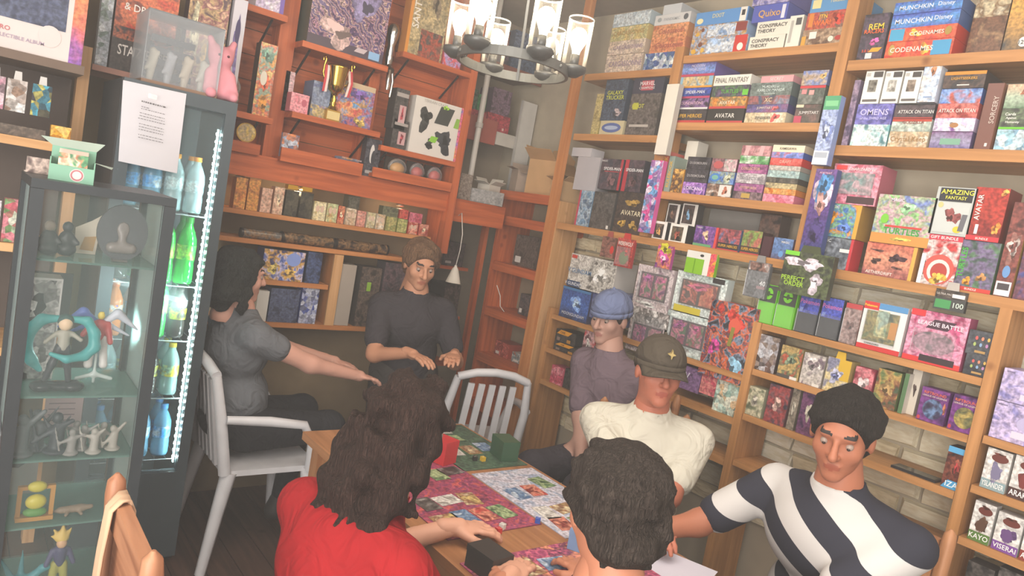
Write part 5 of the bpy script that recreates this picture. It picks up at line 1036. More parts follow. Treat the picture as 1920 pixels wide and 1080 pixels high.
# bottles
def bottle(kind, x, y, z, label, group):
    key = 'bottle_'+kind
    liquid, capc, lab, labc, H_, r = {'green': ('2fc24a', '2f9a3c', 'n 3cc050 8ad84c d8e07c', None, .27, .037), 'clear': ('b8dce0', 'd8902c', 'n a8ccd0 c8e0e0 88aab0', None, .225, .035), 'water': ('7ac0e4', '4a90d0', 'n 3c9ae0 6ab8ec d8eef4', None, .215, .034),
        'orange': ('d8782c', 'd86a20', 'n 3a4cb0 e08a30 d8e0e4', None, .21, .033), 'cola': ('4a4440', '34302c', 'n 3c3a38 b8b430 5a5450', None, .21, .033), 'lemon': ('a8d8d0', 'd8c040', 'n d8d04c 9ad0b8 e4e070', None, .215, .034)}[kind]
    t = thing(kind+'_bottle', label, 'bottle', (x, y, z+.0005), random.uniform(0, 6), group)
    if key in MATS:
        for nm, me in MATS[key]: link(nm, me, t)
        return t
    b = MB().lathe([(0,.002),(r*.9,.002),(r,.012),(r,H_*.28),(r*.93,H_*.32),(r*.97,H_*.36),(r,H_*.6),(r*.95,H_*.68),(r*.6,H_*.82),(r*.4,H_*.88),(r*.38,H_*.93)], glass(liquid, .55, .08) if kind in ('clear','water','lemon') else glass(liquid, .82, .08), n=16)
    c = MB().lathe([(r*.44,H_*.92),(r*.44,H_),(0,H_)], plain(capc, .4), n=14)
    lb = MB().lathe([(r*1.012,H_*.37),(r*1.02,H_*.59)], art(lab, .25), n=16)
    lst = []
    for nm, q in (('bottle_body', b), ('cap', c), ('wrap_label', lb)):
        me = q.mesh(nm); lst.append((nm, me)); link(nm, me, t)
    MATS[key] = lst; return t
rows = [(SH[0], ['water', 'water', 'clear', 'clear'], 'top shelf'), (SH[1], ['cola', 'green', 'green', 'green'], 'second shelf'), (SH[2], ['orange', 'orange', 'green', 'cola'], 'third shelf'), (SH[3], ['clear', 'lemon', 'cola', 'lemon'], 'fourth shelf'), (SH[4], ['water', 'water', 'water', 'water'], 'lowest shelf')]
word = {'green': 'green soda bottle', 'clear': 'clear water bottle with orange cap', 'water': 'blue-labelled water bottle', 'orange': 'orange soda bottle', 'cola': 'dark cola bottle', 'lemon': 'pale lemon drink bottle'}
for zt, ks, nm in rows:
    for i, kd in enumerate(ks):
        for j in range(2):
            bottle(kd, FX0+.075+i*.078, FY0+.105+j*.09, zt, '%s in the fridge, %s, %s row' % (word[kd], nm, 'front' if j == 0 else 'rear'), 'fridge bottles %s %s %d' % (nm, kd, j))
# the price sheet taped on the fridge door
pa, pb = on_y(222, 302, FY0-.006), on_y(332, 325, FY0-.006); pc = on_y(231, 150, FY0-.006); pd = on_y(350, 176, FY0-.006)
t = thing('price_sheet', 'white printed price sheet taped on the fridge door', 'sheet', tuple(pa))
n = 8; mb = MB(); vs = []
for i in range(n+1):
    for j in range(n+1):
        u, v = i/n, j/n; p = (pa*(1-u)+pb*u)*(1-v)+(pc*(1-u)+pd*u)*v
        vs.append(Vector((p[0], FY0-.004-.010*(1-v)**2*math.sin(u*3.1), p[2]))-Vector(pa))
mb.add(vs, [(i*(n+1)+j, (i+1)*(n+1)+j, (i+1)*(n+1)+j+1, i*(n+1)+j+1) for i in range(n) for j in range(n)], plain('cdc9ce', .6, vary=.03), True)
mb.build('paper', t)
W_ = Vector(pb-pa); Hh = Vector(pc-pa)
def pt(u, v): return W_*u+Hh*v+Vector((0, -.0185, 0))
lines = [(.30,.72,.80,.018,'5a5658'), (.30,.44,.735,.008,'6a666a'), (.30,.70,.71,.008,'6a666a'), (.28,.70,.655,.008,'6a666a'), (.28,.70,.62,.008,'6a666a'), (.26,.72,.585,.008,'6a666a'), (.28,.70,.52,.008,'6a666a'), (.28,.70,.485,.008,'6a666a'), (.28,.70,.45,.008,'6a666a'), (.28,.70,.385,.008,'6a666a'), (.28,.70,.35,.008,'6a666a')]
mb = MB()
for u0, u1, v, hh, c in lines:
    u = u0
    while u < u1:
        wd = random.uniform(.015, .05); mb.add([pt(u, v-hh/2), pt(min(u+wd, u1), v-hh/2), pt(min(u+wd, u1), v+hh/2), pt(u, v+hh/2)], [(0,1,2,3)], plain(c, .6)); u += wd+.012
mb.build('printed_lines', t)
MB().add([pt(.40,.86)+Vector((0,-.001,0)), pt(.55,.86)+Vector((0,-.001,0)), pt(.55,.92)+Vector((0,-.001,0)), pt(.40,.92)+Vector((0,-.001,0))], [(0,1,2,3)], glass('ffffff', .3)).build('tape', t)
# goods on top of the fridge
t = thing('high_board', 'dark shelf board behind the goods on top of the fridge', 'shelf', (.40, 3.285, 1.94)); MB().box((0,0,0), (.46,.30,.022), plain('a87868', .5)).build('board', t)
for p in ((.01,.28),(.44,.28)): MB().box((p[0]-.008, p[1], -.02), (p[0]+.008, p[1]+.018, 0), plain('4a4038', .5)).build('bracket', t)
lbox(203, 318, -70, 1.9625, 'n 4a3c3c 8a4a3c c06a48 34302e', 'game_box', 'red and black dragon adventure game box above the fridge', {'d': [(0,.42,1,.8,'n c8503c d87850 7a3830'), (0,0,1,.3,'n 3c3634 4a403c 34302e')], 't': [('& DRAGONS',.58,.62,.07,'f0e8e0'), ('STARTER SET',.55,.2,.1,'e8e0d8')]}, Y=3.30, dep=.07)
lbox(176, 200, -60, 1.9625, 'v c8ccd4 9aa4ac e0e4e8 7a8c84', 'foil_bag', 'silver foil bag beside the dragon game box', {'rough': .15}, Y=3.32, dep=.05)
lbox(335, 410, -40, 1.9625, 'n 5a4048 c8a878 8a4c58 d8b090', 'toy_box', 'maroon toy box with pale faces behind the clear case', {'d': [(.05,.3,.35,.8,'d8cfae','t'), (.4,.15,.7,.5,'d8b060','t'), (.7,.2,.95,.6,'a8445c','t')]}, Y=3.33, dep=.08)
lbox(416, 441, -5, 1.9625, 's d0ccd4', 'toy_box', 'narrow white toy box with violet figure beside the maroon one', {'d': [(.2,.1,.8,.9,'6a5a94','t'), (.3,.55,.7,.8,'3c3060','e')]}, Y=3.31, dep=.06)
# clear acrylic case with grey figures
pa = on_y(262, 158, 3.0); xa = pa[0]; xb = x_at(404, 3.0, FT); t = thing('clear_case', 'clear acrylic case of grey figures on top of the fridge', 'display case', ((xa+xb)/2, 2.99, FT+.001)); w_ = xb-xa; hc = .265
MB().box((-w_/2,0,0), (w_/2,.24,.014), plain('8a6c58', .5)).build('base', t)
mb = MB(); g = glass('f0f6fa', .10)
mb.box((-w_/2,0,.014), (w_/2,.003,hc), g); mb.box((-w_/2,.237,.014), (w_/2,.24,hc), g); mb.box((-w_/2,.003,.014), (-w_/2+.003,.237,hc), g); mb.box((w_/2-.003,.003,.014), (w_/2,.237,hc), g); mb.box((-w_/2,0,hc), (w_/2,.24,hc+.003), g); mb.build('cover', t)
for k in range(4):
    xx = -w_*.34+k*w_*.23; bm_ = blob([('c', (xx,.1,.02), (xx+.005,.1,.1), .012, .018), ('c', (xx,.1,.08), (xx+.022,.085,.13), .009, .006), ('c', (xx,.1,.08), (xx-.02,.085,.06), .008, .006), ('e', (xx+.004,.1,.13), (.014,.014,.017))], .012, .006)
    organic('figure', t, [bm_], [plain(('b0a894', '8c8c90', 'a89a84', 'b8b4a8')[k], .4)])
for k in range(4): MB().box((-w_*.3, .2, .05+k*.045), (w_*.3, .205, .075+k*.045), plain('54565c', .3, .5)).build('rear_panel', t)
# pink plush toy, clear bag
p = on_y(428, 190, 3.05); q = Vector((FX1-.055, 3.06, FT))
t = thing('plush_toy', 'pink plush toy slumped on the right end of the fridge top', 'plush toy', tuple(q))
pr = [('e', (0,0,.075), (.05,.045,.075)), ('e', (-.005,-.01,.17), (.048,.042,.045)), ('c', (-.035,0,.2), (-.05,0,.235), .016, .012), ('c', (.03,0,.2), (.04,0,.235), .016, .012), ('c', (-.04,-.02,.1), (-.05,-.04,.04), .018, .014), ('c', (.04,-.02,.1), (.055,-.045,.04), .018, .014), ('c', (-.03,-.02,.03), (-.04,-.07,.02), .02, .02), ('c', (.03,-.02,.03), (.045,-.07,.02), .02, .018)]
organic('body', t, [blob(pr, .025, .006)], [plain('d8909a', .85)])
for s in (-1, 1): MB().ball((s*.017-.005, -.05, .175), .005, plain('5a2c34', .3), 6).build('eye', t)
q = Vector((.95, 3.42, 1.922)); t = thing('clear_bag', 'crumpled clear plastic bag beside the pink plush', 'bag', tuple(q))
pr = [('e', (0,.03,.085), (.055,.04,.085)), ('e', (.01,.03,.16), (.03,.03,.04))]
f0 = field(pr, .03)
organic('film', t, [blob(pr, .03, .008, lambda P: f0(P)+.008*np.sin(70*P[:,0]+30*P[:,2])*np.sin(55*P[:,2]-40*P[:,1]), .01)], [glass('e8dcd8', .22, .12)])

# ================================================================== GLASS CABINET
CX0, CX1, CY0, CY1, CT = .166, .514, 2.20, 2.54, 1.542
t = thing('glass_cabinet', 'black-framed glass display cabinet full of figurines', 'cabinet', (CX0, CY0, 0)); b0 = Vector(t.location)
cb = plain('353a3d', .4); P = .030
for (x_, y_) in ((CX0, CY0), (CX1-P, CY0), (CX0, CY1-P), (CX1-P, CY1-P)): fp('post', (x_, y_, .10), (x_+P, y_+P, CT-.025), cb)
fp('top', (CX0, CY0, CT-.024), (CX1, CY1, CT), cb); fp('base', (CX0, CY0, 0), (CX1, CY1, .10), cb)
gl = glass('d8eeea', .02)
fp('glass_pane', (CX0+P, CY0+.012, .10), (CX1-P, CY0+.016, CT-.025), gl)
for xx in (CX0+.012, CX1-.016): fp('glass_pane', (xx, CY0+P, .10), (xx+.004, CY1-P, CT-.025), gl)
CS = (1.332, .952, .768, .573, .34)
for zt in CS: fp('glass_shelf', (CX0+.017, CY0+.032, zt-.006), (CX1-.017, CY1-.012, zt), glass('9cc4b8', .16))
fp('label_strip', (CX0+.05, CY1-.010, 1.05), (CX0+.16, CY1-.006, 1.25), plain('4a4644', .6))
def figurine(name, label, x, y, z, parts, k=.008, h=.0045, eyes=None):
    """parts: list of (part name, prims, colour, roughness)"""
    t = thing(name, label, 'figurine', (x, y, z+.0005))
    for nm, pr, c, ro in parts: organic(nm, t, [blob(pr, k, h)], [plain(c, ro)])
    return t
def curve(pts, r0, r1, rm=None):
    n = len(pts)-1; out = []
    for i in range(n):
        ra = r0+(r1-r0)*i/n; rb = r0+(r1-r0)*(i+1)/n
        if rm: ra += rm*math.sin(math.pi*i/n); rb += rm*math.sin(math.pi*(i+1)/n)
        out.append(('c', pts[i], pts[i+1], ra, rb))
    return out
# standing dancer with a long teal scarf ring
zz = CS[1]; X0, Y0 = .290, CY0+.09
legs = [('c', (-.035,0,.03), (-.022,0,.075), .008, .010), ('c', (-.022,0,.075), (-.006,0,.125), .010, .014), ('c', (.022,0,.03), (.016,0,.075), .008, .010), ('c', (.016,0,.075), (.006,0,.125), .010, .014)]
tor = [('c', (0,0,.125), (0,0,.165), .016, .014), ('c', (-.018,0,.165), (-.045,-.01,.14), .007, .006), ('c', (.018,0,.165), (.04,-.015,.15), .007, .006)]
head = [('e', (0,0,.193), (.018,.018,.021))]
hair = [('e', (0,.006,.200), (.021,.020,.020))]
scarf = curve([(-.01,.01,.205),(-.055,.012,.20),(-.085,.01,.165),(-.09,.005,.12),(-.07,0,.085),(-.05,-.004,.06)], .009, .008, .010)+curve([(.01,.01,.205),(.055,.012,.20),(.075,.01,.165),(.078,.005,.125),(.055,0,.10),(.01,-.022,.095),(-.03,-.022,.11)], .009, .006, .008)
figurine('dancer_figurine', 'dancer figurine ringed by a long teal scarf on dark base', X0, Y0, zz, [('base', [('e', (-.04,0,.012), (.03,.03,.016)), ('e', (.0,.01,.010), (.03,.03,.013)), ('e', (.035,0,.012), (.03,.03,.016))], '2c2c30', .2), ('legs', legs, '34343a', .35), ('torso', tor, '9a9488', .5), ('head', head, 'd8b898', .5), ('hair', hair, '34504e', .5), ('scarf', scarf, '3f9a9a', .35)], .008, .0045)
# winged robot on a clear stand
X0, Y0 = .385, CY0+.15
wing = lambda s: [('c', (s*.01,.01,.185), (s*.045,.012,.215), .010, .012), ('c', (s*.045,.012,.215), (s*.105,.015,.165), .014, .003), ('c', (s*.02,.015,.18), (s*.085,.02,.145), .010, .003)]
figurine('robot_figurine', 'winged blue, white and red robot figurine on a clear stand', X0, Y0, zz, [('stand', [('c', (0,0,.006), (0,0,.09), .005, .004), ('c', (-.045,0,.016), (0,0,.03), .006, .007), ('c', (.045,0,.016), (0,0,.03), .006, .007)], 'b8c4c0', .2),
   ('legs', [('c', (-.014,0,.14), (-.018,0,.085), .011, .010), ('c', (-.018,0,.085), (-.02,-.004,.06), .010, .012), ('c', (.014,0,.14), (.018,0,.085), .011, .010), ('c', (.018,0,.085), (.02,-.004,.06), .010, .012)], 'd0ccc8', .4), ('torso', [('c', (0,0,.145), (0,0,.18), .014, .018), ('c', (-.02,0,.182), (-.042,-.005,.15), .010, .008), ('c', (.02,0,.182), (.03,-.012,.13), .010, .008)], 'b84444', .4),
   ('head', [('e', (0,-.002,.208), (.010,.011,.012)), ('c', (0,-.006,.216), (-.014,-.008,.228), .002, .001), ('c', (0,-.006,.216), (.014,-.008,.228), .002, .001)], 'd8c050', .4), ('wing', wing(-1), '5a6cb0', .4), ('wing', wing(1), 'c8ccd8', .4)], .006, .004)
# boxed black-white figure in a white frame box, shelf 2 left
t = thing('framed_box', 'white-framed box with black and white patterned art inside the cabinet', 'box', (.235, CY0+.20, CS[1]+.001))
MB().box((-.045,0,0), (.05,.08,.30), plain('c8c4c0', .4), art('v 2e2c2e d0ccc8 4a4648 e0dcd8 7a7476')).build('carton', t)
mb = MB(); fr = plain('d4d0cc', .4)
for lo, hi in (((-.045,-.004,0), (-.041,0,.30)), ((.046,-.004,0), (.05,0,.30)), ((-.041,-.004,.294), (.046,0,.30))): mb.box(lo, hi, fr)
mb.build('frame_edge', t)
# top shelf: dark oval plaque, helmet-like dark figures
t = thing('oval_plaque', 'dark oval glass plaque with an engraved bust, top cabinet shelf', 'plaque', (.405, CY0+.10, CS[0]+.001))
n = 28; ov = [(.066*math.cos(2*math.pi*i/n), .084+.081*math.sin(2*math.pi*i/n)) for i in range(n)]
MB().prism(ov, 0, .010, plain('4c4c50', .15), plain('2c2c30', .3)).build('oval_plate', t)
organic('engraved_bust', t, [blob([('e', (0,-.001,.095), (.017,.005,.022)), ('c', (-.024,-.001,.04), (.024,-.001,.04), .016, .016), ('c', (0,-.001,.05), (0,-.001,.08), .010, .008)], .012, .0035)], [plain('7a706c', .3)])
MB().box((-.02,-.006,0), (.02,.016,.006), plain('5a5450', .4)).build('foot', t)
for k, (x_, dsc) in enumerate(((.228, 'black seated figurine at the left of the top cabinet shelf'), (.272, 'black hooded figurine beside the oval plaque, top cabinet shelf'))):
    figurine('dark_figurine', dsc, x_, CY0+.1+.02*k, CS[0], [('body', [('e', (0,0,.02), (.026,.026,.02)), ('c', (0,0,.03), (0,0,.06), .016, .014), ('c', (-.012,0,.055), (-.028,-.015,.03), .007, .006), ('c', (.012,0,.055), (.026,-.012,.04), .007, .006)], '2c2c2e', .35), ('head', [('e', (0,-.002,.082), (.014,.014,.016))], ('8a7a6c', '2e2e32')[k], .4)], .01, .0045)
t = thing('folded_card', 'white and tan folded paper card at the top of the cabinet', 'card', (.335, CY0+.2, CS[0]+.001)); MB().prism([(-.03,0),(.022,.0),(.03,.12),(.005,.10),(-.035,.075)], 0, .004, plain('dcd0bc', .6)).build('card', t); MB().prism([(-.02,.012),(.015,.01),(.02,.055),(-.01,.05)], -.0012, -.0002, plain('c49a60', .6)).build('tan_panel', t)
# miniatures, shelf 3
random.seed(11)
for k in range(9):
    big = k < 3; x_ = (.215, .255, .300, .335, .365, .392, .35, .418, .445)[k]; y_ = CY0+(.07, .11, .08, .06, .09, .06, .13, .11, .08)[k]; s = 2.1 if big else 1.35
    j = lambda a: random.uniform(-a, a)
    pr = [('e', (0,0,.004*s), (.016*s,.016*s,.005*s)), ('c', (0,0,.008*s), (.002,0,.034*s), .009*s, .008*s), ('e', (j(.004),-.002,.05*s), (.007*s,.007*s,.008*s)), ('c', (0,0,.036*s), ((.022+j(.006))*s,-.006,(.045+j(.02))*s), .005*s, .003*s), ('c', (0,0,.036*s), ((-.022+j(.006))*s,-.004,(.03+j(.02))*s), .005*s, .003*s), ('c', (-.02*s,-.004,.01), ((-.028+j(.01))*s,0,.062*s), .0025*s, .002*s)]
    if big: pr += [('c', (.01,.008,.06), ((.04+j(.01)),.012,.11+j(.02)), .009, .002), ('c', (-.01,.008,.06), ((-.04+j(.01)),.012,.10+j(.02)), .009, .002)]
    dsc = ('large dark grey winged miniature at the left of the miniature shelf', 'large dark grey horned miniature, second on the miniature shelf', 'large black clawed miniature with raised wing, third on the miniature shelf', 'small pewter miniature in front of the black one', 'small pewter miniature holding a spear, miniature shelf', 'small pale miniature mid-right on the miniature shelf', 'small pewter miniature in the rear of the miniature shelf', 'small pale grey miniature right of the rear one', 'small pale miniature at right end of the miniature shelf')[k]
    figurine('miniature', dsc, x_, y_, CS[2], [('sculpt', pr, ('5a5c5e', '54565a', '34363c', '8a8480', '8c8884', 'a8a098', '8a8682', '9a948c', 'a8a096')[k], .45)], .006, .004)
t = thing('note_card', 'pink printed card standing behind the miniatures', 'card', (.335, CY1-.07, CS[2]+.001)); MB().box((-.05,0,0), (.05,.003,.15), plain('c8b0b0', .6)).build('card', t)
mb = MB()
for k in range(6): mb.box((-.04,-.0008,.03+k*.018), (.03,-.0002,.033+k*.018), plain('8a7478', .6))
mb.build('printed_lines', t)
t = thing('note_card', 'brown plain card standing left behind the miniatures', 'card', (.245, CY1-.06, CS[2]+.001)); MB().box((-.035,0,0), (.035,.003,.15), plain('7a6a58', .6)).build('card', t); MB().box((-.03,-.001,.1), (.03,-.0002,.14), plain('8c7a66', .6)).build('panel', t)
# shelf 4: yellow-green toy in orange frame, small grey lizard
t = thing('framed_toy', 'yellow and green toy standing in an orange wooden frame', 'toy', (.268, CY0+.075, CS[3]+.001))
mb = MB(); og = plain('b8823c', .5)
for lo, hi in (((-.045,-.01,0), (.045,.02,.012)), ((-.045,0,.012), (-.034,.014,.10)), ((.034,0,.012), (.045,.014,.10)), ((-.034,0,.09), (.034,.014,.10))): mb.box(lo, hi, og)
mb.build('frame', t)
organic('toy_body', t, [blob([('e', (0,-.002,.055), (.026,.016,.022)), ('e', (0,-.002,.10), (.024,.014,.016))], .01, .004)], [plain('c8b83c', .4)]); organic('toy_foot', t, [blob([('e', (0,-.003,.025), (.03,.016,.014))], .01, .004)], [plain('5a8c3c', .5)])
figurine('lizard_figurine', 'small tan crouching lizard figurine right of the framed toy', .365, CY0+.09, CS[3], [('body', [('c', (-.03,0,.014), (.02,0,.016), .010, .012), ('c', (.02,0,.016), (.045,-.005,.02), .010, .007), ('c', (-.03,0,.014), (-.06,.005,.008), .007, .003), ('c', (-.015,-.012,.01), (-.02,-.022,.006), .005, .005), ('c', (.015,-.012,.01), (.02,-.022,.006), .005, .005)], '8a7460', .5)], .006, .004)
t = thing('note_card', 'white card with grey sketch at the left of the toy shelf', 'card', (.235, CY1-.08, CS[3]+.001)); MB().box((-.05,0,0), (.05,.003,.15), plain('a8a49e', .6)).build('card', t); MB().prism([(-.04,.09),(.0,.085),(.02,.1),(-.01,.11)], -.001, -.0002, plain('5a5856', .6)).build('sketch', t)
# shelf 5: golden-haired figurine and teal creature
figurine('warrior_figurine', 'small figurine with spiky golden hair near the cabinet bottom', .345, CY0+.08, CS[4], [('hair', [('c', (0,0,.165), (0,0,.205), .016, .003), ('c', (-.008,0,.168), (-.024,0,.195), .010, .002), ('c', (.008,0,.168), (.022,0,.195), .010, .002), ('c', (-.01,0,.165), (-.03,0,.175), .008, .002)], 'd8b45c', .5), ('head', [('e', (0,-.006,.152), (.014,.013,.016))], 'd8a880', .5), ('torso', [('c', (0,0,.09), (0,0,.128), .014, .018), ('c', (-.02,0,.128), (-.034,-.01,.09), .008, .007), ('c', (.02,0,.128), (.034,-.01,.09), .008, .007)], '4a4468', .5), ('legs', [('c', (-.01,0,.085), (-.018,0,.012), .012, .010), ('c', (.01,0,.085), (.018,0,.012), .012, .010), ('e', (0,0,.006), (.035,.025,.006))], 'a8a04c', .5)], .006, .004)
figurine('dragon_figurine', 'teal crouching dragon figurine in the lowest cabinet corner', .255, CY0+.09, CS[4], [('body', [('e', (0,0,.03), (.035,.025,.03)), ('c', (.02,0,.045), (.05,-.005,.075), .014, .010), ('e', (.056,-.008,.08), (.016,.012,.011)), ('c', (-.02,0,.05), (-.055,.01,.12), .010, .002), ('c', (0,.01,.05), (.0,.015,.13), .010, .002)], '4a8c94', .4)], .008, .004)
# open display of cards on the cabinet
xq, yq = .263, 2.30; t = thing('card_display', 'small open teal card display box on top of the cabinet', 'display box', (xq, yq, CT+.0005), -.12)
te = plain('7aa890', .5); mb = MB(); w_, d_ = .105, .075
mb.box((-w_/2,-d_/2,0), (w_/2,d_/2,.003), te); mb.box((-w_/2,-d_/2,.003), (w_/2,-d_/2+.003,.042), te); mb.box((-w_/2,d_/2-.003,.003), (w_/2,d_/2,.09), te)
mb.box((-w_/2,-d_/2+.003,.003), (-w_/2+.003,d_/2-.003,.06), te); mb.box((w_/2-.003,-d_/2+.003,.003), (w_/2,d_/2-.003,.06), te); mb.build('tray', t)
MB().add([(-w_/2,d_/2,.09),(w_/2,d_/2,.09),(w_/2+.02,d_/2+.035,.115),(-w_/2-.03,d_/2+.03,.11)], [(0,1,2,3)], plain('a8b8ac', .5)).build('lid_flap', t)
MB().add([(w_/2,-d_/2,.06),(w_/2,d_/2,.06),(w_/2+.045,d_/2,.055),(w_/2+.04,-d_/2+.02,.05)], [(0,1,2,3)], plain('a8b8ac', .5)).build('side_flap', t)
for k in range(6): MB().box((-.034,-.03+k*.009,.004), (.034,-.0285+k*.009,.075+k*.002), plain('d8b8a8', .5), art('n 5a9468 c8785c e0d0b0 4a8a60') if k == 0 else None).build('card', t)
MB().lathe([(0,0),(.017,0)], plain('d4c8c4', .5), n=16).build('round_sticker', t, (.012, -d_/2-.0006, .02)).rotation_euler = (math.pi/2, 0, 0)
MB().lathe([(.011,.0004),(.015,.0004)], plain('b06a70', .5), n=16).build('sticker_ring', t, (.012, -d_/2-.0006, .02)).rotation_euler = (math.pi/2, 0, 0)
t = thing('photo_strip', 'small printed photo card leaning on the cabinet top, left', 'card', (.20, 2.47, CT+.001)); MB().box((-.03,0,0), (.03,.003,.045), plain('b8aca4', .5), art('n 8a7a74 c8b4a8 6a5a58')).build('print', t); MB().box((-.032,.003,0), (-.02,.03,.004), plain('b8aca4', .5)).build('foot', t)

# far-left shelves
S3 = dict(Y=2.985)
q = on_y(0, 85, 2.985)
product('album_box', 'white and orange album box with navy front, far left top shelf', 'album box', (.165, 2.985, 1.9155), 0, .33, .30, .1, 's d8ccc8', {'d': [(.88,0,1,1,'g 8a5ab0 d86a5c e8a050'), (.15,.33,.83,1,'n 3c4460 505872 343a54'), (.6,.12,.8,.36,'d8c8c4','e'), (.2,.5,.3,.78,'9aa0b4','e')], 't': [('ULTRA PRO',.2,.22,.05,'c06a6c'), ('COLLECTIBLE ALBUM',.42,.14,.04,'a894a8')], 'rough': .2})
for k, (x_, st, dsc) in enumerate(((.095, 'v b07a8c d8c0c8 6a5058', 'pink foil pack hanging under the album box, leftmost'), (.155, 'v b8b4b0 7a6458 d8d8d8 8a7060', 'silver foil pack with brown beast hanging under the album box'), (.225, 'v 3c3a40 4a9ab0 2c2a30 b8b060', 'black foil pack with blue-gold streaks hanging under the album box'))):
    product('booster_pack', dsc, 'booster pack', (x_, 2.955, 1.715), 0, .055, .105, .012, st, {'rough': .12, 'tab': 'c8c4c0'})
lbox(0, 30, 372, 1.2705, 'v c87a84 d8d0c4 6a8a5c b05a64', 'booster_pack', 'bright flowered foil pack at far left below the pine board', {'rough': .12}, **S3, dep=.04)
lbox(-45, -4, 372, 1.2705, 'v 8a7a84 d8d0d4 5a4a54', 'booster_pack', 'grey flowered foil pack at far left edge', {'rough': .12}, **S3, dep=.04)
product('foil_bag', 'golden foil bag behind the card display on the pine board', 'bag', (.295, 2.99, 1.6358), 0, .06, .06, .04, 'v d89c30 e8c470 a8701c', {'rough': .1})
product('game_box', 'dark game box lying flat on the pine board, far left', 'game box', (.16, 2.985, 1.6358), 0, .18, .035, .12, 'n 54483f 6a5c50 443a34', {})
t = bpy.data.objects['side_shelving']; MB().box((0, 0, -.03), (.74, .32, 0), W_P[0]).build('board', t, (0, 0, .44))
t = thing('gift_bag', 'round purple drum bag at the left edge beside the cabinet', 'bag', (.15, 3.09, .441)); pu = plain('54468c', .35)
MB().lathe([(0,0),(.07,0),(.085,.02),(.09,.10),(.086,.19),(.07,.22),(0,.22)], pu, n=24).build('drum', t); MB().lathe([(.0905,.09),(.0915,.1),(.0905,.11)], plain('b8b0c8', .4), n=24).build('band', t)
MB().tube([(-.05,0,.215),(-.04,0,.27),(.0,0,.29),(.04,0,.27),(.05,0,.215)], .004, plain('8a7cb8', .4), 6).build('handle', t)

# ================================================================== CHANDELIER
cx, cy, cz = 1.63, 2.24, 2.215; RR = .215
t = thing('chandelier', 'black ring chandelier with lit bulbs in clear glass cylinders', 'chandelier', (cx, cy, cz)); bk = plain('5a5a58', .4, .5); ir = plain('6a6a66', .45, .4)
n = 48; mb = MB()
prof = [(RR-.012,-.0), (RR-.012,.034), (RR+.0,.034), (RR+.0,.0)]
vs = [(r*math.cos(2*math.pi*k/n), r*math.sin(2*math.pi*k/n), z) for r, z in prof for k in range(n)]
mb.add(vs, [(((i+1)%4)*n+k, ((i+1)%4)*n+(k+1)%n, i*n+(k+1)%n, i*n+k) for i in range(4) for k in range(n)], ir, False); mb.build('ring', t)
for k in range(6):
    a = math.radians(16+60*k); x_, y_ = (RR+.012)*math.cos(a), (RR+.012)*math.sin(a)
    s = MB().lathe([(0,-.022),(.02,-.022),(.046,-.004),(.05,.006),(.05,.016),(.0,.016)], bk, n=20).build('cup', t, (x_, y_, .030))
    MB().lathe([(0,.016),(.017,.016),(.017,.06),(0,.06)], bk, n=14).build('socket', s)
    gm = MB().lathe([(.045,.017),(.047,.05),(.048,.19)], glass('b8b4ac', .02), n=24); gm.build('glass_cylinder', s)
    MB().lathe([(.0475,.189),(.0490,.192),(.0475,.195),(.0465,.192),(.0475,.189)], glass('e0e0e0', .3), n=24).build('glass_rim', s)
    MB().lathe([(.013,.06),(.016,.075),(.03,.105),(.033,.125),(.028,.145),(.015,.157),(0,.160)], emit('fff0d4', 7), n=18).build('bulb', s)
    l = bpy.data.lights.new('bulb_light', 'POINT'); l.energy = 2.4; l.color = (1, .86, .66); l.shadow_soft_size = .035
    lo_ = bpy.data.objects.new('bulb_light', l); COL.objects.link(lo_); lo_.parent = t; lo_.location = (x_, y_, .215)
for k in range(3):
    a = math.radians(46+120*k); MB().bar(((RR-.018)*math.cos(a), (RR-.018)*math.sin(a), .0), ((RR-.018)*.1*math.cos(a), (RR-.018)*.1*math.sin(a), TOP-cz-.06), .010, .006, bk).build('strap', t)
    MB().ball(((RR+.001)*math.cos(a), (RR+.001)*math.sin(a), .017), .007, ir, 6).build('bolt', t)
MB().lathe([(0,TOP-cz-.06),(.03,TOP-cz-.06),(.06,TOP-cz-.02),(.065,TOP-cz-.001),(0,TOP-cz-.001)], bk, n=20).build('ceiling_rose', t)

# ================================================================== CHAIRS AND TABLE
def on_z(px, py, z): d = ray(px, py); return EYE+d*((z-EYE[2])/d[2])
def wooden_chair(label, loc, rz, group=None, col=('b5805a', '94643f'), back=True):
    """seat centre at loc, the sitter faces local +y"""
    t = thing('wooden_chair', label, 'chair', (loc[0], loc[1], 0), rz, group); m = [wood(col[0], col[1], a) for a in range(3)]
    MB().box((-.19,-.19,.425), (.19,.19,.452), m[0]).build('seat', t)
    for sx in (-1, 1):
        MB().bar((sx*.165,.165,0), (sx*.16,.16,.424), .034, .034, m[2]).build('leg', t)
        MB().tube([(sx*.17,-.185,0), (sx*.17,-.205,.44), (sx*.17,-.222,.75), (sx*.17,-.235,.955), (sx*.17,-.236,.985), (sx*.17,-.236,1.0)], [.017,.018,.019,.020,.017,.004], m[2], 10).build('back_post', t)
        MB().bar((sx*.165,.15,.2), (sx*.168,-.18,.2), .02, .025, m[1]).build('stretcher', t)
    MB().bar((-.15,-.232,.93), (.15,-.232,.93), .026, .06, m[0]).build('top_rail', t)
    MB().bar((-.15,-.225,.80), (.15,-.225,.80), .014, .16, m[0]).build('back_panel', t)
    MB().bar((-.15,-.212,.58), (.15,-.212,.58), .018, .045, m[0]).build('lower_rail', t)
    return t
ch = wooden_chair('brown wooden chair with a beige scarf over its back, front left', (.555, 1.38), -math.pi/2, None, ('b07c5c', '8a5a40'))
t = thing('scarf', 'beige cloth strip hanging over the chair back, front left', 'scarf', (.322, 1.50, .965))
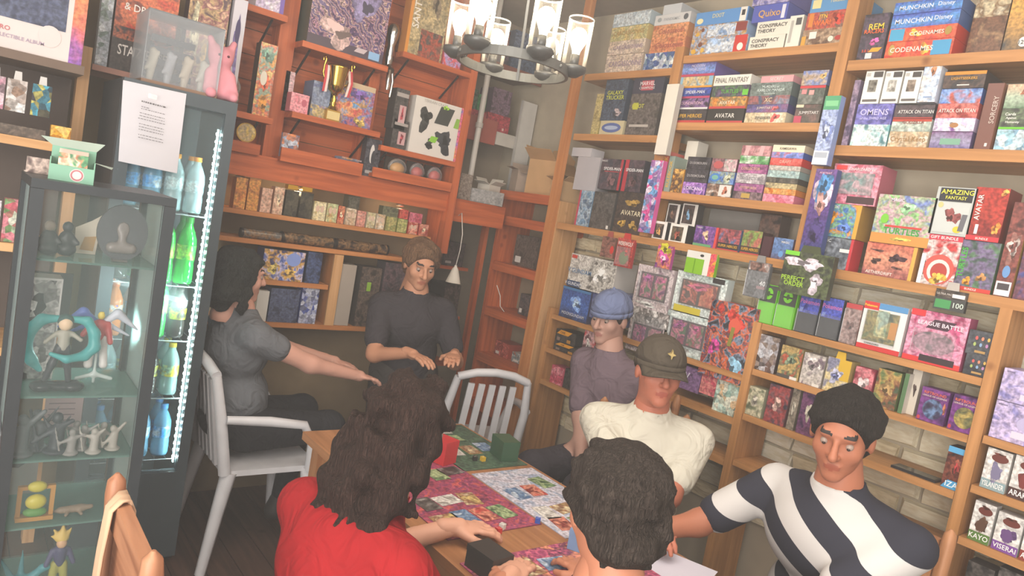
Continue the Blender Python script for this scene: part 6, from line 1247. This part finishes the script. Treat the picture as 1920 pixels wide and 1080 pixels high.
mb = MB(); cl = plain('c4a284', .85); n = 14
path = [(.030,-.40),(.028,-.25),(.026,-.1),(.022,-.02),(.010,.006),(-.006,.008),(-.024,-.01),(-.03,-.1),(-.034,-.25),(-.036,-.42),(-.038,-.60)]
vs = []
for i, (x_, z_) in enumerate(path):
    for j in range(7):
        u = j/6-.5; wd = .052+.022*max(0, -z_)
        vs.append((x_+.004*math.sin(j*2.1+i*.4), u*wd+.01*math.sin(i*.7), z_))
mb.add(vs, [(i*7+j, i*7+j+1, (i+1)*7+j+1, (i+1)*7+j) for i in range(len(path)-1) for j in range(6)], cl, True); o = mb.build('cloth', t)
md = o.modifiers.new('thick', 'SOLIDIFY'); md.thickness = .004
def plastic_chair(label, loc, rz):
    t = thing('plastic_chair', label, 'chair', (loc[0], loc[1], 0), rz); m = plain('d4d2d4', .4)
    for sx in (-1, 1):
        MB().tube([(sx*.23,.21,0), (sx*.215,.19,.2), (sx*.20,.17,.42)], [.020,.025,.03], m, 8).build('leg', t)
        MB().tube([(sx*.235,-.24,0), (sx*.215,-.20,.25), (sx*.20,-.17,.42)], [.021,.027,.032], m, 8).build('leg', t)
        MB().tube([(sx*.21,-.19,.42), (sx*.215,-.235,.65), (sx*.19,-.27,.83)], [.026,.024,.02], m, 8).build('back_post', t)
        MB().tube([(sx*.225,.17,.42), (sx*.255,.15,.55), (sx*.262,.10,.635), (sx*.258,-.05,.655), (sx*.235,-.22,.66)], [.022,.02,.02,.022,.018], m, 8).build('armrest', t)
    mb = MB(); n = 8
    mb.box((-.21,-.19,.405), (.21,.22,.43), m); mb.build('seat', t)
    for k in range(5):
        x_ = -.12+.06*k; MB().bar((x_,-.205,.43), (x_*.95,-.268,.80), .034, .012, m, (0,1,0)).build('back_slat', t)
    MB().tube([(-.19,-.27,.83), (-.1,-.285,.862), (0,-.29,.872), (.1,-.285,.862), (.19,-.27,.83)], .022, m, 8).build('top_rail', t)
    return t
plastic_chair('white plastic armchair beside the fridge, under the player with dark hair', (1.17, 3.05), -math.pi/2)
plastic_chair('empty white plastic chair between the table and tall bookcase', (2.36, 3.06), math.radians(-20))
TX0, TX1, TY0, TY1, TZ = 1.10, 1.82, 1.02, 2.42, .745
t = thing('game_table', 'long wooden game table covered with playmats and cards', 'table', (TX0, TY0, 0)); wt = [wood('b07c54', '946440', a) for a in range(3)]
MB().box((0,0,TZ-.03), (TX1-TX0,TY1-TY0,TZ), wt[1]).build('table_top', t)
for x_ in (.06, TX1-TX0-.06):
    for y_ in (.06, TY1-TY0-.06): MB().bar((x_,y_,0), (x_,y_,TZ-.0305), .055, .055, wt[2]).build('leg', t)
for x_ in (.06, TX1-TX0-.06): MB().bar((x_,.09,TZ-.075), (x_,TY1-TY0-.09,TZ-.075), .02, .08, wt[1]).build('apron', t)

def flat(name, label, cat, x, y, w_, d_, rz, st, z=TZ, th=.0025, o=None, group=None):
    t = thing(name, label, cat, (x, y, z+.0004), rz, group)
    mb = MB(); m = plain(st.split()[1], .6); mb.box((-w_/2,-d_/2,0), (w_/2,d_/2,th), m)
    mb.add([(-w_/2,-d_/2,th+.0002),(w_/2,-d_/2,th+.0002),(w_/2,d_/2,th+.0002),(-w_/2,d_/2,th+.0002)], [(0,1,2,3)], art(st, .5)); mb.build('sheet' if th < .01 else 'body', t); return t
ZM = TZ+.003
flat('playmat', 'magenta and red playmat in the middle of the table', 'playmat', 1.335, 1.80, .35, .58, 0, 'n 7a3c54 a84a5c 8a4468 c05a58')
flat('playmat', 'green playmat toward the far end of the table', 'playmat', 1.655, 2.17, .30, .46, 0, 'n 44584a 547058 3a4c40')
flat('playmat', 'purple-pink playmat in front of the short-haired player', 'playmat', 1.38, 1.22, .52, .34, 0, 'n 9a4468 c8647c 6a3454 d88a6c')
flat('playmat', 'white and pale blue playmat in front of the striped shirt', 'playmat', 1.66, 1.66, .28, .50, 0, 'n b8b0bc d0ccd4 9aa4b8')
random.seed(5)
spots = [(1.30,1.62),(1.37,1.62),(1.44,1.62),(1.51,1.62),(1.30,1.73),(1.38,1.74),(1.46,1.73),(1.30,1.93),(1.38,1.95),(1.46,1.93),(1.53,1.95),(1.58,2.12),(1.66,2.12),(1.74,2.14),(1.58,2.24),(1.66,2.25),(1.58,2.34),(1.67,2.35),(1.17,1.18),(1.23,1.17),(1.31,1.18),(1.39,1.17),(1.47,1.18),(1.20,1.30),(1.29,1.31),(1.38,1.30),(1.58,1.45),(1.66,1.44),(1.74,1.46),(1.58,1.57),(1.67,1.58),(1.58,1.72),(1.66,1.73),(1.74,1.78)]
cst = ('n c8b070 8a5a44 d8c8a0', 'n 8aa0b8 4a6a90 b8c4d0', 'n b84a44 d89078 7a302c', 'n 5a7a54 a8b888 44603f', 'n 3a3634 5a5450 8a8480', 'n c8c0b8 e0dcd4 9a948c')
cword = ('golden', 'blue', 'red', 'green', 'black', 'white'); where = lambda x, y: 'on the magenta playmat' if x < 1.55 and y > 1.55 else 'on the green playmat' if y > 2.05 else 'on the purple-pink playmat' if x < 1.55 else 'on the white playmat'
seen = {}
for k, (x_, y_) in enumerate(spots):
    x_ = x_-.075 if (x_ < 1.55 and y_ > 1.55) else x_; y_ = y_+.04 if (x_ > 1.55 and y_ < 1.5) else y_
    c = k % 6; kk = (c, where(x_, y_)); seen[kk] = seen.get(kk, 0)+1
    flat('playing_card', '%s%s trading card lying face up %s' % ('' if seen[kk] == 1 else 'second ' if seen[kk] == 2 else 'third ', cword[c], where(x_, y_)), 'card', x_, y_, .063, .088, random.uniform(-.15, .15)+(math.pi/2 if k % 5 == 0 else 0), cst[c], ZM, .0008, None, '%s cards %s' % (cword[c], where(x_, y_)))
def deck(label, x, y, rz, c, st, h=.075):
    t = thing('deck_box', label, 'deck box', (x, y, ZM+.0008), rz)
    MB().box((-.036,-.05,0), (.036,.05,h*.72), plain(c, .4), art(st)).build('box_base', t); MB().box((-.037,-.051,h*.722), (.037,.051,h), plain(c, .35), art(st)).build('lid', t)
pz = on_z(905, 850, TZ)
deck('red deck box near the far end of the table', 1.47, 2.05, .3, 'c8383c', 's c8383c', .085)
deck('dark green deck box beside the red one on the table', 1.755, 2.03, -.2, '3c5a44', 's 3c5a44')
deck('blue and yellow deck box by the short-haired player', 1.53, 1.33, .5, '7a94b8', 'n 8aa8cc c8a04c 6a84a8', .06)
deck('black deck box on the purple-pink playmat', 1.165, 1.33, .1, '34302e', 's 34302e', .06)
flat('rule_sheet', 'white printed sheet at the near right table corner', 'sheet', 1.70, 1.19, .21, .28, .35, 's d0ccd8', TZ, .0008)
flat('rule_sheet', 'pale blue printed sheet under the black tray, near table edge', 'sheet', 1.20, 1.055, .15, .05, .0, 's b8bcd0', TZ, .0008)
t = thing('pen', 'silver pen lying on the white sheet', 'pen', (1.68, 1.22, TZ+.0062)); MB().tube([(-.06,-.03,0),(.05,.02,0),(.065,.027,0)], [.0045,.0045,.0015], plain('b8bcc4', .25, .8), 8).build('barrel', t); MB().tube([(-.062,-.031,0),(-.075,-.037,0)], .0035, plain('3a4a8a', .4), 8).build('cap', t)
for k, (x_, y_, c, nm) in enumerate(((1.33,1.50,'c83c3c','red'), (1.36,1.52,'d8d4cc','white'), (1.50,1.52,'3a5ab0','blue'), (1.61,2.02,'34302e','black'), (1.64,2.01,'d8b03c','yellow'))):
    t = thing('die', '%s six-sided die on the table' % nm, 'die', (x_, y_, TZ+.0005 if k < 0 else ZM+.0002), .4*k); MB().box((-.008,-.008,0), (.008,.008,.016), plain(c, .3)).build('cube', t)
    mb = MB()
    for q in ((0,0), (-.004,.004), (.004,-.004)): mb.lathe([(0,.0162),(.0015,.0162)], plain('e8e4dc' if nm != 'white' else '2c2a2a', .4), (q[0],q[1],0), 6)
    mb.build('pips', t)

t = thing('backpack', 'black backpack standing on the floor beside the dark-haired player', 'backpack', (1.56, 2.70, 0), .4); bkc = plain('2c2c2e', .85)
organic('bag_body', t, [blob([('e', (0,0,.22), (.16,.10,.215)), ('e', (0,0,.12), (.17,.11,.115))], .04, .012)], [bkc]); organic('front_pocket', t, [blob([('e', (0,-.10,.14), (.12,.045,.11))], .03, .011)], [plain('34343a', .85)])
for s_ in (-1, 1): MB().tube([(s_*.07,.09,.38),(s_*.09,.14,.30),(s_*.10,.14,.16),(s_*.11,.10,.06)], .014, plain('242426', .85), 8).build('strap', t)
MB().tube([(-.03,0,.43),(-.02,0,.47),(.02,0,.47),(.03,0,.43)], .009, plain('242426', .85), 8).build('grab_handle', t)

# ================================================================== PEOPLE
def rot_head(yaw, pitch, tilt=0):
    return np.array(Matrix.Rotation(yaw, 3, 'Z') @ Matrix.Rotation(pitch, 3, 'X') @ Matrix.Rotation(tilt, 3, 'Y'))
def head_field(P):
    d = ell_d(P, (0,-.014,.03), (.074,.092,.086))
    d = smin(d, ell_d(P, (0,.018,-.045), (.056,.066,.070)), .035)
    d = smin(d, ell_d(P, (0,.068,-.090), (.024,.018,.018)), .025)
    d = smin(d, cap_d(P, (-.036,.073,.034), (.036,.073,.034), .011, .011), .014)
    for s in (-1, 1):
        d = -smin(-d, ell_d(P, (s*.032,.094,.010), (.017,.012,.011)), .010)
        d = smin(d, ell_d(P, (s*.042,.054,-.018), (.017,.016,.018)), .03)
        d = smin(d, ell_d(P, (s*.077,-.006,.0), (.009,.019,.031)), .010)
    d = smin(d, cap_d(P, (0,.086,.018), (0,.106,-.020), .007, .0125), .010)
    d = smin(d, cap_d(P, (-.011,.09,-.024), (.011,.09,-.024), .008, .008), .008)
    d = smin(d, cap_d(P, (-.017,.080,-.052), (.017,.080,-.052), .0055, .0055), .008)
    d = smin(d, cap_d(P, (-.013,.079,-.063), (.013,.079,-.063), .006, .006), .008)
    return smin(d, cap_d(P, (0,-.022,-.05), (0,-.04,-.175), .050, .056), .03)
HEAD = surfnet(head_field, np.array([-.1,-.13,-.2]), np.array([.1,.13,.14]), .0058)
def hand_mesh(side, curl):
    pr = [('e', (0,.045,0), (.038,.048,.013)), ('c', (0,-.03,0), (0,.02,0), .024, .026)]
    for i in range(4):
        x_ = -.030+.020*i; x_ *= side; L = (.058,.078,.082,.074)[i]*.95; a = curl; p = Vector((x_, .085-.004*abs(i-1.6), 0))
        for j, fr in enumerate((.45, .32, .23)):
            a2 = a*(j+.6); q = p+Vector((x_*.08, math.cos(a2), -math.sin(a2)))*L*fr; pr.append(('c', tuple(p), tuple(q), .0088-.0008*j, .0082-.0008*j)); p = q
    s = side
    pr += [('c', (s*.022,.018,-.004), (s*.052,.045,-.012), .014, .011), ('c', (s*.052,.045,-.012), (s*.058,.078,-.018), .0105, .0085)]
    lo, hi = prims_bounds(pr, .02)
    return surfnet(field(pr, .007), lo, hi, .0048)
HANDS = {(s, c): hand_mesh(s, c) for s in (-1, 1) for c in (.28, .62)}
def arm_ik(S, H, L1=.275, L2=.255, pole=(0,-.3,-1)):
    S, H = Vector(S), Vector(H); d = H-S; L = min(d.length, (L1+L2)*.995); d = d.normalized(); H2 = S+d*L
    c = (L1*L1+L*L-L2*L2)/(2*L1*L); h = math.sqrt(max(0, 1-c*c))*L1
    pl = Vector(pole); pl = (pl-d*pl.dot(d)).normalized()
    return S+d*(c*L1)+pl*h, H2
def hair_mesh(style, amp, freq, seed, length=.0):
    pr = [('e', (0,-.020,.042), (.086,.101,.085))]
    if style == 'full': pr = [('e', (0,-.025,.045), (.096,.108,.092)), ('e', (0,-.06,-.03), (.075,.06,.07))]
    if style == 'long':
        pr = [('e', (0,-.022,.04), (.093,.105,.09)), ('e', (0,-.065,-.06), (.095,.062,.10)), ('c', (-.06,-.06,-.05), (-.085,-.085,-length), .055, .03), ('c', (.06,-.06,-.05), (.085,-.085,-length), .055, .03), ('c', (0,-.075,-.05), (0,-.115,-length-.02), .06, .035), ('c', (-.075,-.01,.02), (-.095,-.01,-.14), .032, .022), ('c', (.075,-.01,.02), (.095,-.01,-.14), .032, .022)]
    base = field(pr, .03); rs = np.random.RandomState(seed); D = rs.normal(size=(7, 3)); D /= np.linalg.norm(D, axis=1)[:, None]; ph = rs.uniform(0, 6, 7)
    def f(P):
        d = base(P); w_ = np.zeros(len(P), np.float32)
        for i in range(7): w_ += np.sin(P@(D[i]*freq*(1+.25*i)).astype(np.float32)+ph[i])
        d = d+amp*w_/2.2+amp*.45*np.sin(P@(D[0]*freq*3.1).astype(np.float32))*np.sin(P@(D[1]*freq*2.7).astype(np.float32)+1)
        face = P[:, 1]*.86-(P[:, 2]-.045)*.5-.047
        d = np.maximum(d, np.where(np.abs(P[:, 0]) < .083, face, -1).astype(np.float32) if style == 'long' else face.astype(np.float32))
        if style != 'long': d = np.maximum(d, -(P[:, 2]+(.055 if style == 'short' else .105)+P[:, 1]*.25))
        return d
    return blob(pr, .03, .0065, f, .02)
def stripe_mat(c1, c2, sc, rx, ry):
    m, tr_, b = new_mat('striped_cloth', .85, .15)
    tc = tr_.nodes.new('ShaderNodeTexCoord'); mp = tr_.nodes.new('ShaderNodeMapping'); mp.inputs['Rotation'].default_value = (rx, ry, 0); tr_.links.new(tc.outputs['Object'], mp.inputs[0])
    wv = tr_.nodes.new('ShaderNodeTexWave'); wv.bands_direction = 'Z'; wv.inputs['Scale'].default_value = sc; wv.inputs['Distortion'].default_value = .25; wv.inputs['Detail'].default_value = 1; wv.inputs['Detail Scale'].default_value = .7; tr_.links.new(mp.outputs[0], wv.inputs['Vector'])
    r = tr_.nodes.new('ShaderNodeValToRGB'); r.color_ramp.interpolation = 'CONSTANT'; r.color_ramp.elements[0].color = (*lin(c1), 1); r.color_ramp.elements[1].position = .5; r.color_ramp.elements[1].color = (*lin(c2), 1)
    tr_.links.new(wv.outputs['Fac'], r.inputs[0]); tr_.links.new(r.outputs[0], b.inputs['Base Color']); return m
def hair_mat(c):
    key = ('hair', c)
    if key in MATS: return MATS[key]
    m, nt, b = new_mat('hair_'+c, .7, .15)
    tc = nt.nodes.new('ShaderNodeTexCoord'); mp = nt.nodes.new('ShaderNodeMapping'); mp.inputs['Scale'].default_value = (150, 150, 26); nt.links.new(tc.outputs['Object'], mp.inputs[0])
    n = nt.nodes.new('ShaderNodeTexNoise'); n.inputs['Scale'].default_value = 1; n.inputs['Detail'].default_value = 4; n.inputs['Distortion'].default_value = 1.8; nt.links.new(mp.outputs[0], n.inputs['Vector'])
    r = nt.nodes.new('ShaderNodeValToRGB'); h = lin(c); r.color_ramp.elements[0].position = .3; r.color_ramp.elements[1].position = .72
    r.color_ramp.elements[0].color = (*[v*.45 for v in h], 1); r.color_ramp.elements[1].color = (*[v*1.5 for v in h], 1); nt.links.new(n.outputs[0], r.inputs[0]); nt.links.new(r.outputs[0], b.inputs['Base Color'])
    bp = nt.nodes.new('ShaderNodeBump'); bp.inputs['Strength'].default_value = 1; bp.inputs['Distance'].default_value = .012; nt.links.new(n.outputs[0], bp.inputs['Height']); nt.links.new(bp.outputs[0], b.inputs['Normal'])
    MATS[key] = m; return m
def cloth_mat(h):
    key = ('cloth', h)
    if key in MATS: return MATS[key]
    m = plain(h, .9, 0, .1, .12).copy(); m.name = 'cloth_'+h; nt = m.node_tree; b = nt.nodes['Principled BSDF']
    tc = nt.nodes.new('ShaderNodeTexCoord'); n = nt.nodes.new('ShaderNodeTexNoise'); n.inputs['Scale'].default_value = 11; n.inputs['Detail'].default_value = 2; n.inputs['Distortion'].default_value = 1.5; nt.links.new(tc.outputs['Object'], n.inputs['Vector'])
    bp = nt.nodes.new('ShaderNodeBump'); bp.inputs['Strength'].default_value = .6; bp.inputs['Distance'].default_value = .03; nt.links.new(n.outputs[0], bp.inputs['Height']); nt.links.new(bp.outputs[0], b.inputs['Normal'])
    MATS[key] = m; return m
def person(label, head, heading, lean, skin, shirt, pants, hair, hands, hyaw=0, hpitch=0, htilt=0, sleeve=.55, stand=False, shoe='3a3634', side=0.0, fat=1.0, curl=.28, pole=(0,-.3,-1)):
    """head: world position of the head centre; heading: rotation about z (faces local +y); hands: local targets (right x<0 is left)"""
    fw = Vector((-math.sin(heading), math.cos(heading), 0)); rt = Vector((math.cos(heading), math.sin(heading), 0))
    org = Vector((head[0], head[1], 0))-fw*lean-rt*side; hz = head[2]
    t = thing('person', label, 'person', tuple(org), heading)
    hip = hz-(.66 if not stand else .60); sh = hz-.205; nb = Vector((side*.8, lean*.78, hz-.135))
    HC = Vector((side, lean, hz)); A = np.array
    chest = Vector((side*.6, lean*.55, sh-.10)); belly = Vector((side*.2, lean*.18, hip+.14))
    tor = [('e', (0,-.01,hip+.03), (.165*fat,.125*fat,.10)), ('c', (0,0,hip+.04), tuple(belly), .125*fat, .118*fat), ('e', tuple(belly), (.15*fat,.112*fat,.13)), ('e', tuple(chest), (.165*fat,.115*fat,.145)), ('c', tuple(chest+Vector((-.13,.0,.075))), tuple(chest+Vector((.13,.0,.075))), .062, .062), ('c', tuple(chest), tuple(nb), .085, .060)]
    SHL = [chest+Vector((s*.175*fat, 0, .075)) for s in (-1, 1)]
    arms = []; sl = []; wr_ = []
    for S_, tgt, s in zip(SHL, hands, (-1, 1)):
        E, H2 = arm_ik(S_, tgt, pole=(s*abs(pole[0]) if pole[0] else s*.5, pole[1], pole[2])); wr_.append((E, H2))
        arms += [('c', tuple(S_), tuple(E), .050, .038), ('c', tuple(E), tuple(H2), .038, .026)]
        end = S_.lerp(E, min(1, sleeve)); sl += [('c', tuple(S_), tuple(end), .064, .060)]
        if sleeve > 1: sl += [('c', tuple(E), tuple(E.lerp(H2, sleeve-1)), .052, .04)]
    legs = []
    for s in (-1, 1):
        if stand:
            k = (s*.10, .03, hip*.52); f = (s*.10, 0, .085); h0 = (s*.09, 0, hip)
        else:
            k = (s*.13, .40, hip-.0); f = (s*.13, .36, .085); h0 = (s*.09, .02, hip)
        legs += [('c', h0, k, .088, .060), ('c', k, f, .060, .040)]
    neck = [('c', tuple(nb-Vector((0,0,.03))), tuple(HC+Vector((0,-.03,-.07))), .058, .052)]
    R3 = rot_head(hyaw, hpitch, htilt)
    hv = HEAD[0]@R3.T.astype(np.float32)+A(HC, dtype=np.float32)
    parts = [blob(tor+arms+legs+neck, .03, .0155), (hv, HEAD[1])]
    for (E, H2), s in zip(wr_, (-1, 1)):
        d = (H2-E).normalized(); hd = Vector((d.x, d.y, d.z*.3-.12)).normalized(); x_ = hd.cross(Vector((0,0,1))).normalized(); z_ = x_.cross(hd)
        Rm = A([list(x_), list(hd), list(z_)], dtype=np.float32); hm = HANDS[(-s, curl)]
        parts.append((hm[0]@Rm+A(H2, dtype=np.float32), hm[1]))
    ms = [plain(skin, .55, vary=.06), plain('%02x%02x%02x' % (int(int(skin[:2], 16)*.92), int(int(skin[2:4], 16)*.80), int(int(skin[4:], 16)*.82)), .5), plain('2c2422', .7)]
    def pick(c, i):
        if i != 1: return np.zeros(len(c), int)
        q = (c-A(HC))@R3; r = np.zeros(len(c), int)
        r[(q[:, 1] > .076) & ((q[:, 0]/.023)**2+((q[:, 2]+.0575)/.0095)**2 < 1)] = 1
        r[(q[:, 1] > .06) & (np.abs(np.abs(q[:, 0])-.034) < .020) & (np.abs(q[:, 2]-.040-.12*(np.abs(q[:, 0])-.034)) < .0045)] = 2
        return r
    organic('body', t, parts, ms, pick)
    grow = lambda pr, a: [((p[0], p[1], p[2], p[3]+a, p[4]+a) if p[0] == 'c' else (p[0], p[1], tuple(v+a for v in p[2]))) for p in pr]
    sp_ = grow(tor[1:], .012)+sl
    neckcut = A(nb)+A([0, .0, .035])
    f0 = field(sp_, .03)
    def fs(P): return np.maximum(f0(P), (hip-.03)-P[:, 2])
    organic('shirt', t, [blob(sp_, .03, .0125, lambda P: -smin(-fs(P), np.sqrt(((P-A(nb+Vector((0,.01,.05)), dtype=np.float32))**2).sum(1))-.075, .012))], [shirt if not isinstance(shirt, str) else cloth_mat(shirt)])
    organic('trousers', t, [blob(grow(legs+[tor[0]], .010), .035, .0165, (lambda g: lambda P: np.maximum(g(P), .10-P[:, 2]))(field(grow(legs+[tor[0]], .010), .035)))], [cloth_mat(pants)])
    for s in (-1, 1):
        fx, fy = (s*.10, .03) if stand else (s*.13, .40)
        organic('shoe', t, [blob([('c', (fx,fy-.07,.045), (fx,fy+.13,.038), .046, .040), ('c', (fx,fy-.06,.05), (fx,fy-.05,.09), .045, .048)], .02, .011, (lambda g: lambda P: np.maximum(g(P), .002-P[:, 2]))(field([('c', (fx,fy-.07,.045), (fx,fy+.13,.038), .046, .040), ('c', (fx,fy-.06,.05), (fx,fy-.05,.09), .045, .048)], .02)))], [plain(shoe, .6)])
    for s in (-1, 1):
        p = R3@A([s*.032, .0705, .0095])+A(HC); g_ = R3@A([s*.0315, .0770, .0058])+A(HC)
        e = MB().ball(tuple(p), .0108, plain('a08c80', .4), 6).build('eye', t); MB().ball(tuple(g_), .0056, plain('30221c', .3), 5).build('iris', e)
    if hair:
        style, c, amp, fr, sd, ln = hair; v, fc = hair_mesh(style, amp, fr, sd, ln)
        organic('hair', t, [(v@R3.T.astype(np.float32)+A(HC, dtype=np.float32), fc)], [hair_mat(c)])
    return t, HC, R3, org
def seat_for(label, t, heading, grp='chairs around the game table'):
    o = Vector(t.location); fw = Vector((-math.sin(heading), math.cos(heading), 0)); wooden_chair(label, (o.x+fw.x*.03, o.y+fw.y*.03), heading, grp)
def to_local(org, heading, p):
    d = Vector(p)-Vector((org[0], org[1], 0)); c, s = math.cos(heading), math.sin(heading); return (d.x*c+d.y*s, -d.x*s+d.y*c, d.z)
def pp(label, head, heading, lean, hw, **k):
    fw = Vector((-math.sin(heading), math.cos(heading), 0)); rt = Vector((math.cos(heading), math.sin(heading), 0)); org = Vector((head[0], head[1], 0))-fw*lean-rt*k.get('side', 0)
    return person(label, head, heading, lean, hands=[to_local(org, heading, p) for p in hw], **k)
D = math.radians
HZ = TZ+.045
# player with the red shirt and long dark hair, on the scarf chair
p6 = pp('person with long dark brown hair in a red shirt, back to the viewer', (.865, 1.345, 1.135), D(-80), .26, [(1.16,1.50,HZ), (1.14,1.22,HZ)], skin='d09a80', shirt='8e1c20', pants='3a3a44', hair=('long', '33241f', .011, 42, 3, .24), hpitch=D(-14), hyaw=D(4), fat=1.06)
# short-haired player in front
p5 = pp('person with short dark hair seen from behind, front centre', (1.03, .85, 1.14), D(-22), .14, [(1.10,1.20,HZ), (1.36,1.15,HZ)], skin='b87a5e', shirt='4a4a58', pants='34343c', hair=('full', '38302b', .006, 70, 8, 0), hpitch=D(-16), sleeve=.6)
seat_for('wooden chair under the short-haired player, front centre', p5[0], D(-22))
# man in the striped shirt
p4 = pp('person with dark hair in a black and white striped shirt, looking down', (1.985, .895, 1.225), D(84), .16, [(1.66,.96,HZ), (1.66,1.30,HZ)], skin='a8694e', shirt=stripe_mat('30303a', 'c4c0bc', 2.5, .0, .5), pants='2e2e38', hair=('full', '2a2522', .004, 60, 5, 0), hpitch=D(-15), hyaw=D(24), fat=1.2, sleeve=.75)
seat_for('wooden chair under the player in the striped shirt', p4[0], D(84))
# man with the brown cap and white shirt
p2 = pp('person in a white shirt and dark brown cap, head bowed over the table', (2.04, 1.60, 1.205), D(132), .16, [(1.76,1.38,HZ), (1.72,1.20,HZ)], skin='b87058', shirt='cdc8b8', pants='4a4a50', hair=('short', '3a302a', .003, 60, 2, 0), hpitch=D(0), hyaw=D(14), fat=1.08, sleeve=.7)
seat_for('wooden chair under the player in the white shirt', p2[0], D(132))
def cap(t, HC, R3, c, name, emblem=None, brim=True):
    A = np.array; T = lambda v: [tuple(R3@A(p)+A(HC)) for p in v]
    mb = MB(); m = cloth_mat(c); n = 24; vs = []; rings = 9
    for i in range(rings+1):
        a = math.pi/2*i/rings
        for k in range(n):
            b = 2*math.pi*k/n; vs.append((.092*math.cos(a)*math.cos(b), -.012+.112*math.cos(a)*math.sin(b), .045+.098*math.sin(a)))
    mb.add(T(vs), [(i*n+k, i*n+(k+1)%n, (i+1)*n+(k+1)%n, (i+1)*n+k) for i in range(rings) for k in range(n)], m, True)
    lower = [(p[0], p[1], p[2]-.022) for p in vs[:n]]; mb.add(T(vs[:n]+lower), [(k+n, (k+1)%n+n, (k+1)%n, k) for k in range(n)], m, True)
    o = mb.build(name, t); sd = o.modifiers.new('thick', 'SOLIDIFY'); sd.thickness = .004
    if brim:
        b = MB(); v2 = []
        for i in range(6):
            for k in range(13):
                a = math.pi*(.14+.72*k/12); r = i/5; v2.append((.092*math.cos(a)*(1+.02*r), -.012+.112*math.sin(a)+.075*r*max(0, math.sin(a))**.7, .030-.006*r-.030*r*math.cos(a)**2))
        b.add(T(v2), [(i*13+k, (i+1)*13+k, (i+1)*13+k+1, i*13+k+1) for i in range(5) for k in range(12)], m, True); q = b.build('brim', o); sd = q.modifiers.new('thick', 'SOLIDIFY'); sd.thickness = .004
    MB().ball(T([(0,-.012,.145)])[0], .007, m, 6).build('button', o)
    if emblem:
        e = MB(); st = []
        for k in range(8): r = .014 if k % 2 == 0 else .005; a = math.pi/4*k+math.pi/2; st.append((r*math.cos(a), .094, .092+r*1.25*math.sin(a)))
        v = T(st)+T([(p[0], p[1]+.012, p[2]-.002) for p in st]); e.add(v, [tuple(range(8)), tuple(range(15, 7, -1))]+[(i, (i+1) % 8, (i+1) % 8+8, i+8) for i in range(8)], plain(emblem, .3, .6)); e.build('star_emblem', o)
cap(p2[0], p2[1], p2[2], '4e463c', 'cap', 'd8c080')
# player behind him with the blue-grey cap
p3 = pp('person in a blue-grey cap and mauve shirt behind the white shirt', (2.42, 2.235, 1.285), D(100), .02, [(2.2,2.20,.62), (2.2,2.02,.62)], skin='b08878', shirt='6e5e66', pants='3e3a40', hair=('short', '3a302c', .003, 60, 9, 0), hpitch=D(-10), sleeve=.8, side=.13, fat=.85)
cap(p3[0], p3[1], p3[2], '6c7696', 'cap', None, False)
seat_for('wooden chair under the player in the blue-grey cap', p3[0], D(100))
# player beside the fridge in the plastic chair
p1 = pp('person with dark hair and grey shirt in the white plastic chair', (1.005, 3.06, 1.215), D(-84), -.06, [(1.62,3.10,.80), (1.60,2.93,.80)], skin='d09c88', shirt='6a6c70', pants='2c2c30', hair=('long', '343634', .006, 55, 4, .08), hpitch=D(-4), sleeve=.35)
# standing teenager in the black shirt by the counter
p7 = pp('person with light brown hair in a dark shirt standing by the counter', (1.90, 3.10, 1.345), D(168), .12, [(1.99,2.80,.96), (1.74,2.80,.96)], skin='c08a6c', shirt='3c383c', pants='44403e', hair=('full', '7a5c44', .005, 55, 6, 0), hpitch=D(-18), stand=True, sleeve=.7, side=.05)
# ================================================================== thin scatter volume added to imitate the pale veil of a smudged lens
hz = MB().box((-1.6, -1.8, -.2), (3.2, 4.2, TOP+.2), plain('ffffff')).build('lens_haze_volume')
m = bpy.data.materials.new('haze'); m.use_nodes = True; nt = m.node_tree
for nd in list(nt.nodes): nt.nodes.remove(nd)
o_ = nt.nodes.new('ShaderNodeOutputMaterial'); v_ = nt.nodes.new('ShaderNodeVolumeScatter'); v_.inputs['Density'].default_value = .033; v_.inputs['Color'].default_value = (1, .97, .94, 1); v_.inputs['Anisotropy'].default_value = .3
nt.links.new(v_.outputs[0], o_.inputs['Volume']); hz.data.materials.clear(); hz.data.materials.append(m)
tag(hz, 'thin pale haze filling the air of the shop', 'haze', None, 'stuff')
